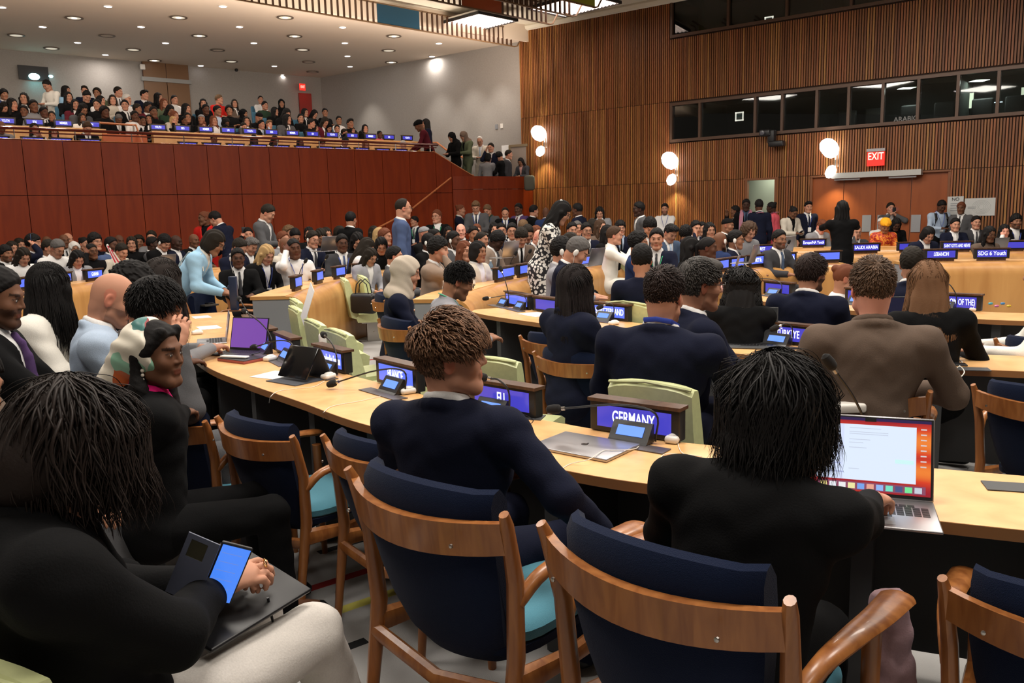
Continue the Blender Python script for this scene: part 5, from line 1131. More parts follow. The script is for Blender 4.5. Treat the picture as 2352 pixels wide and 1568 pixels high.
unit_at(CA, WA, 763, 'Youth Leadership Session', 'display reading Youth Leadership Session with a washed out screen', 'long gooseneck microphone reaching left over the tablet', tip=(-.20, .10, .20), bright=True)
unit_at(CA, WA, 660, '', 'display with a glary blue screen behind the purple laptop', 'gooseneck microphone lying towards the black laptop', tip=(-.33, -.10, .06), bright=True)
unit_at(CA, WA, 612, '', 'display with a pinkish screen beside the laptop lid', 'paired microphones crossing above the far end of the near table', tip=(-.30, -.05, .26))
unit_at(CA, WA, 575, '', 'dark display unit turned edge on at the far end of the near table', 'upper left gooseneck microphone at the far end of the near table', tip=(-.35, .0, .30))
unit_at(CB_, WB, 1405, 'SWITZERLAND', 'display reading SWITZERLAND behind the dark haired woman', 'gooseneck microphone in front of the SWITZERLAND display', tip=(.02, -.05, .12), bright=True)
unit_at(CB_, WB, 1815, 'TÜRKİYE', 'display reading TÜRKIYE right of the black laptop', 'small console with a curved microphone at the TÜRKIYE display', tip=(.02, -.05, .12))
unit_at(CB_, WB, 1200, '', 'blue lit display near the white paper sheet', 'gooseneck microphone beside the curly haired man', tip=(-.05, -.30, .12), bright=True)
unit_at(CB_, WB, 1150, '', 'blue lit display close to the water bottles', 'gooseneck microphone rising beside the water bottles', tip=(.0, .0, .36), bright=True)
unit_at(CB_, WB, 1262, '', 'display peeking out left of the dark haired woman', '', con=False)
unit_at(CC_, .5, 2195, '(KINGDOM OF THE)', 'display reading KINGDOM OF THE behind the long haired woman', 'upright gooseneck microphone behind the KINGDOM OF THE display', tip=(-.02, .03, .26))
unit_at(CC_, .5, 1790, '', 'dark display left of the bearded man', 'microphone pointing left beside the bearded man', tip=(-.25, .0, .16))
unit_at(CC_, .5, 1990, '', 'display hidden behind the brown jacket man\'s head', 'thin gooseneck microphone behind the brown jacket man', tip=(.1, -.1, .2))
def far_unit(px, py, d, txt, lab, a=None, w=.40, bright=False, z=TZ + .025):
    P = atd(px, py, d); P = at(px, py, z) if a is None else np.array([P[0], P[1], z]); return P
def far_disp(C, w, px, txt, lab, wd=.42, bright=False, m=True, who=None):
    wd *= .9; p, a = table_pt(C, w, px, FZ + .1, .58); display((p[0], p[1], FZ + .006), a + 180, txt, lab, w=wd, bright=bright)
    if who: q, _ = table_pt(C, w, px + 6, FZ + .1, .40); mic((q[0], q[1], FZ + .007), a, who, tip=(.1, .12, .3), console=False)
for px, t_, lb, wd, br, who in ((680, 'GUYANA', 'far display nearest the grey desk end panel', .34, 1, 'microphone in front of the blonde woman'), (730, 'YOUTH', 'far display between the blonde woman and the woman in white', .34, 1, 'microphone in front of the woman in the white top'), (778, 'SIDS', 'far display beside the man in the charcoal suit', .34, 1, None), (826, '', 'far display behind the tall green seat', .34, 1, None)): far_disp(DA2, .56, px, t_ if wd > .4 else '', lb, wd, br, who=who)
for px, t_, lb, who in ((1148, '', 'nearest blue display on the desk behind the water bottles', None), (1166, '', 'second blue display on the desk behind the water bottles', 'microphone on the desk behind the water bottles'), (1200, '', 'blue display on the curved desk right of the bottles', 'microphone pointing at the CHAD display'), (1345, '', 'blue display right of the grey suit man', None), (1405, 'INDONESIA', 'display with pale lettering in front of the white jacket man', None)): far_disp(DB2, .56, px, t_, lb, .34 if px < 1300 else .40, True, who=who)
for px, t_, lb in ((1124, 'CHAD', 'display reading CHAD on the far desk'), (1190, 'NA Youth', 'display beside CHAD with pale lettering'), (1368, '', 'small blue display behind the water bottle on the far desk')): far_disp(DA3, .56, px, t_, lb, .46, True)
far_disp(DA4, .56, 1868, 'Europe/NA Youth', 'display reading Europe/NA Youth by the right wall', .50)
far_disp(DB3, .56, 1750, 'REST', 'display ending in REST beside the curly haired woman', .42)
for px, t_, lb in ((1988, 'SAUDI ARABIA', 'display reading SAUDI ARABIA in front of the woman with the yellow headwrap'), (2095, '', 'display right of SAUDI ARABIA, mostly hidden'), (2197, 'SAINT KITTS AND NEVIS', 'display reading SAINT KITTS AND NEVIS'), (2320, '', 'display at the right frame edge in the second row')): far_disp(DB4, .56, px, t_, lb, .50)
for px, t_, lb, who in ((1656, '', 'display seen edge on beside the glasses man', None), (1690, '', 'blue display in front of the dark laptop', None), (1738, 'MCY Sc.', 'display reading MCY Sc. in front of the headset man', None), (1803, 'MAURITANIA', 'display reading MAURITANIA in front of the man with the teal tie', 'gooseneck microphone in front of the man with the teal tie'), (1902, '', 'small display above the rounded desk end', None)): far_disp(DC2, .56, px, t_, lb, .40, True, who=who)
for px, t_, lb in ((2160, 'LEBANON', 'display reading LEBANON on the solid fronted desk'), (2277, 'SDG 6 Youth', 'display reading SDG 6 Youth')): far_disp(DC3, .56, px, t_, lb, .46)
for px, t_, lb in ((50, '', 'blue display at the far left desk, lowest'), (142, '', 'blue display half hidden by the woman in white'), (214, 'GHANA', 'display reading GHANA on the far left desk')): far_disp(DW1, .56, px, t_, lb, .40, True)
# rows of blue displays on the balcony desks
for k, px in enumerate((12, 95, 160, 227, 453, 508, 563, 616, 668, 718, 770, 808, 854, 902, 943)):
    t_ = rt(px); P = rp(t_, Z1 + .005, .44); display(P, math.degrees(math.atan2(-RU[1], RU[0])), 'MEMBER STATES'[:13], 'small lit display on the front balcony desk, %s from the left' % ORD[k], w=.42, bright=False)['group'] = 'displays along the front balcony desk'
for k, px in enumerate((18, 84, 150, 214, 366, 422, 475, 526, 576, 625, 673, 719, 764, 810, 852, 894, 936)):
    t_ = rtq(px, 1.95); P = rp(t_, Z2 + .005, 1.98); display(P, math.degrees(math.atan2(-RU[1], RU[0])), ['YOUTH', 'SIDS', 'MEMBER', 'UN'][k % 4], 'small lit display on the second balcony desk, %s from the left end' % ORD[k], w=.37)['group'] = 'displays along the second balcony desk'
# ================================================================ PEOPLE IN THE HALL
POSES.update(S7=dict(hl=(-.05, .34, 1.02), hrd=(.05, .34, 1.02), lean=6), C0=dict(hz=.20, lean=14, legs=(((-.16, .34, .52), (-.14, .30, .09)), ((.16, .36, .50), (.14, .26, .09))), hl=(-.06, .36, .70), hrd=(.06, .36, .70)), T7=dict(sit=False, hz=.93, lean=18, hp=32, hl=(-.15, .42, .98), hrd=(.18, .40, .95)), S8=dict(lean=8, hp=12, hl=(-.10, .42, .74), hrd=(.10, .42, .74)))
for q in """12,566,12.4,S0,110,c,lowk,skwk,,bearded man at the left frame edge, black jacket
27,556,13.9,S0,120,b,bobb,tG,,dark haired woman in profile behind the bearded man at left
56,573,11.6,S1,125,b,longb,tw,,woman with long brown hair and white jacket lit by her laptop
44,549,15.0,S0,120,b,bobb,tk,,brown haired woman in the back rows at far left
75,541,13.3,S3,85,a,lowk,snw,,man with thick black hair and navy suit pressing a phone to his ear
112,553,12.6,S0,95,b,shortb,snw,,dark haired man in navy jacket turned away, left rows
107,543,16.0,S0,120,d,baldk,skw,,shiny bald head in the back row at left, first of three
137,555,12.3,S1,115,b,shortg,xww,g,grey haired man with glasses and white shirt looking down
146,539,15.5,S0,130,d,baldk,skw,,bald dark skinned man in the back row near the red wall
155,536,15.9,S0,120,a,baldk,skw,,bald pale man in the back row just behind a darker bald head
170,557,14.0,S0,140,c,hijabl,tk,,person with pale beige headscarf between heads at left
180,579,12.1,S1,130,b,longk,sGwk,,woman with long black hair and grey jacket looking down
193,546,15.0,S0,110,b,bunk,tk,,woman with dark hair tied up in the left back row
217,538,13.2,S0,115,a,lowk,tn,g,young man with spiky black hair and glasses, navy sweater
208,561,12.6,S3,130,d,bunk,tk,g,round faced woman in black tee holding an earpiece to her ear
255,547,13.3,S0,105,e,shortk,sbw,h,dark skinned man in blue suit gazing right, left rows
273,540,15.4,S0,130,e,baldk,skw,,bald very dark skinned man in the last row at left
283,563,12.9,S6,115,a,shortb,sewn,,person with short brown hair and beige jacket bent over a laptop
301,545,14.4,S0,160,b,bobb,tk,,woman with brown bob and black dress facing the camera
318,543,15.8,S0,150,c,afrob,tk,,curly brown head just right of the brown bob woman
347,532,15.6,S0,170,a,shortb,sGw,g,man with glasses and grey jacket against the red wall at left
350,546,14.6,S0,80,f,shortk,sgw,,very dark skinned man turned away beside the headset man
382,543,13.9,S1,115,a,lowk,skw-,H,man with white headset and dark suit looking down at a laptop
404,541,14.2,S0,105,f,baldk,snw-,,very dark skinned man in navy suit left of the light blue blazer
445,538,15.0,S0,120,d,baldk,skw,,bald man in black behind the bending woman's back
467,487,16.0,T5,190,d,bunr,srk,,standing woman in a bright red blazer in front of the red wall
487,490,15.2,T7,285,a,shortk,snw-,,standing man in dark suit bending towards the red blazer woman
568,525,15.8,S3,160,a,shortk,skw-,,man with dark hair holding a white phone in the back row
622,474,13.9,T1,95,a,shortb,sgw-,,standing man in grey suit in profile before the red wall
556,553,11.4,S1,115,b,shortb,snw,,brown haired man in navy bowing his head behind the bespectacled man
582,549,12.3,S1,120,b,quiffg,skw,,grey haired man bowing his head beside the blonde woman
545,573,10.4,S0,158,e,shortk,skwh,gh,dark skinned man with glasses, striped tie and white earbud
617,567,10.4,S1,130,a,longy,skw-,l,blonde woman in black jacket behind the gooseneck microphone
672,550,10.2,S3,150,e,ponyk,tw,l,woman in tight white top with long braids and an earpiece
650,534,13.5,S0,120,b,shortr,sGw,,reddish haired man in grey jacket in the middle rows
664,521,15.6,S0,130,b,afrol,tG,,light brown curly head near the red wall
679,529,14.4,S1,150,b,shortk,skw,,bearded man in black looking down, middle rows
656,546,12.0,S0,110,d,baldk,sew,,bald dark skinned man in beige jacket behind the braided woman
709,523,15.5,S0,170,a,bobk,tk,,pale woman with dark hair by the red wall
719,533,12.9,S8,130,a,shortb,snw,hg,man with headset and navy suit behind an open laptop
738,529,13.8,S1,150,c,longb,tk,,woman looking down right behind the open laptop
749,524,14.8,S0,140,b,longb,tk,,long dark haired woman with a hair clip in the middle rows
781,521,15.0,S0,110,a,longb,tw,,brown haired woman in white left of the standing man in black
806,489,14.4,T0,25,b,shortk,skw,,standing man in black suit seen from behind raising one hand
785,541,11.7,S0,155,e,shortk,shwb,gl,broad man in charcoal suit with glasses and blue tie
823,538,12.5,S1,150,a,longk,tk,,woman with straight black hair looking down beside the charcoal suit man
851,551,11.4,S1,80,b,longb,tw,,woman with dark brown hair and white shirt turned right
876,549,12.0,S1,165,a,bobk,tk,g,black haired woman with glasses left of the blue suit man
856,574,11.4,S1,130,b,longb,sqwk,g,woman in pale grey jacket with long wavy brown hair looking down
906,569,10.2,S0,85,a,shortk,sgwk,,man with short black hair behind the beige headscarf woman
859,521,15.0,S0,140,b,longb,tk,,brown haired woman left of the blue suit man, back row
872,525,13.9,S0,110,a,longy,tk,,long blond hair partly hidden by the blue suit man
884,527,13.0,S0,110,b,shortr,tP,,reddish dark haired person in purple beside the blue suit man
927,459,11.8,T0,75,a,recedeb,sbw-,g,tall standing man in mid blue suit with glasses and thinning hair
951,498,20.0,T5,200,b,shortk,snw,L,person in navy with green lanyard half hidden by the blue suit man
1003,484,20.4,S4,180,a,shortr,skwk,Lg,woman in black suit with teal lanyard seated against the red wall
1058,471,21.0,T2,95,b,bunr,snw,L,man with hair tied up talking in profile before the red wall
1092,464,20.5,T1,185,a,quiffl,sgwn,lg,tall man with fair quiff and glasses in dark grey suit
1117,473,20.2,T1,205,a,shortl,sgva,l,young man in dark suit and green shirt beside the tall fair man
1160,479,19.6,T1,182,a,recedeb,skw,l,balding man in black suit holding white papers
1190,469,20.1,T0,215,e,shortk,sPwu,,dark skinned man in dark suit with burgundy tie
1227,473,19.8,T0,70,b,shortk,skw-,,dark haired man in black suit seen from behind near the slat wall
1254,477,19.0,T0,5,e,baldk,sNw,,bald dark skinned man in royal blue suit seen from behind
1325,469,17.5,T2,300,e,shortk,snw,,tall dark skinned man in navy suit gesturing by the slat wall
1377,477,18.1,T1,188,a,longk,sGwk,,woman in grey blazer standing with a phone before the slat wall
1466,466,15.4,T0,262,f,shortk,sgw-,,standing dark skinned man in dark grey suit facing left
1527,469,20.0,T2,195,b,shortk,xww,l,bearded man with crossed arms in white shirt under the middle wall lamp
1688,474,19.6,T3,285,d,shortk,skw,,man in black suit touching his face left of the striped scarves
1714,459,19.1,T0,195,f,shortk,skjn,S,tall dark skinned man with red and white striped scarf
1743,460,18.4,T0,0,e,shortk,snw-,,man in navy suit seen from behind wearing a striped scarf collar
1771,465,18.7,T0,305,f,bunk,spk,S,woman in pink jacket with striped scarf by the side door
1826,477,17.5,T1,160,d,bunk,sekk,,woman in cream blazer holding a phone, standing
1857,464,18.9,T0,178,a,quiffk,snwnk,l,man in navy suit with patterned tie and lanyard, standing
2046,467,18.4,T6,185,a,shortb,sgw-,,person in dark jacket photographing with a phone at the wooden doors
2166,463,17.4,T1,182,e,shortk,xcwwk,l,man in pale blue shirt with backpack straps looking at his phone
2208,466,17.1,T0,222,d,shortr,sgw,,man in grey suit turned left beside the notice sheet
985,539,11.8,S0,115,e,shortk,skwk,H,dark skinned man with white headset and black tie
1008,549,8.7,S2,100,b,lowk,stw-k,,man in taupe suit holding his fist to his mouth
1042,534,11.9,S0,120,e,shortk,sgw,H,dark skinned man with headset behind the taupe suit man
1067,556,9.9,S0,140,a,longr,tu,,woman with long auburn hair looking towards the camera
1098,557,9.8,S0,125,c,bobk,sewk,,woman with black bob and beige jacket beside the auburn haired woman
975,522,14.2,S0,110,b,capG,tk,,bearded man with grey cap behind the headset row
999,527,13.2,S0,120,d,bunk,tk,,dark haired woman behind the headset man
1030,522,15.6,S0,170,c,bobk,tk,g,woman with glasses under the seated woman at the red wall
1058,515,14.5,S0,175,r,baldk,skwk,,bald pink faced man in dark suit and black tie
1088,522,13.7,S0,160,c,shortk,shw,,moustached man in dark suit in the centre rows
1095,517,15.6,S0,165,a,shortr,tP,,person with reddish hair behind the moustached man
1107,534,12.5,S0,120,b,ponyb,tk,,brown haired woman in profile with bare ear
1135,513,15.2,S0,170,a,longk,tk,,pale black haired woman holding up a hand, centre back row
1150,515,15.0,S3,175,b,shortk,shw,g,dark haired man with glasses leaning his cheek on his hand
1176,515,13.7,S0,180,b,shortk,snw-,g,man with glasses and blue suit in the centre rows
1150,536,11.6,S1,120,f,lowk,stw,,very dark skinned man in beige suit looking down at a laptop
1200,529,11.9,S1,160,a,lowb,sTwk,,young man with brown fringe, taupe suit and black tie
1214,521,13.1,S1,165,b,shortb,snw,,brown haired man looking down behind the fringe haired one
1202,507,15.2,S0,20,a,shortl,tk,,light brown back of a head near the standing men
1232,520,14.1,S0,150,a,bobr,tk,,ginger haired woman behind the pink bald man
1244,531,12.7,S1,140,r,baldk,snw,,balding pink headed man left of the patterned dress
1258,537,11.3,S0,105,a,shortb,snw-,,man in navy suit turned right next to the patterned dress
1314,513,14.0,S0,165,b,shortk,sjw,,man in blue grey suit right of the patterned dress
1326,510,15.4,S0,160,b,shortg,snw,,grey haired man behind the blue grey suit man
1347,514,13.4,S0,165,b,shortk,snwk,g,man with glasses and navy suit with lapel pin
1362,505,15.8,S0,110,a,bobb,tk,,pale woman in profile in front of the grey blazer woman
1379,506,15.0,S0,140,a,longn,tT,,woman with very long auburn hair near the slat wall
1396,519,13.0,S0,120,b,longk,tk,,black haired woman in shadow left of the white jacket man
1412,523,11.6,S7,100,a,shortn,sWwk,,man in cream white jacket raising a phone to film
1425,509,14.6,S0,175,a,lowk,snck,g,man with thick black hair and glasses behind the raised phone
1292,550,8.5,S0,98,a,lowk,sqwk,Hg,man in grey suit with glasses and white headset in a green seat
1340,553,8.1,S1,100,a,shortg,snw-,H,greying man in navy jacket with headset looking at his phone
1318,541,10.2,S1,120,d,shortb,tk,,brown skinned face between the two headset men
1468,537,9.4,S0,105,b,afrok,tN,,wavy black haired man in blue behind the knit jacket man
1495,505,12.6,S1,175,a,lowk,skw,,young man with neat black hair and black suit looking down
1508,528,10.0,S0,192,b,shortk,snwh,L,young man with green lanyard looking back at the camera
1546,519,12.0,S1,155,b,quiffk,sjwc,,curly haired man in blue grey suit with pale tie
1576,521,12.6,S0,30,c,afrok,tk,,dark curly back of a head in the right centre rows
1599,509,14.2,S2,165,b,shortk,snw,,man in navy suit covering his mouth with his hand
1613,512,15.2,S0,165,b,shortk,skw,,half hidden dark haired man beside the hand covering one
1630,513,13.1,S0,170,b,longk,tk,,woman with long straight dark hair facing the room
1587,547,9.4,S0,105,b,longk,tk,g,woman with glasses and long black hair in profile
1627,547,9.2,S0,110,e,ponyk,ti,,dark skinned woman in patterned pink dress
1655,534,10.6,S0,60,d,baldk,tN,H,close cropped man with headset seen from behind
1672,503,14.6,S0,125,c,capk,skw,,man with dark cap and warm lit face by the slat wall
1691,532,10.6,S0,115,c,shortk,snw,Hg,man in navy suit with glasses and white headset, right side
1727,516,12.2,S1,160,a,bigcurln,tG,,woman with big curly brown hair bent over a laptop
1791,531,10.7,S0,155,c,shortk,shwj,g,bearded man in charcoal suit with teal tie
1892,508,15.4,S1,165,r,quiffr,sGw-,,reddish haired man in light grey blazer reading papers
1969,520,15.3,S2,185,b,recedeg,shwj,g,man with glasses and teal tie half hidden by the black dress
2036,507,15.2,S1,190,c,turbano,to,,woman with yellow orange headwrap and flame patterned dress
2061,504,16.4,S1,185,e,longk,tk,,dark haired woman in black behind the yellow headwrap
2026,501,17.4,S0,180,b,capw,tw,,person with white cap behind the yellow headwrap
2137,525,13.0,S1,175,a,bobk,snwk,,woman with black curls and navy coat looking down
2195,503,15.0,S0,188,a,shortk,snwwk,,man in navy suit with white tie behind SAINT KITTS AND NEVIS
2243,498,15.5,S0,190,a,shortk,shw,,man in dark suit and dark tie right of the white tie man
2275,522,12.7,S8,172,d,longk,tT,g,woman with glasses and long black hair behind an open laptop
2308,517,14.0,S2,195,r,longk,tw,,dark haired woman in white leaning on her hand at right
2335,494,14.6,S0,185,c,lowk,skw-,l,bearded man in black jacket near the right frame edge
1945,610,8.0,C0,110,b,bunr,tw,,crouching photographer with clipped red hair and white tee
1474,566,6.9,S0,12,b,shortk,tn,,man in navy knit jacket seen from behind
2096,573,6.2,S0,25,b,shortb,snw,,brown haired man just left of the long haired woman
2402,586,4.9,S0,300,b,shortb,tW,,person in pale jacket cut by the right frame edge
1935,463,12.4,T6,12,b,longk,dk,,woman in black short sleeved dress filming with a phone, seen from behind
1300,467,9.7,T7,100,b,longk,dW,g,woman in black and white patterned dress leaning over""".split('\n'):
    f = q.split(',', 9); px, py, d = float(f[0]), float(f[1]), float(f[2])
    v = .012 if d > 11.2 else .0095; ex = {}
    kw = {}
    if 'short sleeved' in f[9]: kw = dict(key='ss', extra=dict(slv=.45)); v = .00955
    if 'patterned dress' in f[9] and 'lean' in f[9]: kw = dict(key='pd', extra=dict(hz=.96)); v = .00955
    if 'eard' in f[9]: kw = dict(key='bd', extra=dict(beard=.65))
    root, K = person(px, py, d, f[3], float(f[4]), f[5], f[6], f[7], f[9], v=v, ex=f[8], smin=.92, smax=1.12, floor=(0 if d < 8.7 or f[3][0] == 'T' else .10), **kw)
    if 'patterned dress leaning' in f[9]:
        m = mat('floral', (.02, .02, .02), rough=.8); N, L = nt(m); tc = N.new('ShaderNodeTexCoord'); vo = N.new('ShaderNodeTexVoronoi'); vo.inputs['Scale'].default_value = 30; L.new(tc.outputs['Object'], vo.inputs['Vector'])
        cr = N.new('ShaderNodeValToRGB'); cr.color_ramp.interpolation = 'CONSTANT'; cr.color_ramp.elements[0].color = (.75, .73, .68, 1); cr.color_ramp.elements[1].position = .50; cr.color_ramp.elements[1].color = (.012, .012, .015, 1); L.new(vo.outputs['Distance'], cr.inputs[0]); L.new(cr.outputs[0], N['Principled BSDF'].inputs['Base Color'])
        for c in root.children:
            if c.name.startswith(('dress', 'skirt')): c.data = c.data.copy(); c.data.materials[0] = m
        MB().rbox((0, -.10, .11), (.05, .03, .04), .01).build('hair_clip', M_WHITE, root, color=(.8, .7, .5)).matrix_local = headmat(K) @ Matrix.Translation((0, .03, .0))
    if 'flame patterned' in f[9]:
        m = mat('flame', (.6, .1, .02), rough=.6); N, L = nt(m); tc = N.new('ShaderNodeTexCoord'); vo = N.new('ShaderNodeTexNoise'); vo.inputs['Scale'].default_value = 14; vo.inputs['Distortion'].default_value = 2; L.new(tc.outputs['Object'], vo.inputs['Vector'])
        cr = N.new('ShaderNodeValToRGB'); e = cr.color_ramp.elements; e[0].position = .4; e[0].color = (.30, .012, .01, 1); e[1].position = .62; e[1].color = (.85, .30, .03, 1); x_ = cr.color_ramp.elements.new(.5); x_.color = (.6, .05, .01, 1); L.new(vo.outputs['Fac'], cr.inputs[0]); L.new(cr.outputs[0], N['Principled BSDF'].inputs['Base Color'])
        for c in root.children:
            if c.name.startswith('top'): c.data = c.data.copy(); c.data.materials[0] = m
            if c.name.startswith('headwrap'): c.color = (.80, .36, .02, 1)
    if 'backpack' in f[9]:
        T = K['T']; h = K['hip']
        for sx in (-1, 1): MB().tube([h + T @ np.array(p_) for p_ in ((sx * .10, -.06, .50), (sx * .11, .06, .51), (sx * .12, .145, .40), (sx * .14, .12, .22))], .028, 8, flat=.3).build('backpack_strap', M_BLK, root)
    if f[8].find('S') < 0 and 'scarf collar' in f[9]: MB().tube([K['nb'] + K['T'] @ np.array(p_) for p_ in ((-.085, .02, .0), (-.05, -.07, .02), (0, -.09, .025), (.05, -.07, .02), (.085, .02, .0))], .022, 8, flat=.5).build('scarf', mat_stripe(), root)
    if any(w_ in f[9] for w_ in ('phone', 'filming', 'photographing')) and f[3] in ('T1', 'T6', 'S7', 'S3', 'S1', 'T3'):
        hd = K['hand'][1] if 'hand' in K else None
        if hd is not None:
            P = hd[0] + hd[1] * .10 + hd[2] * .02 + np.array([0, .01, .01]); M4 = root.matrix_basis.copy() if False else (Matrix.Translation(root.location) @ Matrix.Rotation(root.rotation_euler.z, 4, 'Z') @ Matrix.Scale(root.scale[0], 4))
            o = empty('phone', M4 @ Vector(tuple(P)), root.rotation_euler.z, 'phone held by the ' + ' '.join(f[9].replace(',', '').split()[:11]), 'phone'); up_ = f[3] in ('T6', 'S7', 'S3', 'T3')
            MB().rbox((0, 0, 0), (.075, .009, .150), .004, rot('X', 0 if up_ else -1.1)).build('case', M_BLK, o); MB().box((0, -.0052 if up_ else -.0028, 0 if up_ else .0046), (.068, .001, .14), rot('X', 0 if up_ else -1.1)).build('screen', mat('phone_screen', (.1, .15, .3), emit=(.25, .4, .8), es=1), o)
# ================================================================ BALCONY
BS = None
def balcony_seat(P, a, z):
    global BS
    if BS is None:
        r = empty('fixed_chair'); m = mat('balcony_blue', (.05, .16, .25), rough=.8, kind='fabric', scale=200)
        MB().rbox((0, -.26, .72), (.48, .08, .52), .035, rot('X', .10)).build('backrest', m, r); MB().rbox((0, -.02, .40), (.48, .46, .10), .035).build('seat', m, r); MB().box((0, -.05, .17), (.1, .1, .36)).build('pedestal', M_STEEL, r); BS = r; o = r
    else: o = copy_tree(BS)
    o.location = (P[0], P[1], z); o.rotation_euler = (0, 0, -math.radians(a)); tag(o, 'blue upholstered seat in the stepped balcony rows', 'chair', 'blue balcony seats')
def bal_q(px, py, h):
    best = None
    for k in range(9):
        q = 2.62 + .95 * k if k else 2.55; z = bz(q + .02) + h; r = ray(px, py); p0 = rp(0, 0, q)[:2]; A = np.array([[r[0], -RU[0]], [r[1], -RU[1]]]); t, s = np.linalg.solve(A, p0); e = (H + r[2] * t) - z
        if best is None or abs(e) < abs(best[0]): best = (e, q, z - h, t * r[1], k)
    return best
HW = dict(k='black', b='dark brown', n='brown', l='light brown', y='blonde', g='grey', w='white', r='auburn')
CW = dict(k='black', n='navy', N='dark blue', b='blue', g='grey', G='light grey', w='white', W='cream', t='taupe', T='brown', e='beige', r='red', p='pink', o='orange', s='light blue', c='pale blue', a='olive green', u='burgundy', P='purple', j='slate', q='grey', i='pale pink', h='charcoal', v='dark green', l='sand')
HS = dict(long='long {} hair', bob='{} bobbed hair', short='short {} hair', quiff='thick {} hair', low='{} fringe hair', afro='curly {} hair', bald='shaved head', bun='tied up {} hair', pony='{} ponytail', hijab='{} headscarf', cap='{} cap', recede='thin {} hair', turban='{} headwrap')
BL = []
for q in """8,206,lowk,N,c 27,227,longk,k,b 54,214,longk,k,b 13,236,longk,k,b 76,231,shortk,G,d 54,244,shortk,k,d 100,247,shortk,n,e 118,257,shortb,k,c 151,198,longk,s,b 156,212,longk,k,b 194,199,quiffb,n,a 201,211,shortk,k,a 172,229,longk,u,b 193,240,longk,g,c 222,204,afrob,a,c 231,221,longk,w,a 222,230,shortk,k,b 240,246,afrok,k,e 258,219,bobb,e,a 271,201,shortb,T,a 291,218,shortw,w,a 286,231,shortk,k,b 331,208,quiffk,n,a 315,240,shortb,c,c 339,236,shortk,u,d 352,246,shortk,k,d
363,214,longk,k,b 376,227,longr,a,b 400,219,ponyk,w,a 393,243,longk,v,c 427,239,longk,k,b 430,260,longk,k,c 400,256,bobr,e,b 424,268,shortk,k,d 466,228,longk,k,b 472,241,shortk,k,e 503,219,shortl,r,a 499,244,shortk,c,c 538,229,longb,T,b 526,244,afrok,k,c 559,252,hijabk,k,c 598,221,bunk,w,b 608,234,shortk,v,b 646,229,hijabk,k,c 631,247,longk,k,b 597,260,capk,k,b 661,251,longk,k,a 659,263,longk,g,b 690,263,shortk,k,b 700,250,longk,k,b 725,254,longk,k,a 746,250,shortk,k,c 715,274,shortk,k,b 723,286,longk,P,b 749,271,longb,u,b 757,284,hijabk,k,b 778,268,shortk,w,c 774,288,shortk,n,b 804,274,quiffk,k,c 808,292,bobk,G,b 838,287,bobk,k,a 791,297,shortb,g,b 833,302,longk,k,b 462,264,capG,k,c 521,273,bobk,k,d 566,269,longb,g,b 600,277,shortk,k,b 318,268,shortk,k,d 342,264,longk,w,c""".split():
    px, py, hr, cl, sk = q.split(','); BL.append((float(px), float(py), hr, cl, sk))
rows = {}
for e in BL:
    b_ = bal_q(e[0], e[1], 1.30); rows.setdefault(b_[4], []).append((e, b_))
od = ORD
AB = math.degrees(math.atan2(-RU[1], RU[0])) + 180
for rk in sorted(rows):
    L_ = sorted(rows[rk], key=lambda x: x[0][0])
    for i, (e, b_) in enumerate(L_):
        hs = HS[e[2][:-1]].format(HW[e[2][-1]] if e[2][:-1] not in ('cap',) else CW[e[2][-1]]); jk = e[3] in 'nNgThuj' or (i % 3 == 0 and e[3] == 'k')
        lb = 'person with %s in %s, %s from left, %s balcony row' % (hs, CW[e[3]], od[min(i, 19)], od[rk + 1])
        root, K = person(e[0], e[1], b_[3], ['S0', 'S1', 'S4', 'S5'][int(e[0]) % 4], AB - 22 + (int(e[0] * 7) % 5) * 5, e[4], e[2], ('s' + e[3] + 'w') if jk else 't' + e[3], lb, v=.0165, floor=b_[2], fit=False, smin=.90, smax=1.06, group='people seated in the balcony rows')
        balcony_seat(rp(0, 0, 0) * 0 + np.array([root.location.x, root.location.y, 0]), AB, b_[2])
for q in """3,280,baldk,G,d,S1,second,%s head bowed man at the far left of the front balcony desk
78,284,longb,w,b,S7,,woman with brown hair filming with her phone at the front balcony desk
122,293,longb,k,a,S0,,woman with glasses and long brown hair at the front balcony desk
202,283,shortn,sk,a,S1,,man with brown hair and dark suit bowing at the front balcony desk
491,310,bunk,o,d,S0,,woman in bright orange at the front balcony desk
583,311,longk,k,f,S0,,dark skinned woman with braids at the front balcony desk
633,314,longk,w,e,S1,,woman with long black hair and dotted white top, front balcony desk
689,319,longk,w,e,S0,,woman with black and white top turned right, front balcony desk
741,321,quiffk,sn,a,S1,,young man in navy suit looking down, front balcony desk
795,318,lowk,sk,b,S1,,dark haired person in black jacket with fringe, front balcony desk
840,323,longr,T,b,S0,,woman with long auburn hair and brown top, front balcony desk
926,324,shortw,sG,a,S0,,white haired man with glasses at the right end of the front balcony desk""".split('\n'):
    f = q.split(',', 7) if 'second' in q else q.split(',', 7); lb = f[7].replace('%s ', ''); px, py = float(f[0]), float(f[1])
    t_ = rtq(px, .95, py); P = rp(t_, 0, .95); s_ = f[3] if len(f[3]) > 1 else 't' + f[3]
    person(px, py, P[1], f[5], AB - 5, f[4], f[2], s_ + ('w' if s_[0] == 's' else ''), lb, v=.0145, floor=2.45, fit=False, smin=.88, smax=1.08, group='people at the front balcony desk', ex='g' if 'glasses' in lb else '')
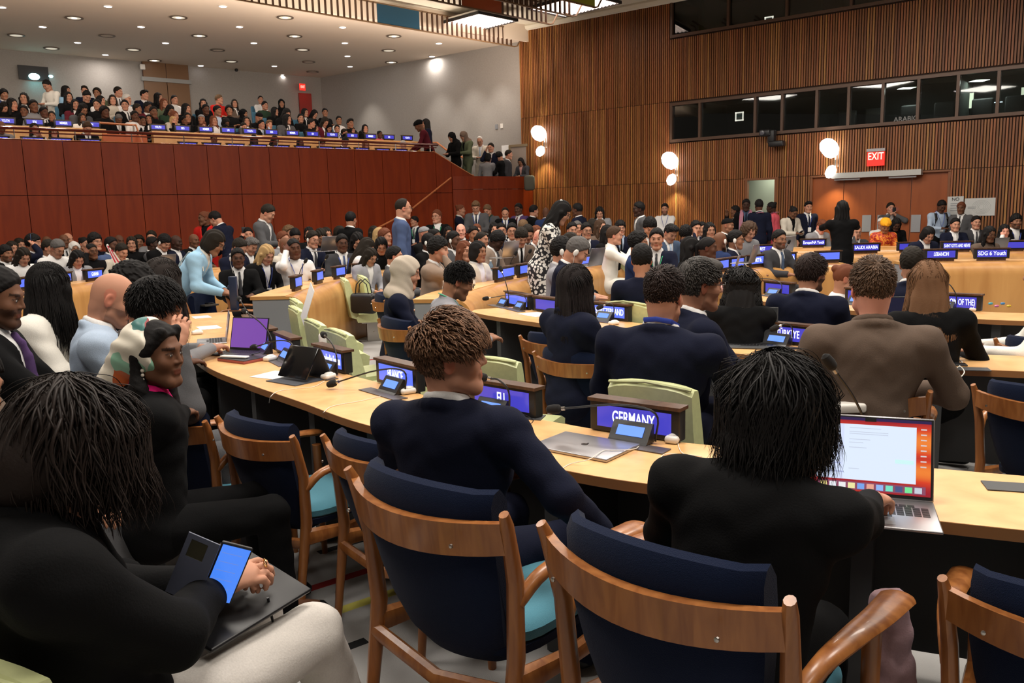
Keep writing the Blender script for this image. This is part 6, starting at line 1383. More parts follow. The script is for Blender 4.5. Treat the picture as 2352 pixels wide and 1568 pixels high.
for q in """188,261,longb,W,c,S0,woman in cream with wavy dark hair at the second balcony desk
274,265,shortg,sk,d,S1,grey haired man in dark suit at the second balcony desk by the aisle
309,256,shortk,w,e,S0,person in white top with cropped hair near the balcony aisle
327,268,shortk,sk,d,S0,dark skinned man in black suit right of the balcony aisle
398,268,longy,k,a,S2,blonde person in black with hand at mouth, second balcony desk
467,279,longr,si,b,S6,person in pale pink jacket bent forward, second balcony desk
490,267,longr,w,b,S0,auburn haired woman in white shirt behind the second balcony desk
518,287,hijabk,k,c,S0,woman with black headscarf at the second balcony desk
560,283,shortb,sn,a,S8,bearded man with headset and navy suit at the second balcony desk
618,277,quiffl,sc,a,S2,blond man in pale blue jacket with hand on cheek at a laptop, balcony
872,301,bunk,p,e,S0,dark skinned woman in bright pink at the second balcony desk
820,305,bobb,P,b,S1,woman in purple looking down at the second balcony desk""".split('\n'):
    f = q.split(',', 6); px, py = float(f[0]), float(f[1]); t_ = rtq(px, 2.5, py); P = rp(t_, 0, 2.5); s_ = f[3] if len(f[3]) > 1 else 't' + f[3]
    person(px, py, P[1], f[5], AB - 8, f[4], f[2], s_ + ('w' if s_[0] == 's' else ''), f[6], v=.0145, floor=2.95, fit=False, smin=.88, smax=1.1, group='people at the second balcony desk', ex='H' if 'headset' in f[6] else '')
# standing figures of the balcony and landing: px, py, depth, pose, facing, skin, hair, clothes, label
for q in """103,186,21.4,T1,200,b,shortk,dW,woman in long white dress standing with papers below the projector lamp,T
977,274,23.9,T0,262,b,longk,snck,woman with long black hair and navy jacket standing against the grey wall
956,280,22.4,T7,268,d,turbank,tu,woman in patterned red outfit and dark headwrap leaning on the balcony desk
1034,306,24.0,T1,230,b,hijabk,skk-,woman in black headscarf and black jacket looking at her phone on the stairs
1061,304,24.1,T1,235,b,hijabT,sakt,woman in brown headscarf and olive coat holding a phone on the stairs
1101,315,24.3,T1,190,b,recedew,sewc,white bearded man with glasses and beige jacket on the stairs
1127,330,24.0,T3,200,a,shortb,snwi,man in navy suit touching his face on the stairs
1121,353,23.9,T5,15,b,bobk,tG,person in light grey tee with crossbody strap reaching out an arm on the landing
1142,352,24.0,T1,300,b,afrok,tk,person in black with round black hair on the landing
1169,346,24.1,T0,95,a,shortb,shw-,man in charcoal suit in profile on the landing
1194,364,24.2,T1,215,c,longk,shi-,woman with long dark hair leaning at the landing corner""".split('\n'):
    f = q.split(','); px, py, d = float(f[0]), float(f[1]), float(f[2]); P = atd(px, py, d); hgt = 1.70
    fl = {103: P[2] - 1.72}.get(int(px), max(ZL - .98, P[2] - 1.74)); 
    person(px, py, d, f[3], float(f[4]), f[5], f[6], f[7], f[8], v=.0135, floor=fl, fit=False, smin=.90, smax=1.08, ex='g' if 'glasses' in f[8] else '')
o = MB().rbox((0, 0, 0), (.40, .04, .6), .02).build('lectern_panel', mat('panel_brown', (.12, .04, .015))); o.location = tuple(atd(128, 258, 21.6)); o.rotation_euler = (0, 0, -math.radians(AB)); tag(o, 'dark wooden panel beside the woman in the white dress', 'panel')
o = MB().rbox((0, 0, 0), (.30, .16, .42), .07).build('coat_on_rail', M_CLOTH, color=(.10, .10, .08)); o.location = tuple(atd(1216, 420, 23.6)); tag(o, 'dark olive coat hanging over the end of the landing parapet', 'coat')
# ================================================================ NEAR FIGURES
fade_g = lambda hi, lo, z0=.0: (lambda p, g: np.interp(p[:, 2] + .35 * np.clip(p[:, 1], -.05, .1), [-.06, z0, z0 + .05, .13], [lo, lo * 1.6, hi * .85, hi]) * g.uniform(.8, 1.15, len(p)))
def hero_hair(root, K, style, col, seed=1, n=None, extra=None):
    g_h = K['HR'].T @ np.array([0, 0, -1.]); crown = np.array([0, -.075, .108])
    def away(p, nn): d = p - crown; d = d - nn * np.sum(d * nn, 1)[:, None]; return d / (np.linalg.norm(d, axis=1)[:, None] + 1e-6)
    def fall(out, back=.0):
        def f(p, nn):
            side = np.stack([np.sign(p[:, 0] + 1e-4) * out, np.full(len(p), -back), np.zeros(len(p))], 1); top = np.clip((p[:, 2] - .03) / .09, 0, 1)[:, None]
            d = away(p, nn) * top + (g_h + 0 * p) * (1 - top * .7) + side * top; return d / np.linalg.norm(d, axis=1)[:, None]
        return f
    T = K['HR'].T; tc = T @ (K['chest'] + K['u'] * .05 - K['hc']); torso = (tc, np.array([.165, .120, .175])); nk = (T @ (K['nb'] - K['hc']), np.array([.065, .065, .10]))
    face = (np.array([0, .06, -.03]), np.array([.060, .055, .085]))
    fade = lambda hi, lo, z0=.0: (lambda p, g: np.interp(p[:, 2] + .35 * np.clip(p[:, 1], -.05, .1), [-.06, z0, z0 + .05, .13], [lo, lo * 1.6, hi * .85, hi]) * g.uniform(.8, 1.15, len(p)))
    Z2 = ([-.12, -.05, -.02, .01, .045, .075, .12], [-.082, -.075, -.02, .012, .045, .085, .095])
    A = dict(
        wavy=dict(root=scalp(Z2, 1.13), comb=away, L=fade(.085, .014, .02), r0=.0036, flat=.35, curl=.50, freq=46, seg=12, n=4200, spread=.35, bright=.6, up=.22, R=.135),
        curly=dict(root=scalp(Z2, 1.04), comb=away, L=fade(.045, .012), r0=.0022, curl=.85, freq=170, seg=9, n=3800, spread=.5, bright=.4, up=.45, R=.115),
        short=dict(root=scalp(Z2, 1.02), comb=away, L=fade(.026, .008, .02), r0=.0030, flat=.4, curl=.2, freq=90, seg=4, n=3600, spread=.3, bright=.4, up=.07, R=.12),
        thick=dict(root=scalp(Z2, 1.08), comb=away, L=fade(.055, .022), r0=.0027, flat=.3, curl=.18, freq=60, seg=7, n=2600, spread=.25, bright=.4, up=.10, R=.12),
        bob=dict(root=scalp(Z2, 1.10), comb=fall(.10, .0), L=(lambda p, g: .16 + .05 * g.uniform(-1, 1, len(p)) + np.clip(p[:, 2], -.05, .1) * .9), r0=.0026, flat=.28, curl=.20, freq=22, seg=14, n=5200, spread=.20, bright=.35, grav=.35, up=.05, R=.145, grow=.35),
        long=dict(root=scalp(Z2, 1.06), comb=fall(.05, .15), L=(lambda p, g: .30 + .09 * g.uniform(-1, 1, len(p)) + np.clip(p[:, 2], -.05, .1)), r0=.0027, flat=.28, curl=.05, freq=22, seg=14, n=2500, spread=.06, bright=.45, grav=.7, up=.0, R=.108, grow=.16),
        longcurl=dict(root=scalp(Z2, 1.06), comb=fall(.15, .1), L=(lambda p, g: .30 + .10 * g.uniform(-1, 1, len(p)) + np.clip(p[:, 2], -.05, .1)), r0=.0036, flat=.4, curl=.45, freq=60, seg=18, n=3000, spread=.2, bright=.4, grav=.5, up=.0, R=.13, grow=.30))[style]
    if extra: A.update(extra)
    up = A.pop('up'); lift = A.pop('lift', .004); n = n or A.pop('n'); A.pop('n', None)
    cb = A.pop('comb'); gv = A.pop('grav', 0); R_ = A.pop('R'); gr_ = A.pop('grow', .1)
    comb2 = (lambda p, nn: (lambda d: d / np.linalg.norm(d, axis=1)[:, None])(cb(p, nn) + nn * up * np.clip((p[:, 2:3] - .0) / .08, .15, 1) + g_h * gv))
    V, Q, t = locks(n, A['root'], comb2, A['L'], A['r0'], curl=A['curl'], freq=A['freq'], seg=A['seg'], avoid=keep_out((torso, nk, face) if style in ('bob', 'long', 'longcurl') else (), g_h, R_, gr_), seed=seed, spread=A['spread'], bright=A['bright'], flat=A.get('flat', .5))
    o = link('hair', np_mesh('hair', V, Q, M_LOCK, t), parent=root, color=HC[col] if isinstance(col, str) else col, mw=headmat(K))
    b = link('hair_base', hair_mesh({'wavy': 'quiff', 'curly': 'short', 'short': 'crop', 'thick': 'low', 'bob': 'bob', 'long': 'long', 'longcurl': 'long'}[style], .006, 99), parent=o, color=HC[col] if isinstance(col, str) else col)
    return o
def solve_pose(px, py, d, a, P, smin, smax, floor=0.):
    P = dict(P); wl = {k: P.pop(k) for k in list(P) if k in ('wl', 'wr')}; rz = -math.radians(a); c, n = math.cos(rz), math.sin(rz); W_ = atd(px, py, d)
    for _ in range(4):
        K = skel(P); top = K['top']; s = min(max((W_[2] - floor) / top[2], smin - .06), smax + .06); loc = np.array([W_[0] - s * (c * top[0] - n * top[1]), W_[1] - s * (n * top[0] + c * top[1]), W_[2] - s * top[2]])
        for k, w_ in wl.items(): q = (np.array(w_) - loc) / s; P['hl' if k == 'wl' else 'hrd'] = (c * q[0] + n * q[1], -n * q[0] + c * q[1], q[2])
    return P
def hero(px, py, d, a, pose, skin, cloth, label, hair=None, hcol='k', v=.0075, cap='', ex='', beard=0., seed=1, smin=.92, smax=1.12, kw=None, floor=0.):
    pose = solve_pose(px, py, d, a, pose, smin, smax, floor); POSES['_h%d' % seed] = pose; e = dict(beard=beard) if beard else {}
    root, K = person(px, py, d, '_h%d' % seed, a, skin, cap, cloth, label, v=v, ex=ex, floor=floor, fit=False, smin=smin, smax=smax, key=seed, extra=e) if False else _hp(px, py, d, seed, a, skin, cap, cloth, label, v, ex, floor, smin, smax, e)
    if hair: hero_hair(root, K, hair, hcol, seed, **(kw or {}))
    eyes = MB(); Tm = headmat(K)
    for s in (-1, 1): eyes.ball((s * .032, .0765, .0105), (.0120, .0122, .0092), 14)
    me = eyes.mesh('eyes', M_SKIN); co = np.array([q.co[:] for q in me.vertices]); t = np.ones((len(co), 3)) * .50; r_ = np.hypot(np.abs(co[:, 0]) - .032, co[:, 2] - .011); t[(r_ < .0066) & (co[:, 1] > .08)] = (.06, .035, .02); t[(r_ < .003) & (co[:, 1] > .08)] = .01
    at_ = me.color_attributes.new('tint', 'FLOAT_COLOR', 'POINT'); at_.data.foreach_set('color', np.concatenate([t, np.ones((len(t), 1))], 1).astype(np.float32).ravel())
    link('eyes', me, parent=root, color=(1, 1, 1), mw=Tm)
    return root, K
def _hp(px, py, d, seed, a, skin, cap, cloth, label, v, ex, floor, smin, smax, e):
    get_proto('_h%d' % seed, cloth[0], v, {**e}, seed, fingers=True)
    return person(px, py, d, '_h%d' % seed, a, skin, cap or 'k', cloth, label, v=v, ex=ex, floor=floor, fit=False, smin=smin, smax=smax, key=seed, extra=e)
def wpos(root, p):
    M4 = Matrix.Translation(root.location) @ Matrix.Rotation(root.rotation_euler.z, 4, 'Z') @ Matrix.Scale(root.scale[0], 4); return M4 @ Vector(tuple(float(q) for q in p))
def show(n, root, K):
    p = wpos(root, K['hc']); v = np.array(p) - (0, 0, H); pass
HEROES = {}
def H_(n, *a, **k): r = hero(*a, **k); show(n, *r); HEROES[n] = r; return r
# young man with wavy hair, looking right over his shoulder
H_('P1', 1028, 742, 2.62, 40, dict(lean=-2, side=-3, tw=-8, hy=50, hp=-2, hr=2, w=1.32, fat=1.08, hl=(-.30, .28, .66), hrd=(.42, .22, .64), er=(1, -.3, -.5), el=(-1, -.3, -.4), curl=.4, legs=(((-.14, .42, .52), (-.14, .44, .10)), ((.20, .42, .50), (.22, .40, .10)))), 'a', 'snwn',
   'young man with wavy brown hair and navy suit seen from behind, looking right', hair='wavy', hcol=(.17, .088, .05), v=.006, seed=11)
# typing woman in black
H_('P2', 1800, 826, 1.95, 34, dict(lean=14, side=3, hy=12, hp=20, w=1.12, fat=1.1, hl=(-.10, .44, .77), wr=at(2010, 1148, .80), er=(1, -.9, -1.1), el=(-1, -.3, -.6), rdir=((.1, 1, -.12), (0, .1, 1)), ldir=((.2, 1, -.08), (0, .1, 1)), curl=.5), 'a', 'tkkkk',
   'woman with wavy black shoulder length hair and black sweater typing on a laptop', hair='bob', hcol='k', v=.006, seed=12, smin=.9, smax=1.1)
# foreground figure in black blazer bowing over a phone
H_('P3', 225, 908, 1.64, 38, dict(lean=-19, side=0, hy=14, hp=40, neckf=.95, w=1.15, wl=at(440, 1345, .77), wr=at(485, 1352, .78), er=(.9, -.4, -.5), el=(-.9, -.4, -.5), rdir=((.35, 1, .25), (.3, -.2, 1)), ldir=((.6, .8, .2), (-.3, .2, 1)), curl=.45, legs=(((-.15, .43, .60), (-.18, .52, .12)), ((.05, .46, .54), (-.02, .62, .20)))), 'a', 'skkkl',
   'person in black blazer with dark brown hair bowed over a phone at bottom left', hair='bob', hcol=(.016, .010, .008), v=.006, seed=13, smin=.86, smax=1.15, kw=dict(extra=dict(L=(lambda p, g: .10 + .04 * g.uniform(-1, 1, len(p)) + np.clip(p[:, 2], -.05, .1) * .8), spread=.3, R=.14)))
H_('P4', 352, 745, 3.02, 58, dict(lean=4, side=0, hy=44, hp=4, w=1.08, fat=1.08, wl=at(440, 960, .74), wr=at(455, 940, .76), vd=.34), 'd', 'skmkk', 'woman with patterned headscarf, pearl earring, pink top and black blazer', cap='tuckk', v=.0055, seed=14, smin=.9)
H_('P5', 372, 655, 3.75, 68, dict(lean=16, side=2, hy=12, hp=20, wl=at(478, 812, .79), wr=atd(408, 800, 3.58), er=(.4, .6, -1), w=1.1), 'a', 'sgwgg', 'man with thick black hair and grey suit resting his chin on his hand', hair='thick', hcol='k', v=.0075, seed=15)
H_('P6', 277, 634, 4.25, 62, dict(lean=8, hy=12, hp=24, hl=(-.05, .30, .72), hrd=(.05, .30, .72), w=1.15), 'a', 'scwwk', 'bald man with stubble in pale blue jacket looking down', v=.0075, seed=16, beard=.35)
H_('P7', 112, 610, 4.9, 78, dict(lean=4, hy=8, hp=8, hl=(-.02, .34, .70), hrd=(.06, .36, .70)), 'd', 'sWWWW', 'woman in white suit with long black hair seated at left', hair='long', hcol='k', v=.0085, seed=17)
H_('P8', -2, 625, 3.9, 76, dict(lean=-4, hy=6, hp=12, hl=(-.04, .34, .64), hrd=(.06, .40, .62)), 'd', 'skwP', 'bearded man in black suit with white headset at the left edge', cap='shortk', ex='h', v=.0085, seed=18, beard=.5)
H_('P9', -75, 720, 3.0, 80, dict(lean=2, hp=20, hl=(.0, .42, .66), hrd=(.08, .44, .66), legs=(((-.10, .56, .60), (-.10, .62, .2)), ((.10, .58, .62), (.3, .6, .3)))), 'a', 'sTwgg', 'person in grey trousers and brown jacket, only lap and hands in view at left', cap='shortb', v=.009, seed=19)
H_('P10', -70, 800, 2.35, 84, dict(lean=4, hp=20, hl=(.0, .40, .80), hrd=(.08, .38, .82)), 'c', 'tk', 'person with a bracelet holding a pale blue phone at the left edge', cap='longk', v=.009, seed=20)
H_('P11', 380, 600, 5.3, 55, dict(lean=8, hp=18, hl=(-.1, .34, .74), hrd=(.1, .36, .76)), 'b', 'tG', 'woman with straight dark brown hair behind the black haired man', hair='long', hcol=(.022, .016, .014), v=.0085, seed=21)
H_('P12', 318, 616, 5.0, 62, dict(lean=10, hp=20), 'e', 'tk', 'person with short black curls between the bald man and the long haired woman', cap='afrok', v=.009, seed=22)
H_('P13', 503, 535, 8.6, 86, dict(sit=False, hz=.92, lean=40, hp=34, hl=(-.16, .46, .92), hrd=(.14, .52, .92), er=(.6, -.6, -.6)), 'c', 'ssWWWe', 'woman in light blue blazer and cream skirt bending over with a crossbody strap', cap='bobb', ex='g', v=.009, seed=23, smin=.9, smax=1.15)
H_('P14', 938, 594, 6.5, 82, dict(lean=6, hp=14, hy=6), 'a', 'tnWk', 'woman in beige headscarf and dark navy coat in profile', cap='hijabB', v=.008, seed=24)
H_('P15', 1066, 612, 6.0, 74, dict(lean=16, hp=24, hy=10, hl=(-.1, .40, .74), hrd=(.12, .40, .74)), 'c', 'xqww', 'man with black curls, glasses, grey vest and green lanyard looking down', hair='curly', hcol='k', ex='g', v=.008, seed=25, beard=.45)
H_('P16', 1322, 613, 4.95, 58, dict(lean=2, hp=4, hy=14, hl=(-.08, .34, .74), hrd=(.1, .34, .74)), 'a', 'snw-', 'woman with long straight dark hair and dark navy blazer turned right', hair='long', hcol=(.012, .008, .008), v=.0075, seed=26)
H_('P17', 1527, 622, 3.85, 28, dict(lean=4, side=2, hp=6, hy=4, w=1.32, fat=1.12, hl=(-.16, .34, .74), wr=at(1668, 868, .78)), 'a', 'snwn', 'dark haired man in navy suit with blue lanyard seen from behind', hair='short', kw=dict(extra=dict(L=fade_g(.032, .006, .03), curl=.5, freq=110, seg=6, n=3600, up=.12)), hcol=(.022, .012, .010), v=.0075, seed=27, smin=.95)
H_('P18', 1612, 603, 4.3, 78, dict(lean=6, hp=6, hy=6, hl=(-.02, .36, .76), hrd=(.08, .40, .78), w=1.15), 'b', 'snwn', 'man with greying wavy hair and black glasses in profile, navy suit', kw=dict(extra=dict(L=fade_g(.034, .010, .02), R=.110, up=.1)), hair='wavy', hcol=(.05, .045, .042), ex='g', v=.007, seed=28, beard=.25, smin=.95)
H_('P19', 2006, 600, 3.65, 8, dict(lean=3, side=1, hp=0, hy=0, w=1.22, fat=1.06, hl=(-.22, .32, .74), hrd=(.26, .30, .72)), 'r', 'sTTkT', 'man with short brown hair and brown blazer seen squarely from behind', hair='short', hcol=(.10, .058, .035), v=.0065, seed=29, smin=.95)
H_('P20', 2132, 603, 4.7, 12, dict(lean=6, side=-3, hp=8, hy=6, hl=(-.1, .34, .72), hrd=(.16, .34, .72)), 'a', 'tk', 'woman with very long light brown hair seen from behind', hair='long', hcol=(.17, .085, .042), v=.0085, seed=30, kw=dict(extra=dict(L=(lambda p, g: .46 + .10 * g.uniform(-1, 1, len(p))), curl=.14, freq=26)))
H_('P21', 1706, 620, 5.6, 20, dict(lean=18, hp=20, hl=(-.1, .40, .74), hrd=(.1, .40, .74)), 'b', 'tk', 'woman with long black wavy hair seen from behind at the third table', hair='longcurl', hcol='k', v=.009, seed=31)
H_('P22', 1866, 592, 5.75, 38, dict(lean=3, hp=6, hy=22, w=1.25, hl=(-.1, .34, .72), hrd=(.12, .34, .72)), 'b', 'snwn', 'bearded man with thick dark hair in navy suit turned right', hair='thick', hcol=(.022, .012, .010), v=.008, seed=32, beard=.75)
# ---- extras worn by the near figures
def headpart(n, name, mb, m, color=None):
    r, K = HEROES[n]; o = mb.build(name, m, r, color=color); o.matrix_local = headmat(K); return o
r, K = HEROES['P4']   # patterned silk scarf wrapped over the back of the head, falling behind the shoulder
V, Q = sdf_mesh([e_((0, -.030, .028), (.100, .113, .117)), c_((0, -.12, -.02), (-.02, -.19, -.20), .075, .10, .06), c_((0, -.17, -.15), (-.04, -.26, -.32), .075, .085, .05), fn_(lambda x, y, z: (.010 - .28 * (z - .06)) - y + 0 * x, (-.3, -.5, -.6), (.3, .4, .3), .01, -1)], .006, disp=wrinkle(.004, 45, 3))
sm_ = mat('silk_scarf', (.8, .8, .7), rough=.45); N, L = nt(sm_); tc = N.new('ShaderNodeTexCoord'); mp = N.new('ShaderNodeMapping'); mp.inputs['Rotation'].default_value = (.5, .3, .2); L.new(tc.outputs['Object'], mp.inputs[0])
vo = N.new('ShaderNodeTexVoronoi'); vo.inputs['Scale'].default_value = 9; nz = N.new('ShaderNodeTexNoise'); nz.inputs['Scale'].default_value = 6; ad = N.new('ShaderNodeVectorMath'); sc2 = N.new('ShaderNodeVectorMath'); sc2.operation = 'SCALE'; sc2.inputs[3].default_value = .12; L.new(mp.outputs[0], nz.inputs['Vector']); L.new(nz.outputs['Color'], sc2.inputs[0]); L.new(mp.outputs[0], ad.inputs[0]); L.new(sc2.outputs[0], ad.inputs[1]); L.new(ad.outputs[0], vo.inputs['Vector'])
cr = N.new('ShaderNodeValToRGB'); cr.color_ramp.interpolation = 'CONSTANT'; ce = cr.color_ramp.elements; ce[0].color = (.80, .74, .62, 1); ce[1].position = .28; ce[1].color = (.30, .58, .42, 1)
for p_, c_r in ((.45, (.62, .13, .03)), (.58, (.80, .74, .62)), (.72, (.25, .015, .02)), (.84, (.75, .70, .60)), (.93, (.04, .16, .15))): x_ = ce.new(p_); x_.color = (*c_r, 1)
sp = N.new('ShaderNodeSeparateColor'); L.new(vo.outputs['Color'], sp.inputs[0]); L.new(sp.outputs[0], cr.inputs[0]); L.new(cr.outputs[0], N['Principled BSDF'].inputs['Base Color'])
link('headscarf', np_mesh('headscarf', V, Q, sm_), parent=r, mw=headmat(K))
m = MB(); [m.ball((.086, -.002, -.045 - .017 * k), .0075, 10) for k in range(4)]; headpart('P4', 'pearl_earring', m, mat('pearl', (.75, .68, .58), rough=.2, coat=.5))
r, K = HEROES['P6']
r, K = HEROES['P15']; lanyard(K, r, (.02, .35, .17))
r, K = HEROES['P17']; m = MB(); g = lambda x, y, z: K['hip'] + K['T'] @ np.array([x, y, z]); m.tube([g(-.075, .02, .545), g(-.06, -.055, .57), g(0, -.078, .578), g(.06, -.055, .57), g(.075, .02, .545)], .007, 6, flat=1.8); m.build('lanyard', M_PLAIN, r, color=(.02, .05, .35))
r, K = HEROES['P13']; m = MB(); g = lambda x, y, z: K['hip'] + K['T'] @ np.array([x, y, z]); m.tube([g(.13, .12, .40), g(.12, .0, .53), g(.08, -.12, .46), g(-.02, -.145, .3), g(-.12, -.13, .1), g(-.17, -.05, .0)], .012, 6, flat=.4); m.build('bag_strap', M_PLAIN, r, color=(.7, .66, .58))
r, K = HEROES['P3']; hw, hd_, hn = K['hand'][1]; sd_ = np.cross(hn, hd_); MB().tube([hw + hd_ * .125 - sd_ * .011 * 0 + hn * .010 * math.cos(a_) + np.cross(hd_, hn) * (.010 * math.sin(a_)) for a_ in np.linspace(0, 6.28, 13)], .0018, 5).build('ring', mat('gold', (.75, .5, .2), rough=.25, metal=1), r)
# ---- things held or laid down: phones, laptops, papers, cables
def pose_m(o, loc, R): M4 = Matrix(np.asarray(R).tolist()).to_4x4(); M4.translation = Vector(tuple(float(q) for q in loc)); o.matrix_world = M4
def Rz(a, x=0, y=0): return rot('Z', -math.radians(a)) @ rot('Y', math.radians(y)) @ rot('X', math.radians(x))
def laptop(P, a, open_, label, body=M_ALU, w=.312, d=.221, scr=None, th=.009, keys=True, back=None):
    o = empty('laptop', P, -math.radians(a), label, 'laptop')
    MB().rbox((0, 0, th / 2 + .001), (w, d, th), .004, n=3).build('base', body, o)
    if keys and open_:
        m = MB()
        for i in range(5):
            for j in range(14 if i else 12): m.box(((j - 6.5) / 14 * (w - .04) + (.01 if not i else 0), .065 - i * .019, th + .0014), ((w - .04) / 14 * .84, .0155, .0012))
        m.box((0, .065 - 5 * .019, th + .0014), (.11, .0155, .0012)); m.build('keyboard', M_BLK, o, smooth=False); MB().box((0, -.072, th + .0012), (.12, .062, .0006)).build('trackpad', mat('trackpad', (.35, .35, .36), rough=.4, metal=.5) if body is M_ALU else M_DGREY, o, smooth=False)
    if open_:
        R = rot('X', math.radians(90 - open_) * -1); R = rot('X', -math.radians(open_ - 90)); hy = d / 2 - .004; c = np.array([0, hy, th]) + R @ np.array([0, 0, d / 2])
        ld = MB().rbox(tuple(c), (w, .006, d), .0028, R, n=2).build('lid', body if back is None else back, o)
        if scr is not None:
            MB().box(tuple(c + R @ np.array([0, -.0034, 0])), (w - .006, .001, d - .008), R).build('bezel', M_BLK, ld, smooth=False)
            s_ = MB().box((0, 0, 0), (w - .018, .001, d - .022)).build('screen', scr, ld, smooth=False); pose_l(s_, c + R @ np.array([0, -.0045, .003]), R)
    return o
def pose_l(o, loc, R): M4 = Matrix(np.asarray(R).tolist()).to_4x4(); M4.translation = Vector(tuple(float(q) for q in loc)); o.matrix_local = M4
def emis(name, col, es=1.): return mat(name, tuple(c * .1 for c in col), rough=.25, emit=col, es=es)
# closed silver laptop on the near table, corners measured on the table top
A_, B_, C_, D_ = [at(x, y, TZ + .014)[:2] for x, y in ((1213, 1021), (1294, 988), (1474, 1018), (1398, 1057))]
ctr = (A_ + B_ + C_ + D_) / 4; dx = (C_ - B_ + D_ - A_); ang_ = math.degrees(math.atan2(-dx[1], dx[0]))
o = laptop((*ctr, TZ), ang_, 0, 'closed silver grey laptop on the table in front of the GERMANY display', w=.345, d=.243, th=.013)
m = MB(); m.lathe([(.0, 0), (.014, 0), (.0135, .0006), (0, .0006)], (0, 0, .0145), 18, sq=.9); m.ball((.004, .016, .0147), (.004, .006, .0006), 8, R=rot('Z', -.5)); m.build('logo', mat('logo_dark', (.03, .03, .032), rough=.15, metal=.6), o)
# open laptop of the typing woman: screen with chat window, dock and orange wallpaper
lm = mat('wallpaper', (.05, .01, .01), rough=.2, emit=(1, .2, .05), es=.9); N, L = nt(lm); tc = N.new('ShaderNodeTexCoord'); gr = N.new('ShaderNodeTexWave'); gr.wave_type = 'RINGS'; gr.inputs['Scale'].default_value = 2.2; gr.inputs['Distortion'].default_value = 3; gr.inputs['Phase Offset'].default_value = 1.5; L.new(tc.outputs['Object'], gr.inputs['Vector']); cr = N.new('ShaderNodeValToRGB'); cr.color_ramp.elements[0].color = (.35, .015, .03, 1); cr.color_ramp.elements[1].color = (.95, .25, .04, 1); x_ = cr.color_ramp.elements.new(.55); x_.color = (.75, .06, .02, 1); L.new(gr.outputs['Fac'], cr.inputs[0]); L.new(cr.outputs[0], N['Principled BSDF'].inputs['Emission Color'])
bl, br_ = at(1925, 1150, TZ), at(2143, 1160, TZ)   # hinge line
hin = at(2145, 1152, TZ + .012)[:2]; aL = 21.0
ra = math.radians(aL); rx = np.array([math.cos(ra), -math.sin(ra)]); fy = np.array([math.sin(ra), math.cos(ra)]); cl_ = hin - rx * .178 - fy * .12
o = laptop((*cl_, TZ), aL, 108, 'open silver laptop with a bright chat window and orange wallpaper on the near table', w=.355, d=.248, scr=lm)
sc_o = [c for c in o.children_recursive if c.name.startswith('screen')][0]; W2, D2_ = .355 - .018, .248 - .022
def sbox(n, x0, x1, z0, z1, m_, y=-.0012): MB().box(((x0 + x1) / 2, y, (z0 + z1) / 2), (x1 - x0, .0006, z1 - z0)).build(n, m_, sc_o, smooth=False)
sbox('chat_window', -.155, .128, -.078, .092, emis('win_white', (.72, .82, .98), 1.0)); sbox('sidebar', -.155, -.075, -.078, .092, emis('win_side', (.66, .74, .95), 1.0), -.0018); sbox('menu_bar', -W2 / 2, W2 / 2, .104, .113, emis('menu_bar', (.05, .03, .12), .6)); sbox('dock', -.15, .155, -.108, -.084, emis('dock', (.28, .08, .14), .9)); sbox('notch', -.016, .016, .102, .1135, M_BLK, -.0019)
for k, c__ in enumerate(((.9, .75, .3), (.85, .88, .95), (.9, .9, .92), (.9, .85, .4), (.2, .4, .9), (.85, .4, .3), (.3, .5, .95), (.2, .8, .6), (.08, .1, .25), (.2, .85, .35), (.6, .65, .75))): sbox('dock_icon', -.14 + k * .0265, -.12 + k * .0265, -.105, -.088, emis('icon_%s' % 'abcdefghijk'[k], c__, .9), -.002)
for k in range(6): sbox('sidebar_entry', -.15, -.09 + .008 * (k % 3), .072 - k * .026, .0755 - k * .026, emis('txt_blue', (.45, .5, .8), .9), -.0024)
for k, (x0, x1, z_) in enumerate(((-.06, .03, .080), (-.06, .05, .068), (-.06, .05, .062), (-.06, .0, .045), (-.06, -.02, .035), (-.06, -.01, .02), (-.06, -.03, -.045))): sbox('chat_line', x0, x1, z_, z_ + .0015, emis('txt_grey', (.55, .6, .72), .9), -.0022)
for k in range(8): sbox('desktop_icon', .140, .156, .085 - k * .016, .089 - k * .016, emis('icon_pale', (.8, .7, .7), .8), -.0016)
sbox('chat_bubble', .07, .122, -.02, -.008, emis('bubble', (.6, .9, .9), 1), -.0022)
# other laptops
P = at(1722, 795, TZ); laptop((P[0], P[1] , TZ), 20, 105, 'open black laptop seen from behind its dark screen, beside the TÜRKIYE display', body=M_DGREY, w=.33, d=.235, scr=emis('scr_off', (.018, .018, .018), 1))
P = at(2118, 800, TZ); laptop((P[0] - .1, P[1], TZ), 6, 100, 'open grey laptop with a dark screen in front of the brown blazer man', body=M_DGREY, w=.36, d=.30, scr=emis('scr_dark', (.012, .012, .03), 1))
P = at(545, 812, TZ); laptop((P[0], P[1], TZ), 62 - 40, 105, 'open black laptop with a purple screen on the near table', body=M_BLK, w=.31, d=.225, scr=emis('scr_purple', (.20, .075, .38), 1.0))
P = at(487, 785, TZ); laptop((P[0], P[1], TZ), 70, 100, 'thin open laptop with a dark blue screen seen from its side', w=.30, d=.21, scr=emis('scr_navy', (.02, .04, .10), 1))
P = at(1078, 688, TZ); laptop((P[0], P[1], TZ), 70, 0, 'closed dark laptop beside the curly haired man', w=.30, d=.21, th=.014)
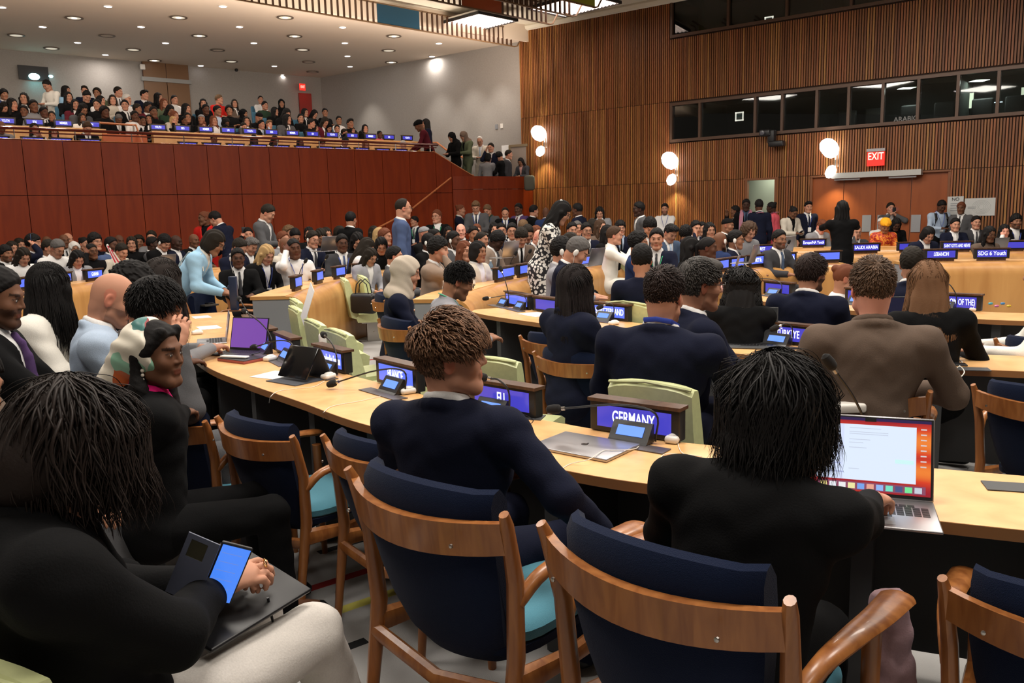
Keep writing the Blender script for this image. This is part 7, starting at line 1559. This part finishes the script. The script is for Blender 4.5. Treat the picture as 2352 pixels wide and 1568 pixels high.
for px, py, d_, a_, lb, sc_c in ((1790, 560, 12.0, 160, 'open laptop in front of the big curly haired woman', (.1, .08, .3)), (1706, 583, 10.0, 120, 'dark laptop with a small logo beside the headset man', (.01, .01, .03)), (2277, 583, 12.35, 172, 'silver laptop lid above the SDG 6 Youth display', (.1, .1, .2)), (372, 600, 13.4, 115, 'silver brown laptop in front of the headset man at left', (.1, .1, .2)), (745, 560, 12.3, 130, 'open laptop lid shining pale in the middle rows', (.3, .3, .3)), (1155, 573, 11.0, 130, 'dark laptop in front of the beige suit man', (.05, .05, .1)), (1662, 612, 9.0, 110, 'black tablet propped up before the pink dressed woman', (.02, .02, .02)), (1350, 590, 10.3, 130, 'open laptop near the white jacket man', (.1, .1, .2))):
    P = atd(px, py, d_); laptop((P[0], P[1], max(P[2] - .11, .868)), a_, 105, lb, scr=emis('scr_%d' % px, sc_c, 1))
# tablet in a folding stand case
P = at(688, 872, TZ); o = empty('tablet', (P[0], P[1], TZ), -math.radians(38), 'black tablet in a folding stand case on the near table', 'tablet')
R = rot('X', -math.radians(32)); c = np.array([0, .0, .10]); MB().rbox(tuple(c), (.25, .010, .19), .004, R, n=2).build('screen_slab', mat('black_glass', (.006, .006, .007), rough=.12), o)
m = MB(); m.add([(-.125, .055, .18), (.125, .055, .18), (.125, .13, .003), (-.125, .13, .003), (-.125, .060, .18), (.125, .060, .18), (.125, .138, .003), (-.125, .138, .003)], [(0, 1, 2, 3), (7, 6, 5, 4), (0, 4, 5, 1), (1, 5, 6, 2), (2, 6, 7, 3), (3, 7, 4, 0)]); m.box((0, -.03, .003), (.26, .20, .004)); m.build('stand_cover', mat('cover_grey', (.05, .055, .07), rough=.8), o, smooth=False)
# phone in a flip case with clear window, held by the foreground figure; black folder on the lap
pc = at(1, 1, 1); hp_ = wpos(HEROES['P3'][0], HEROES['P3'][1]['hand'][1][0]); 
c0 = at(520, 1315, .835)
o = empty('phone', c0, 0, 'phone with a blue lit screen in an open grey flip case', 'phone')
RX = unit(at(575, 1292, .83) - at(505, 1275, .86)); RY = unit(at(505, 1275, .88) - at(455, 1355, .80)); RY = unit(RY - RX * (RX @ RY)); RN_ = np.cross(RX, RY); RP = np.stack([RX, RY, RN_], 1)
MB().rbox((0, 0, 0), (.072, .15, .009), .004, RP).build('case', M_BLK, o); s_ = MB().box(tuple(RN_ * .0055), (.064, .138, .001), RP).build('screen', emis('phone_blue', (.06, .22, .85), 1.1), o)
for k in range(5): MB().box(tuple(RN_ * .0063 + RY * (.05 - .022 * k) - RX * .005), (.046, .002, .0004), RP).build('screen_line', emis('phone_line', (.15, .3, .9), .8), s_)
R2 = RP @ rot('Y', -.35); cc = -RX * .076 + RN_ * .014; m = MB(); w_, h_ = .076, .152
for x0, x1, y0, y1 in ((-.038, .038, -.076, .022), (-.038, -.026, .022, .076), (.014, .038, .022, .076), (-.026, .014, .064, .076)): m.box(tuple(cc + R2 @ np.array([(x0 + x1) / 2, (y0 + y1) / 2, 0])), (x1 - x0, y1 - y0, .004), R2)
m.build('flip_cover', mat('flip_grey', (.10, .11, .16), rough=.55), o, smooth=False); MB().box(tuple(cc + R2 @ np.array([-.006, .043, 0])), (.04, .042, .002), R2).build('clear_window', mat('clear_window', (.12, .11, .07), rough=.1, trans=.6), o, smooth=False)
fo = [at(470, 1462, .70), at(425, 1375, .74), at(560, 1316, .74), at(664, 1346, .71)]; cen = sum(fo) / 4; ux = unit(fo[3] - fo[0]); uy = unit(fo[1] - fo[0] - ux * (ux @ (fo[1] - fo[0]))); RF = np.stack([ux, uy, np.cross(ux, uy)], 1)
o = MB().rbox((0, 0, 0), (.32, .225, .012), .005).build('folder', M_BLK); pose_m(o, cen, RF); tag(o, 'black folder lying on the lap of the bowed person at bottom left', 'folder')
o = MB().tube([at(615, 1372, .72), at(625, 1420, .66), at(640, 1500, .58), at(662, 1575, .5)], .0035, 6).build('cord', M_BLK); tag(o, 'thin black cord hanging from the black folder', 'cord')
# green seat of the foreground figure
rr, KK = HEROES['P3']; place_chair(rr.location.x + .02, rr.location.y + .03, 26, 'pale green seat of the bowed person at bottom left', 'pale green seats on steel pedestals', 'g')
# pale blue phone at the left edge
P = atd(28, 945, 2.0); o = empty('phone', P, -.5, 'pale blue phone held at the left frame edge', 'phone'); MB().rbox((0, 0, 0), (.075, .15, .009), .004, rot('Z', -.9) @ rot('X', .5)).build('case', mat('case_blue', (.12, .28, .50), rough=.3), o); MB().lathe([(.006, 0), (.005, .004), (0, .0045)], (.012, .055, .03), 10).build('camera_lens', M_BLK, o)
# papers
for px, py, w_, h_, a_, lb in ((640, 862, .26, .2, 30, 'white sheet under the tablet on the near table'), (1232, 722, .30, .21, 60, 'white sheet of paper on the second table'), (463, 728, .2, .15, 60, 'upper white sheet near the far end of the near table'), (480, 752, .24, .17, 60, 'lower white sheet near the far end of the near table'), (1105, 942, .16, .12, 40, 'white sheet behind the young man\'s shoulder'), (1100, 672, .3, .2, 70, 'white papers beside the water bottles')):
    P = at(px, py, TZ + .001); o = MB().box((0, 0, .0008), (w_, h_, .0014)).build('paper_sheet', M_PAPER, smooth=False); o.location = tuple(P); o.rotation_euler = (0, 0, -math.radians(a_)); tag(o, lb, 'paper')
P = at(555, 828, TZ); o = empty('notebook', (P[0], P[1], TZ), -math.radians(35), 'red edged notebook with black cover beside the purple laptop', 'notebook'); MB().rbox((0, 0, .010), (.27, .17, .018), .003).build('pages', mat('red_edge', (.35, .08, .06)), o); MB().box((0, 0, .0205), (.27, .17, .002)).build('cover', M_BLK, o, smooth=False)
o = MB().rbox((0, 0, 0), (.20, .045, .014), .006).build('power_bank', M_WHITE); o.location = (P[0] - .04, P[1] - .01, TZ + .029); o.rotation_euler = (0, 0, -math.radians(20)); tag(o, 'long white power bank on top of the red edged notebook', 'charger')
for px, py, lb in ((470, 702, 'flat dark notebook at the far end of the near table'),): P = at(px, py, TZ); o = MB().rbox((0, 0, .01), (.26, .17, .018), .003).build('notebook', mat('brown_cover', (.06, .05, .04))); o.location = tuple(P); o.rotation_euler = (0, 0, -.6); tag(o, lb, 'notebook')
P = at(475, 697, TZ + .02); o = MB().rbox((0, 0, .006), (.15, .07, .01), .004).build('phone', M_BLK); o.location = tuple(P); o.rotation_euler = (0, 0, -.6); tag(o, 'black phone lying on the flat dark notebook', 'phone')
# white interpretation receivers with cables
def receiver(px, py, a, lb, z=TZ, s=1.):
    P = at(px, py, z + .02); o = empty('earpiece_receiver', (P[0], P[1], z), -math.radians(a), lb, 'earpiece', None, s)
    MB().rbox((0, 0, .016), (.055, .085, .030), .013).build('body', M_WHITE, o); MB().ball((0, .005, .030), (.022, .030, .010), 12).build('ear_pad', M_WHITE, o)
    return P
def cable(pts, lb, r=.0016, m_=None):
    o = MB().tube(smooth_curve(pts, 6), r, 6).build('cable', m_ or mat('cable_white', (.8, .76, .68), rough=.5)); tag(o, lb, 'cable')
t_ = TZ + .003
def tp(*q): return [at(x, y, t_) if len(r_) == 0 else at(x, y, r_[0]) for x, y, *r_ in q]
receiver(1548, 1003, 30, 'white earpiece receiver right of the GERMANY display'); receiver(936, 895, 60, 'white earpiece receiver in front of the FRANCE display'); receiver(754, 862, 30, 'white earpiece receiver behind the tablet stand'); receiver(620, 821, 30, 'white earpiece receiver beside the purple laptop'); receiver(453, 762, 60, 'white earpiece receiver at the far end of the near table')
receiver(1128, 958, 10, 'left white plug adapter behind the young man'); receiver(1165, 960, 40, 'right white plug adapter behind the young man')
receiver(1410, 740, 60, 'white earpiece receiver at the SWITZERLAND display'); receiver(1183, 688, 60, 'white earpiece receiver beside the white sheet'); receiver(1858, 792, 20, 'white earpiece receiver left of the brown blazer man'); receiver(2150, 810, 10, 'white earpiece receiver right of the brown blazer man'); receiver(2235, 708, 30, 'white earpiece receiver under the KINGDOM OF THE display')
cable(tp((1500, 995, TZ + .02), (1485, 1003), (1470, 1022), (1455, 1031, TZ + .017), (1410, 1034, TZ + .017), (1385, 1035, TZ + .017), (1352, 1055, TZ + .02), (1310, 1065), (1282, 1080), (1270, 1068, TZ + .01), (1252, 1062), (1234, 1074)), 'white cable running over the closed laptop to the table edge')
cable(tp((1555, 1012), (1565, 1038), (1590, 1050), (1585, 1068), (1545, 1072), (1520, 1055), (1530, 1042), (1580, 1044), (1612, 1048)), 'tangled thin white earpiece cable on the near table')
cable(tp((915, 900), (880, 908), (830, 920), (765, 932), (745, 945)) + [at(742, 950, TZ - .02), at(742, 985, TZ - .25), at(735, 1030, TZ - .4), at(750, 1075, TZ - .42), at(757, 1050, TZ - .35)], 'white earpiece cable running from the FRANCE display over the table edge')
cable(tp((745, 875), (720, 888), (680, 892), (640, 898), (622, 910)) + [at(618, 925, TZ - .05)], 'white cable curling in front of the tablet')
cable(tp((1100, 960, TZ + .04), (1140, 936, TZ + .05), (1185, 945, TZ + .03), (1225, 965), (1190, 985), (1175, 960, TZ + .03)), 'dark thin cable looped over the white plug adapters', m_=M_BLK)
cable(tp((2165, 830), (2185, 822), (2210, 832), (2190, 850), (2165, 858), (2160, 842), (2195, 836), (2215, 855), (2185, 875, TZ), (2150, 850)), 'coiled thick white charging cable on the second table', r=.0028)
cable([at(1598, 1240, .45), at(1585, 1270, .35), at(1592, 1300, .2)], 'white cable hanging under the near table')
P = at(2185, 838, TZ); o = MB().rbox((0, 0, .005), (.15, .075, .009), .004).build('phone', M_BLK); o.location = tuple(P); o.rotation_euler = (0, 0, -.3); tag(o, 'black phone beside the coiled white cable', 'phone')
for px, py, lb in ((2232, 848, 'flat black socket plate on the second table, right of the coiled cable'), (2185, 817, 'flat black socket plate on the second table near the receiver'), (2330, 1120, 'flat dark control plate on the near table at the right edge'), (1205, 958, 'flat dark socket plate behind the plug adapters')):
    P = at(px, py, TZ); o = MB().box((0, 0, .002), (.17, .09, .004)).build('socket_plate', M_DGREY, smooth=False); o.location = tuple(P); o.rotation_euler = (0, 0, -.3); tag(o, lb, 'socket plate')
# water bottles, black handbag, coat
for k, (px, py) in enumerate(((1116, 655), (1128, 642))):
    P = at(px, py, TZ); o = empty('water_bottle', (P[0], P[1], TZ), 0, ['nearer', 'farther'][k] + ' of two clear blue plastic water bottles on the second table', 'bottle', 'water bottles on the second table')
    MB().lathe([(.030, 0), (.034, .01), (.034, .13), (.030, .15), (.034, .17), (.030, .20), (.013, .235), (.013, .25)], (0, 0, 0), 16).build('body', mat('bottle_blue', (.45, .65, .85), rough=.08, trans=.75), o); MB().lathe([(.015, .248), (.015, .268), (0, .268)], (0, 0, 0), 14).build('cap', M_WHITE, o); MB().lathe([(.0345, .06), (.0345, .12)], (0, 0, 0), 16).build('label_band', mat('label_pale', (.6, .65, .7)), o)
P = at(1316, 603, .9); o = empty('water_bottle', (*atd(1316, 608, 10.4)[:2], .86), 0, 'clear plastic water bottle on the desk behind the headset men', 'bottle'); MB().lathe([(.030, 0), (.034, .01), (.034, .13), (.030, .15), (.034, .17), (.030, .20), (.013, .235), (.013, .25)], (0, 0, 0), 16).build('body', mat('bottle_clear', (.85, .9, .9), rough=.08, trans=.75), o); MB().lathe([(.015, .248), (.015, .268), (0, .268)], (0, 0, 0), 14).build('cap', M_WHITE, o)
hb = atd(836, 692, 9.95); o = empty('handbag', (hb[0], hb[1], .475), -math.radians(20), 'black leather handbag with two looped straps on the pale green seat', 'bag')
MB().rbox((0, 0, .13), (.34, .13, .25), .05).build('body', mat('bag_leather', (.010, .010, .011), rough=.4), o)
for sy in (-.04, .04): MB().tube([(-.09, sy, .24), (-.07, sy, .36), (0, sy * 1.2, .42), (.07, sy, .36), (.09, sy, .24)], .007, 6).build('strap', mat('bag_leather'), o)
cw = atd(215, 845, 3.6); o = empty('coat', (cw[0], cw[1], .55), -.6, 'black padded coat heaped on a chair behind the headscarf woman', 'coat')
V, Q = sdf_mesh([e_((0, 0, .12), (.24, .16, .22)), e_((.08, .02, -.08), (.20, .15, .2)), e_((-.1, 0, -.05), (.16, .14, .22))], .014, disp=wrinkle(.012, 28, 2)); link('coat_body', np_mesh('coat_body', V, Q, M_CLOTH), parent=o, color=(.012, .012, .013))
o = MB().rbox((0, 0, 0), (.22, .004, .30), .002).build('paper_sheet', M_PAPER); o.location = tuple(atd(706, 698, 6.6)); o.rotation_euler = (-.3, .25, -math.radians(70)); tag(o, 'white sheet leaning over the back of the farthest pale green seat', 'paper')
P = atd(741, 780, 5.3); o = MB().rbox((0, 0, 0), (.035, .05, .085), .016).build('earpiece_receiver', M_WHITE); o.location = tuple(P); o.rotation_euler = (0, 0, -1); tag(o, 'white headset hung on the side of the nearest pale green seat of the row', 'earpiece')
# small striped flag, speaker column, pink garment, scarf on chair arm
P = atd(246, 572, 12.2); o = empty('flag', P, 0, 'small red and white striped flag on a stick in front of the beige jacket person', 'flag'); MB().tube([(.14, 0, -.38), (0, 0, .05)], .004, 5).build('stick', M_WHITE, o)
m = MB(); 
for k in range(4): m.add([(-.0 + .05 * k * .5, 0, .05 - .03 * k), (.025 + .025 * k, 0, .05 - .03 * k), (.025 + .025 * k + .09, .01, -.20), (.025 * k + .085, .01, -.20)], [(0, 1, 2, 3)], k % 2)
m.build('cloth', [mat('flag_red', (.6, .03, .08)), M_WHITE], o, smooth=False)
P = at(540, 712, TZ); o = MB().rbox((0, 0, .17), (.075, .06, .34), .01).build('column_speaker', mat('navy_plastic', (.015, .025, .06), rough=.35)); o.location = tuple(P); tag(o, 'upright dark blue column unit at the far end of the near table', 'speaker')
c1_ = at(2028, 1375, .62); V, Q = sdf_mesh([c_((0, 0, 0), (.02, -.02, -.5), .03, .055), c_((.04, 0, 0), (.09, 0, -.5), .025, .05)], .01, disp=wrinkle(.006, 40, 4)); o = link('garment', np_mesh('garment', V, Q, M_CLOTH), color=(.34, .22, .24)); o.location = tuple(c1_); tag(o, 'mauve knitted garment hanging beside the typing woman\'s chair', 'garment')
# extra gooseneck behind the typing woman's laptop
q_, a_ = table_pt(CA, WA, 1922, TZ + .1, .9); mic((q_[0], q_[1], TZ), a_, 'upright microphone behind the typing woman\'s laptop', tip=(-.03, -.02, .36), console=False); P = at(1950, 945, TZ); o = MB().rbox((0, 0, .02), (.13, .07, .04), .012).build('tissue_pack', M_WHITE); o.location = tuple(P); tag(o, 'white pack lying behind the open silver laptop', 'pack')
mic(tuple(at(2150, 790, TZ)), -70, 'long gooseneck microphone reaching right behind the grey laptop', tip=(-.05, .42, .20), console=False)
for k, (dx_, c__) in enumerate(((0, (.1, .5, .6)), (.07, (.7, .2, .4)), (.12, (.1, .3, .6)), (.06, (.8, .5, .05)))):
    P = at(2275 + 14 * k, 700 + (k % 2) * 6, TZ); o = MB().ball((0, 0, .012), (.022, .012, .012), 8).build('sweet', M_GLOSS, color=c__); o.location = tuple(P); tag(o, ['teal', 'pink', 'blue', 'orange'][k] + ' wrapped sweet scattered on the third table', 'sweet')
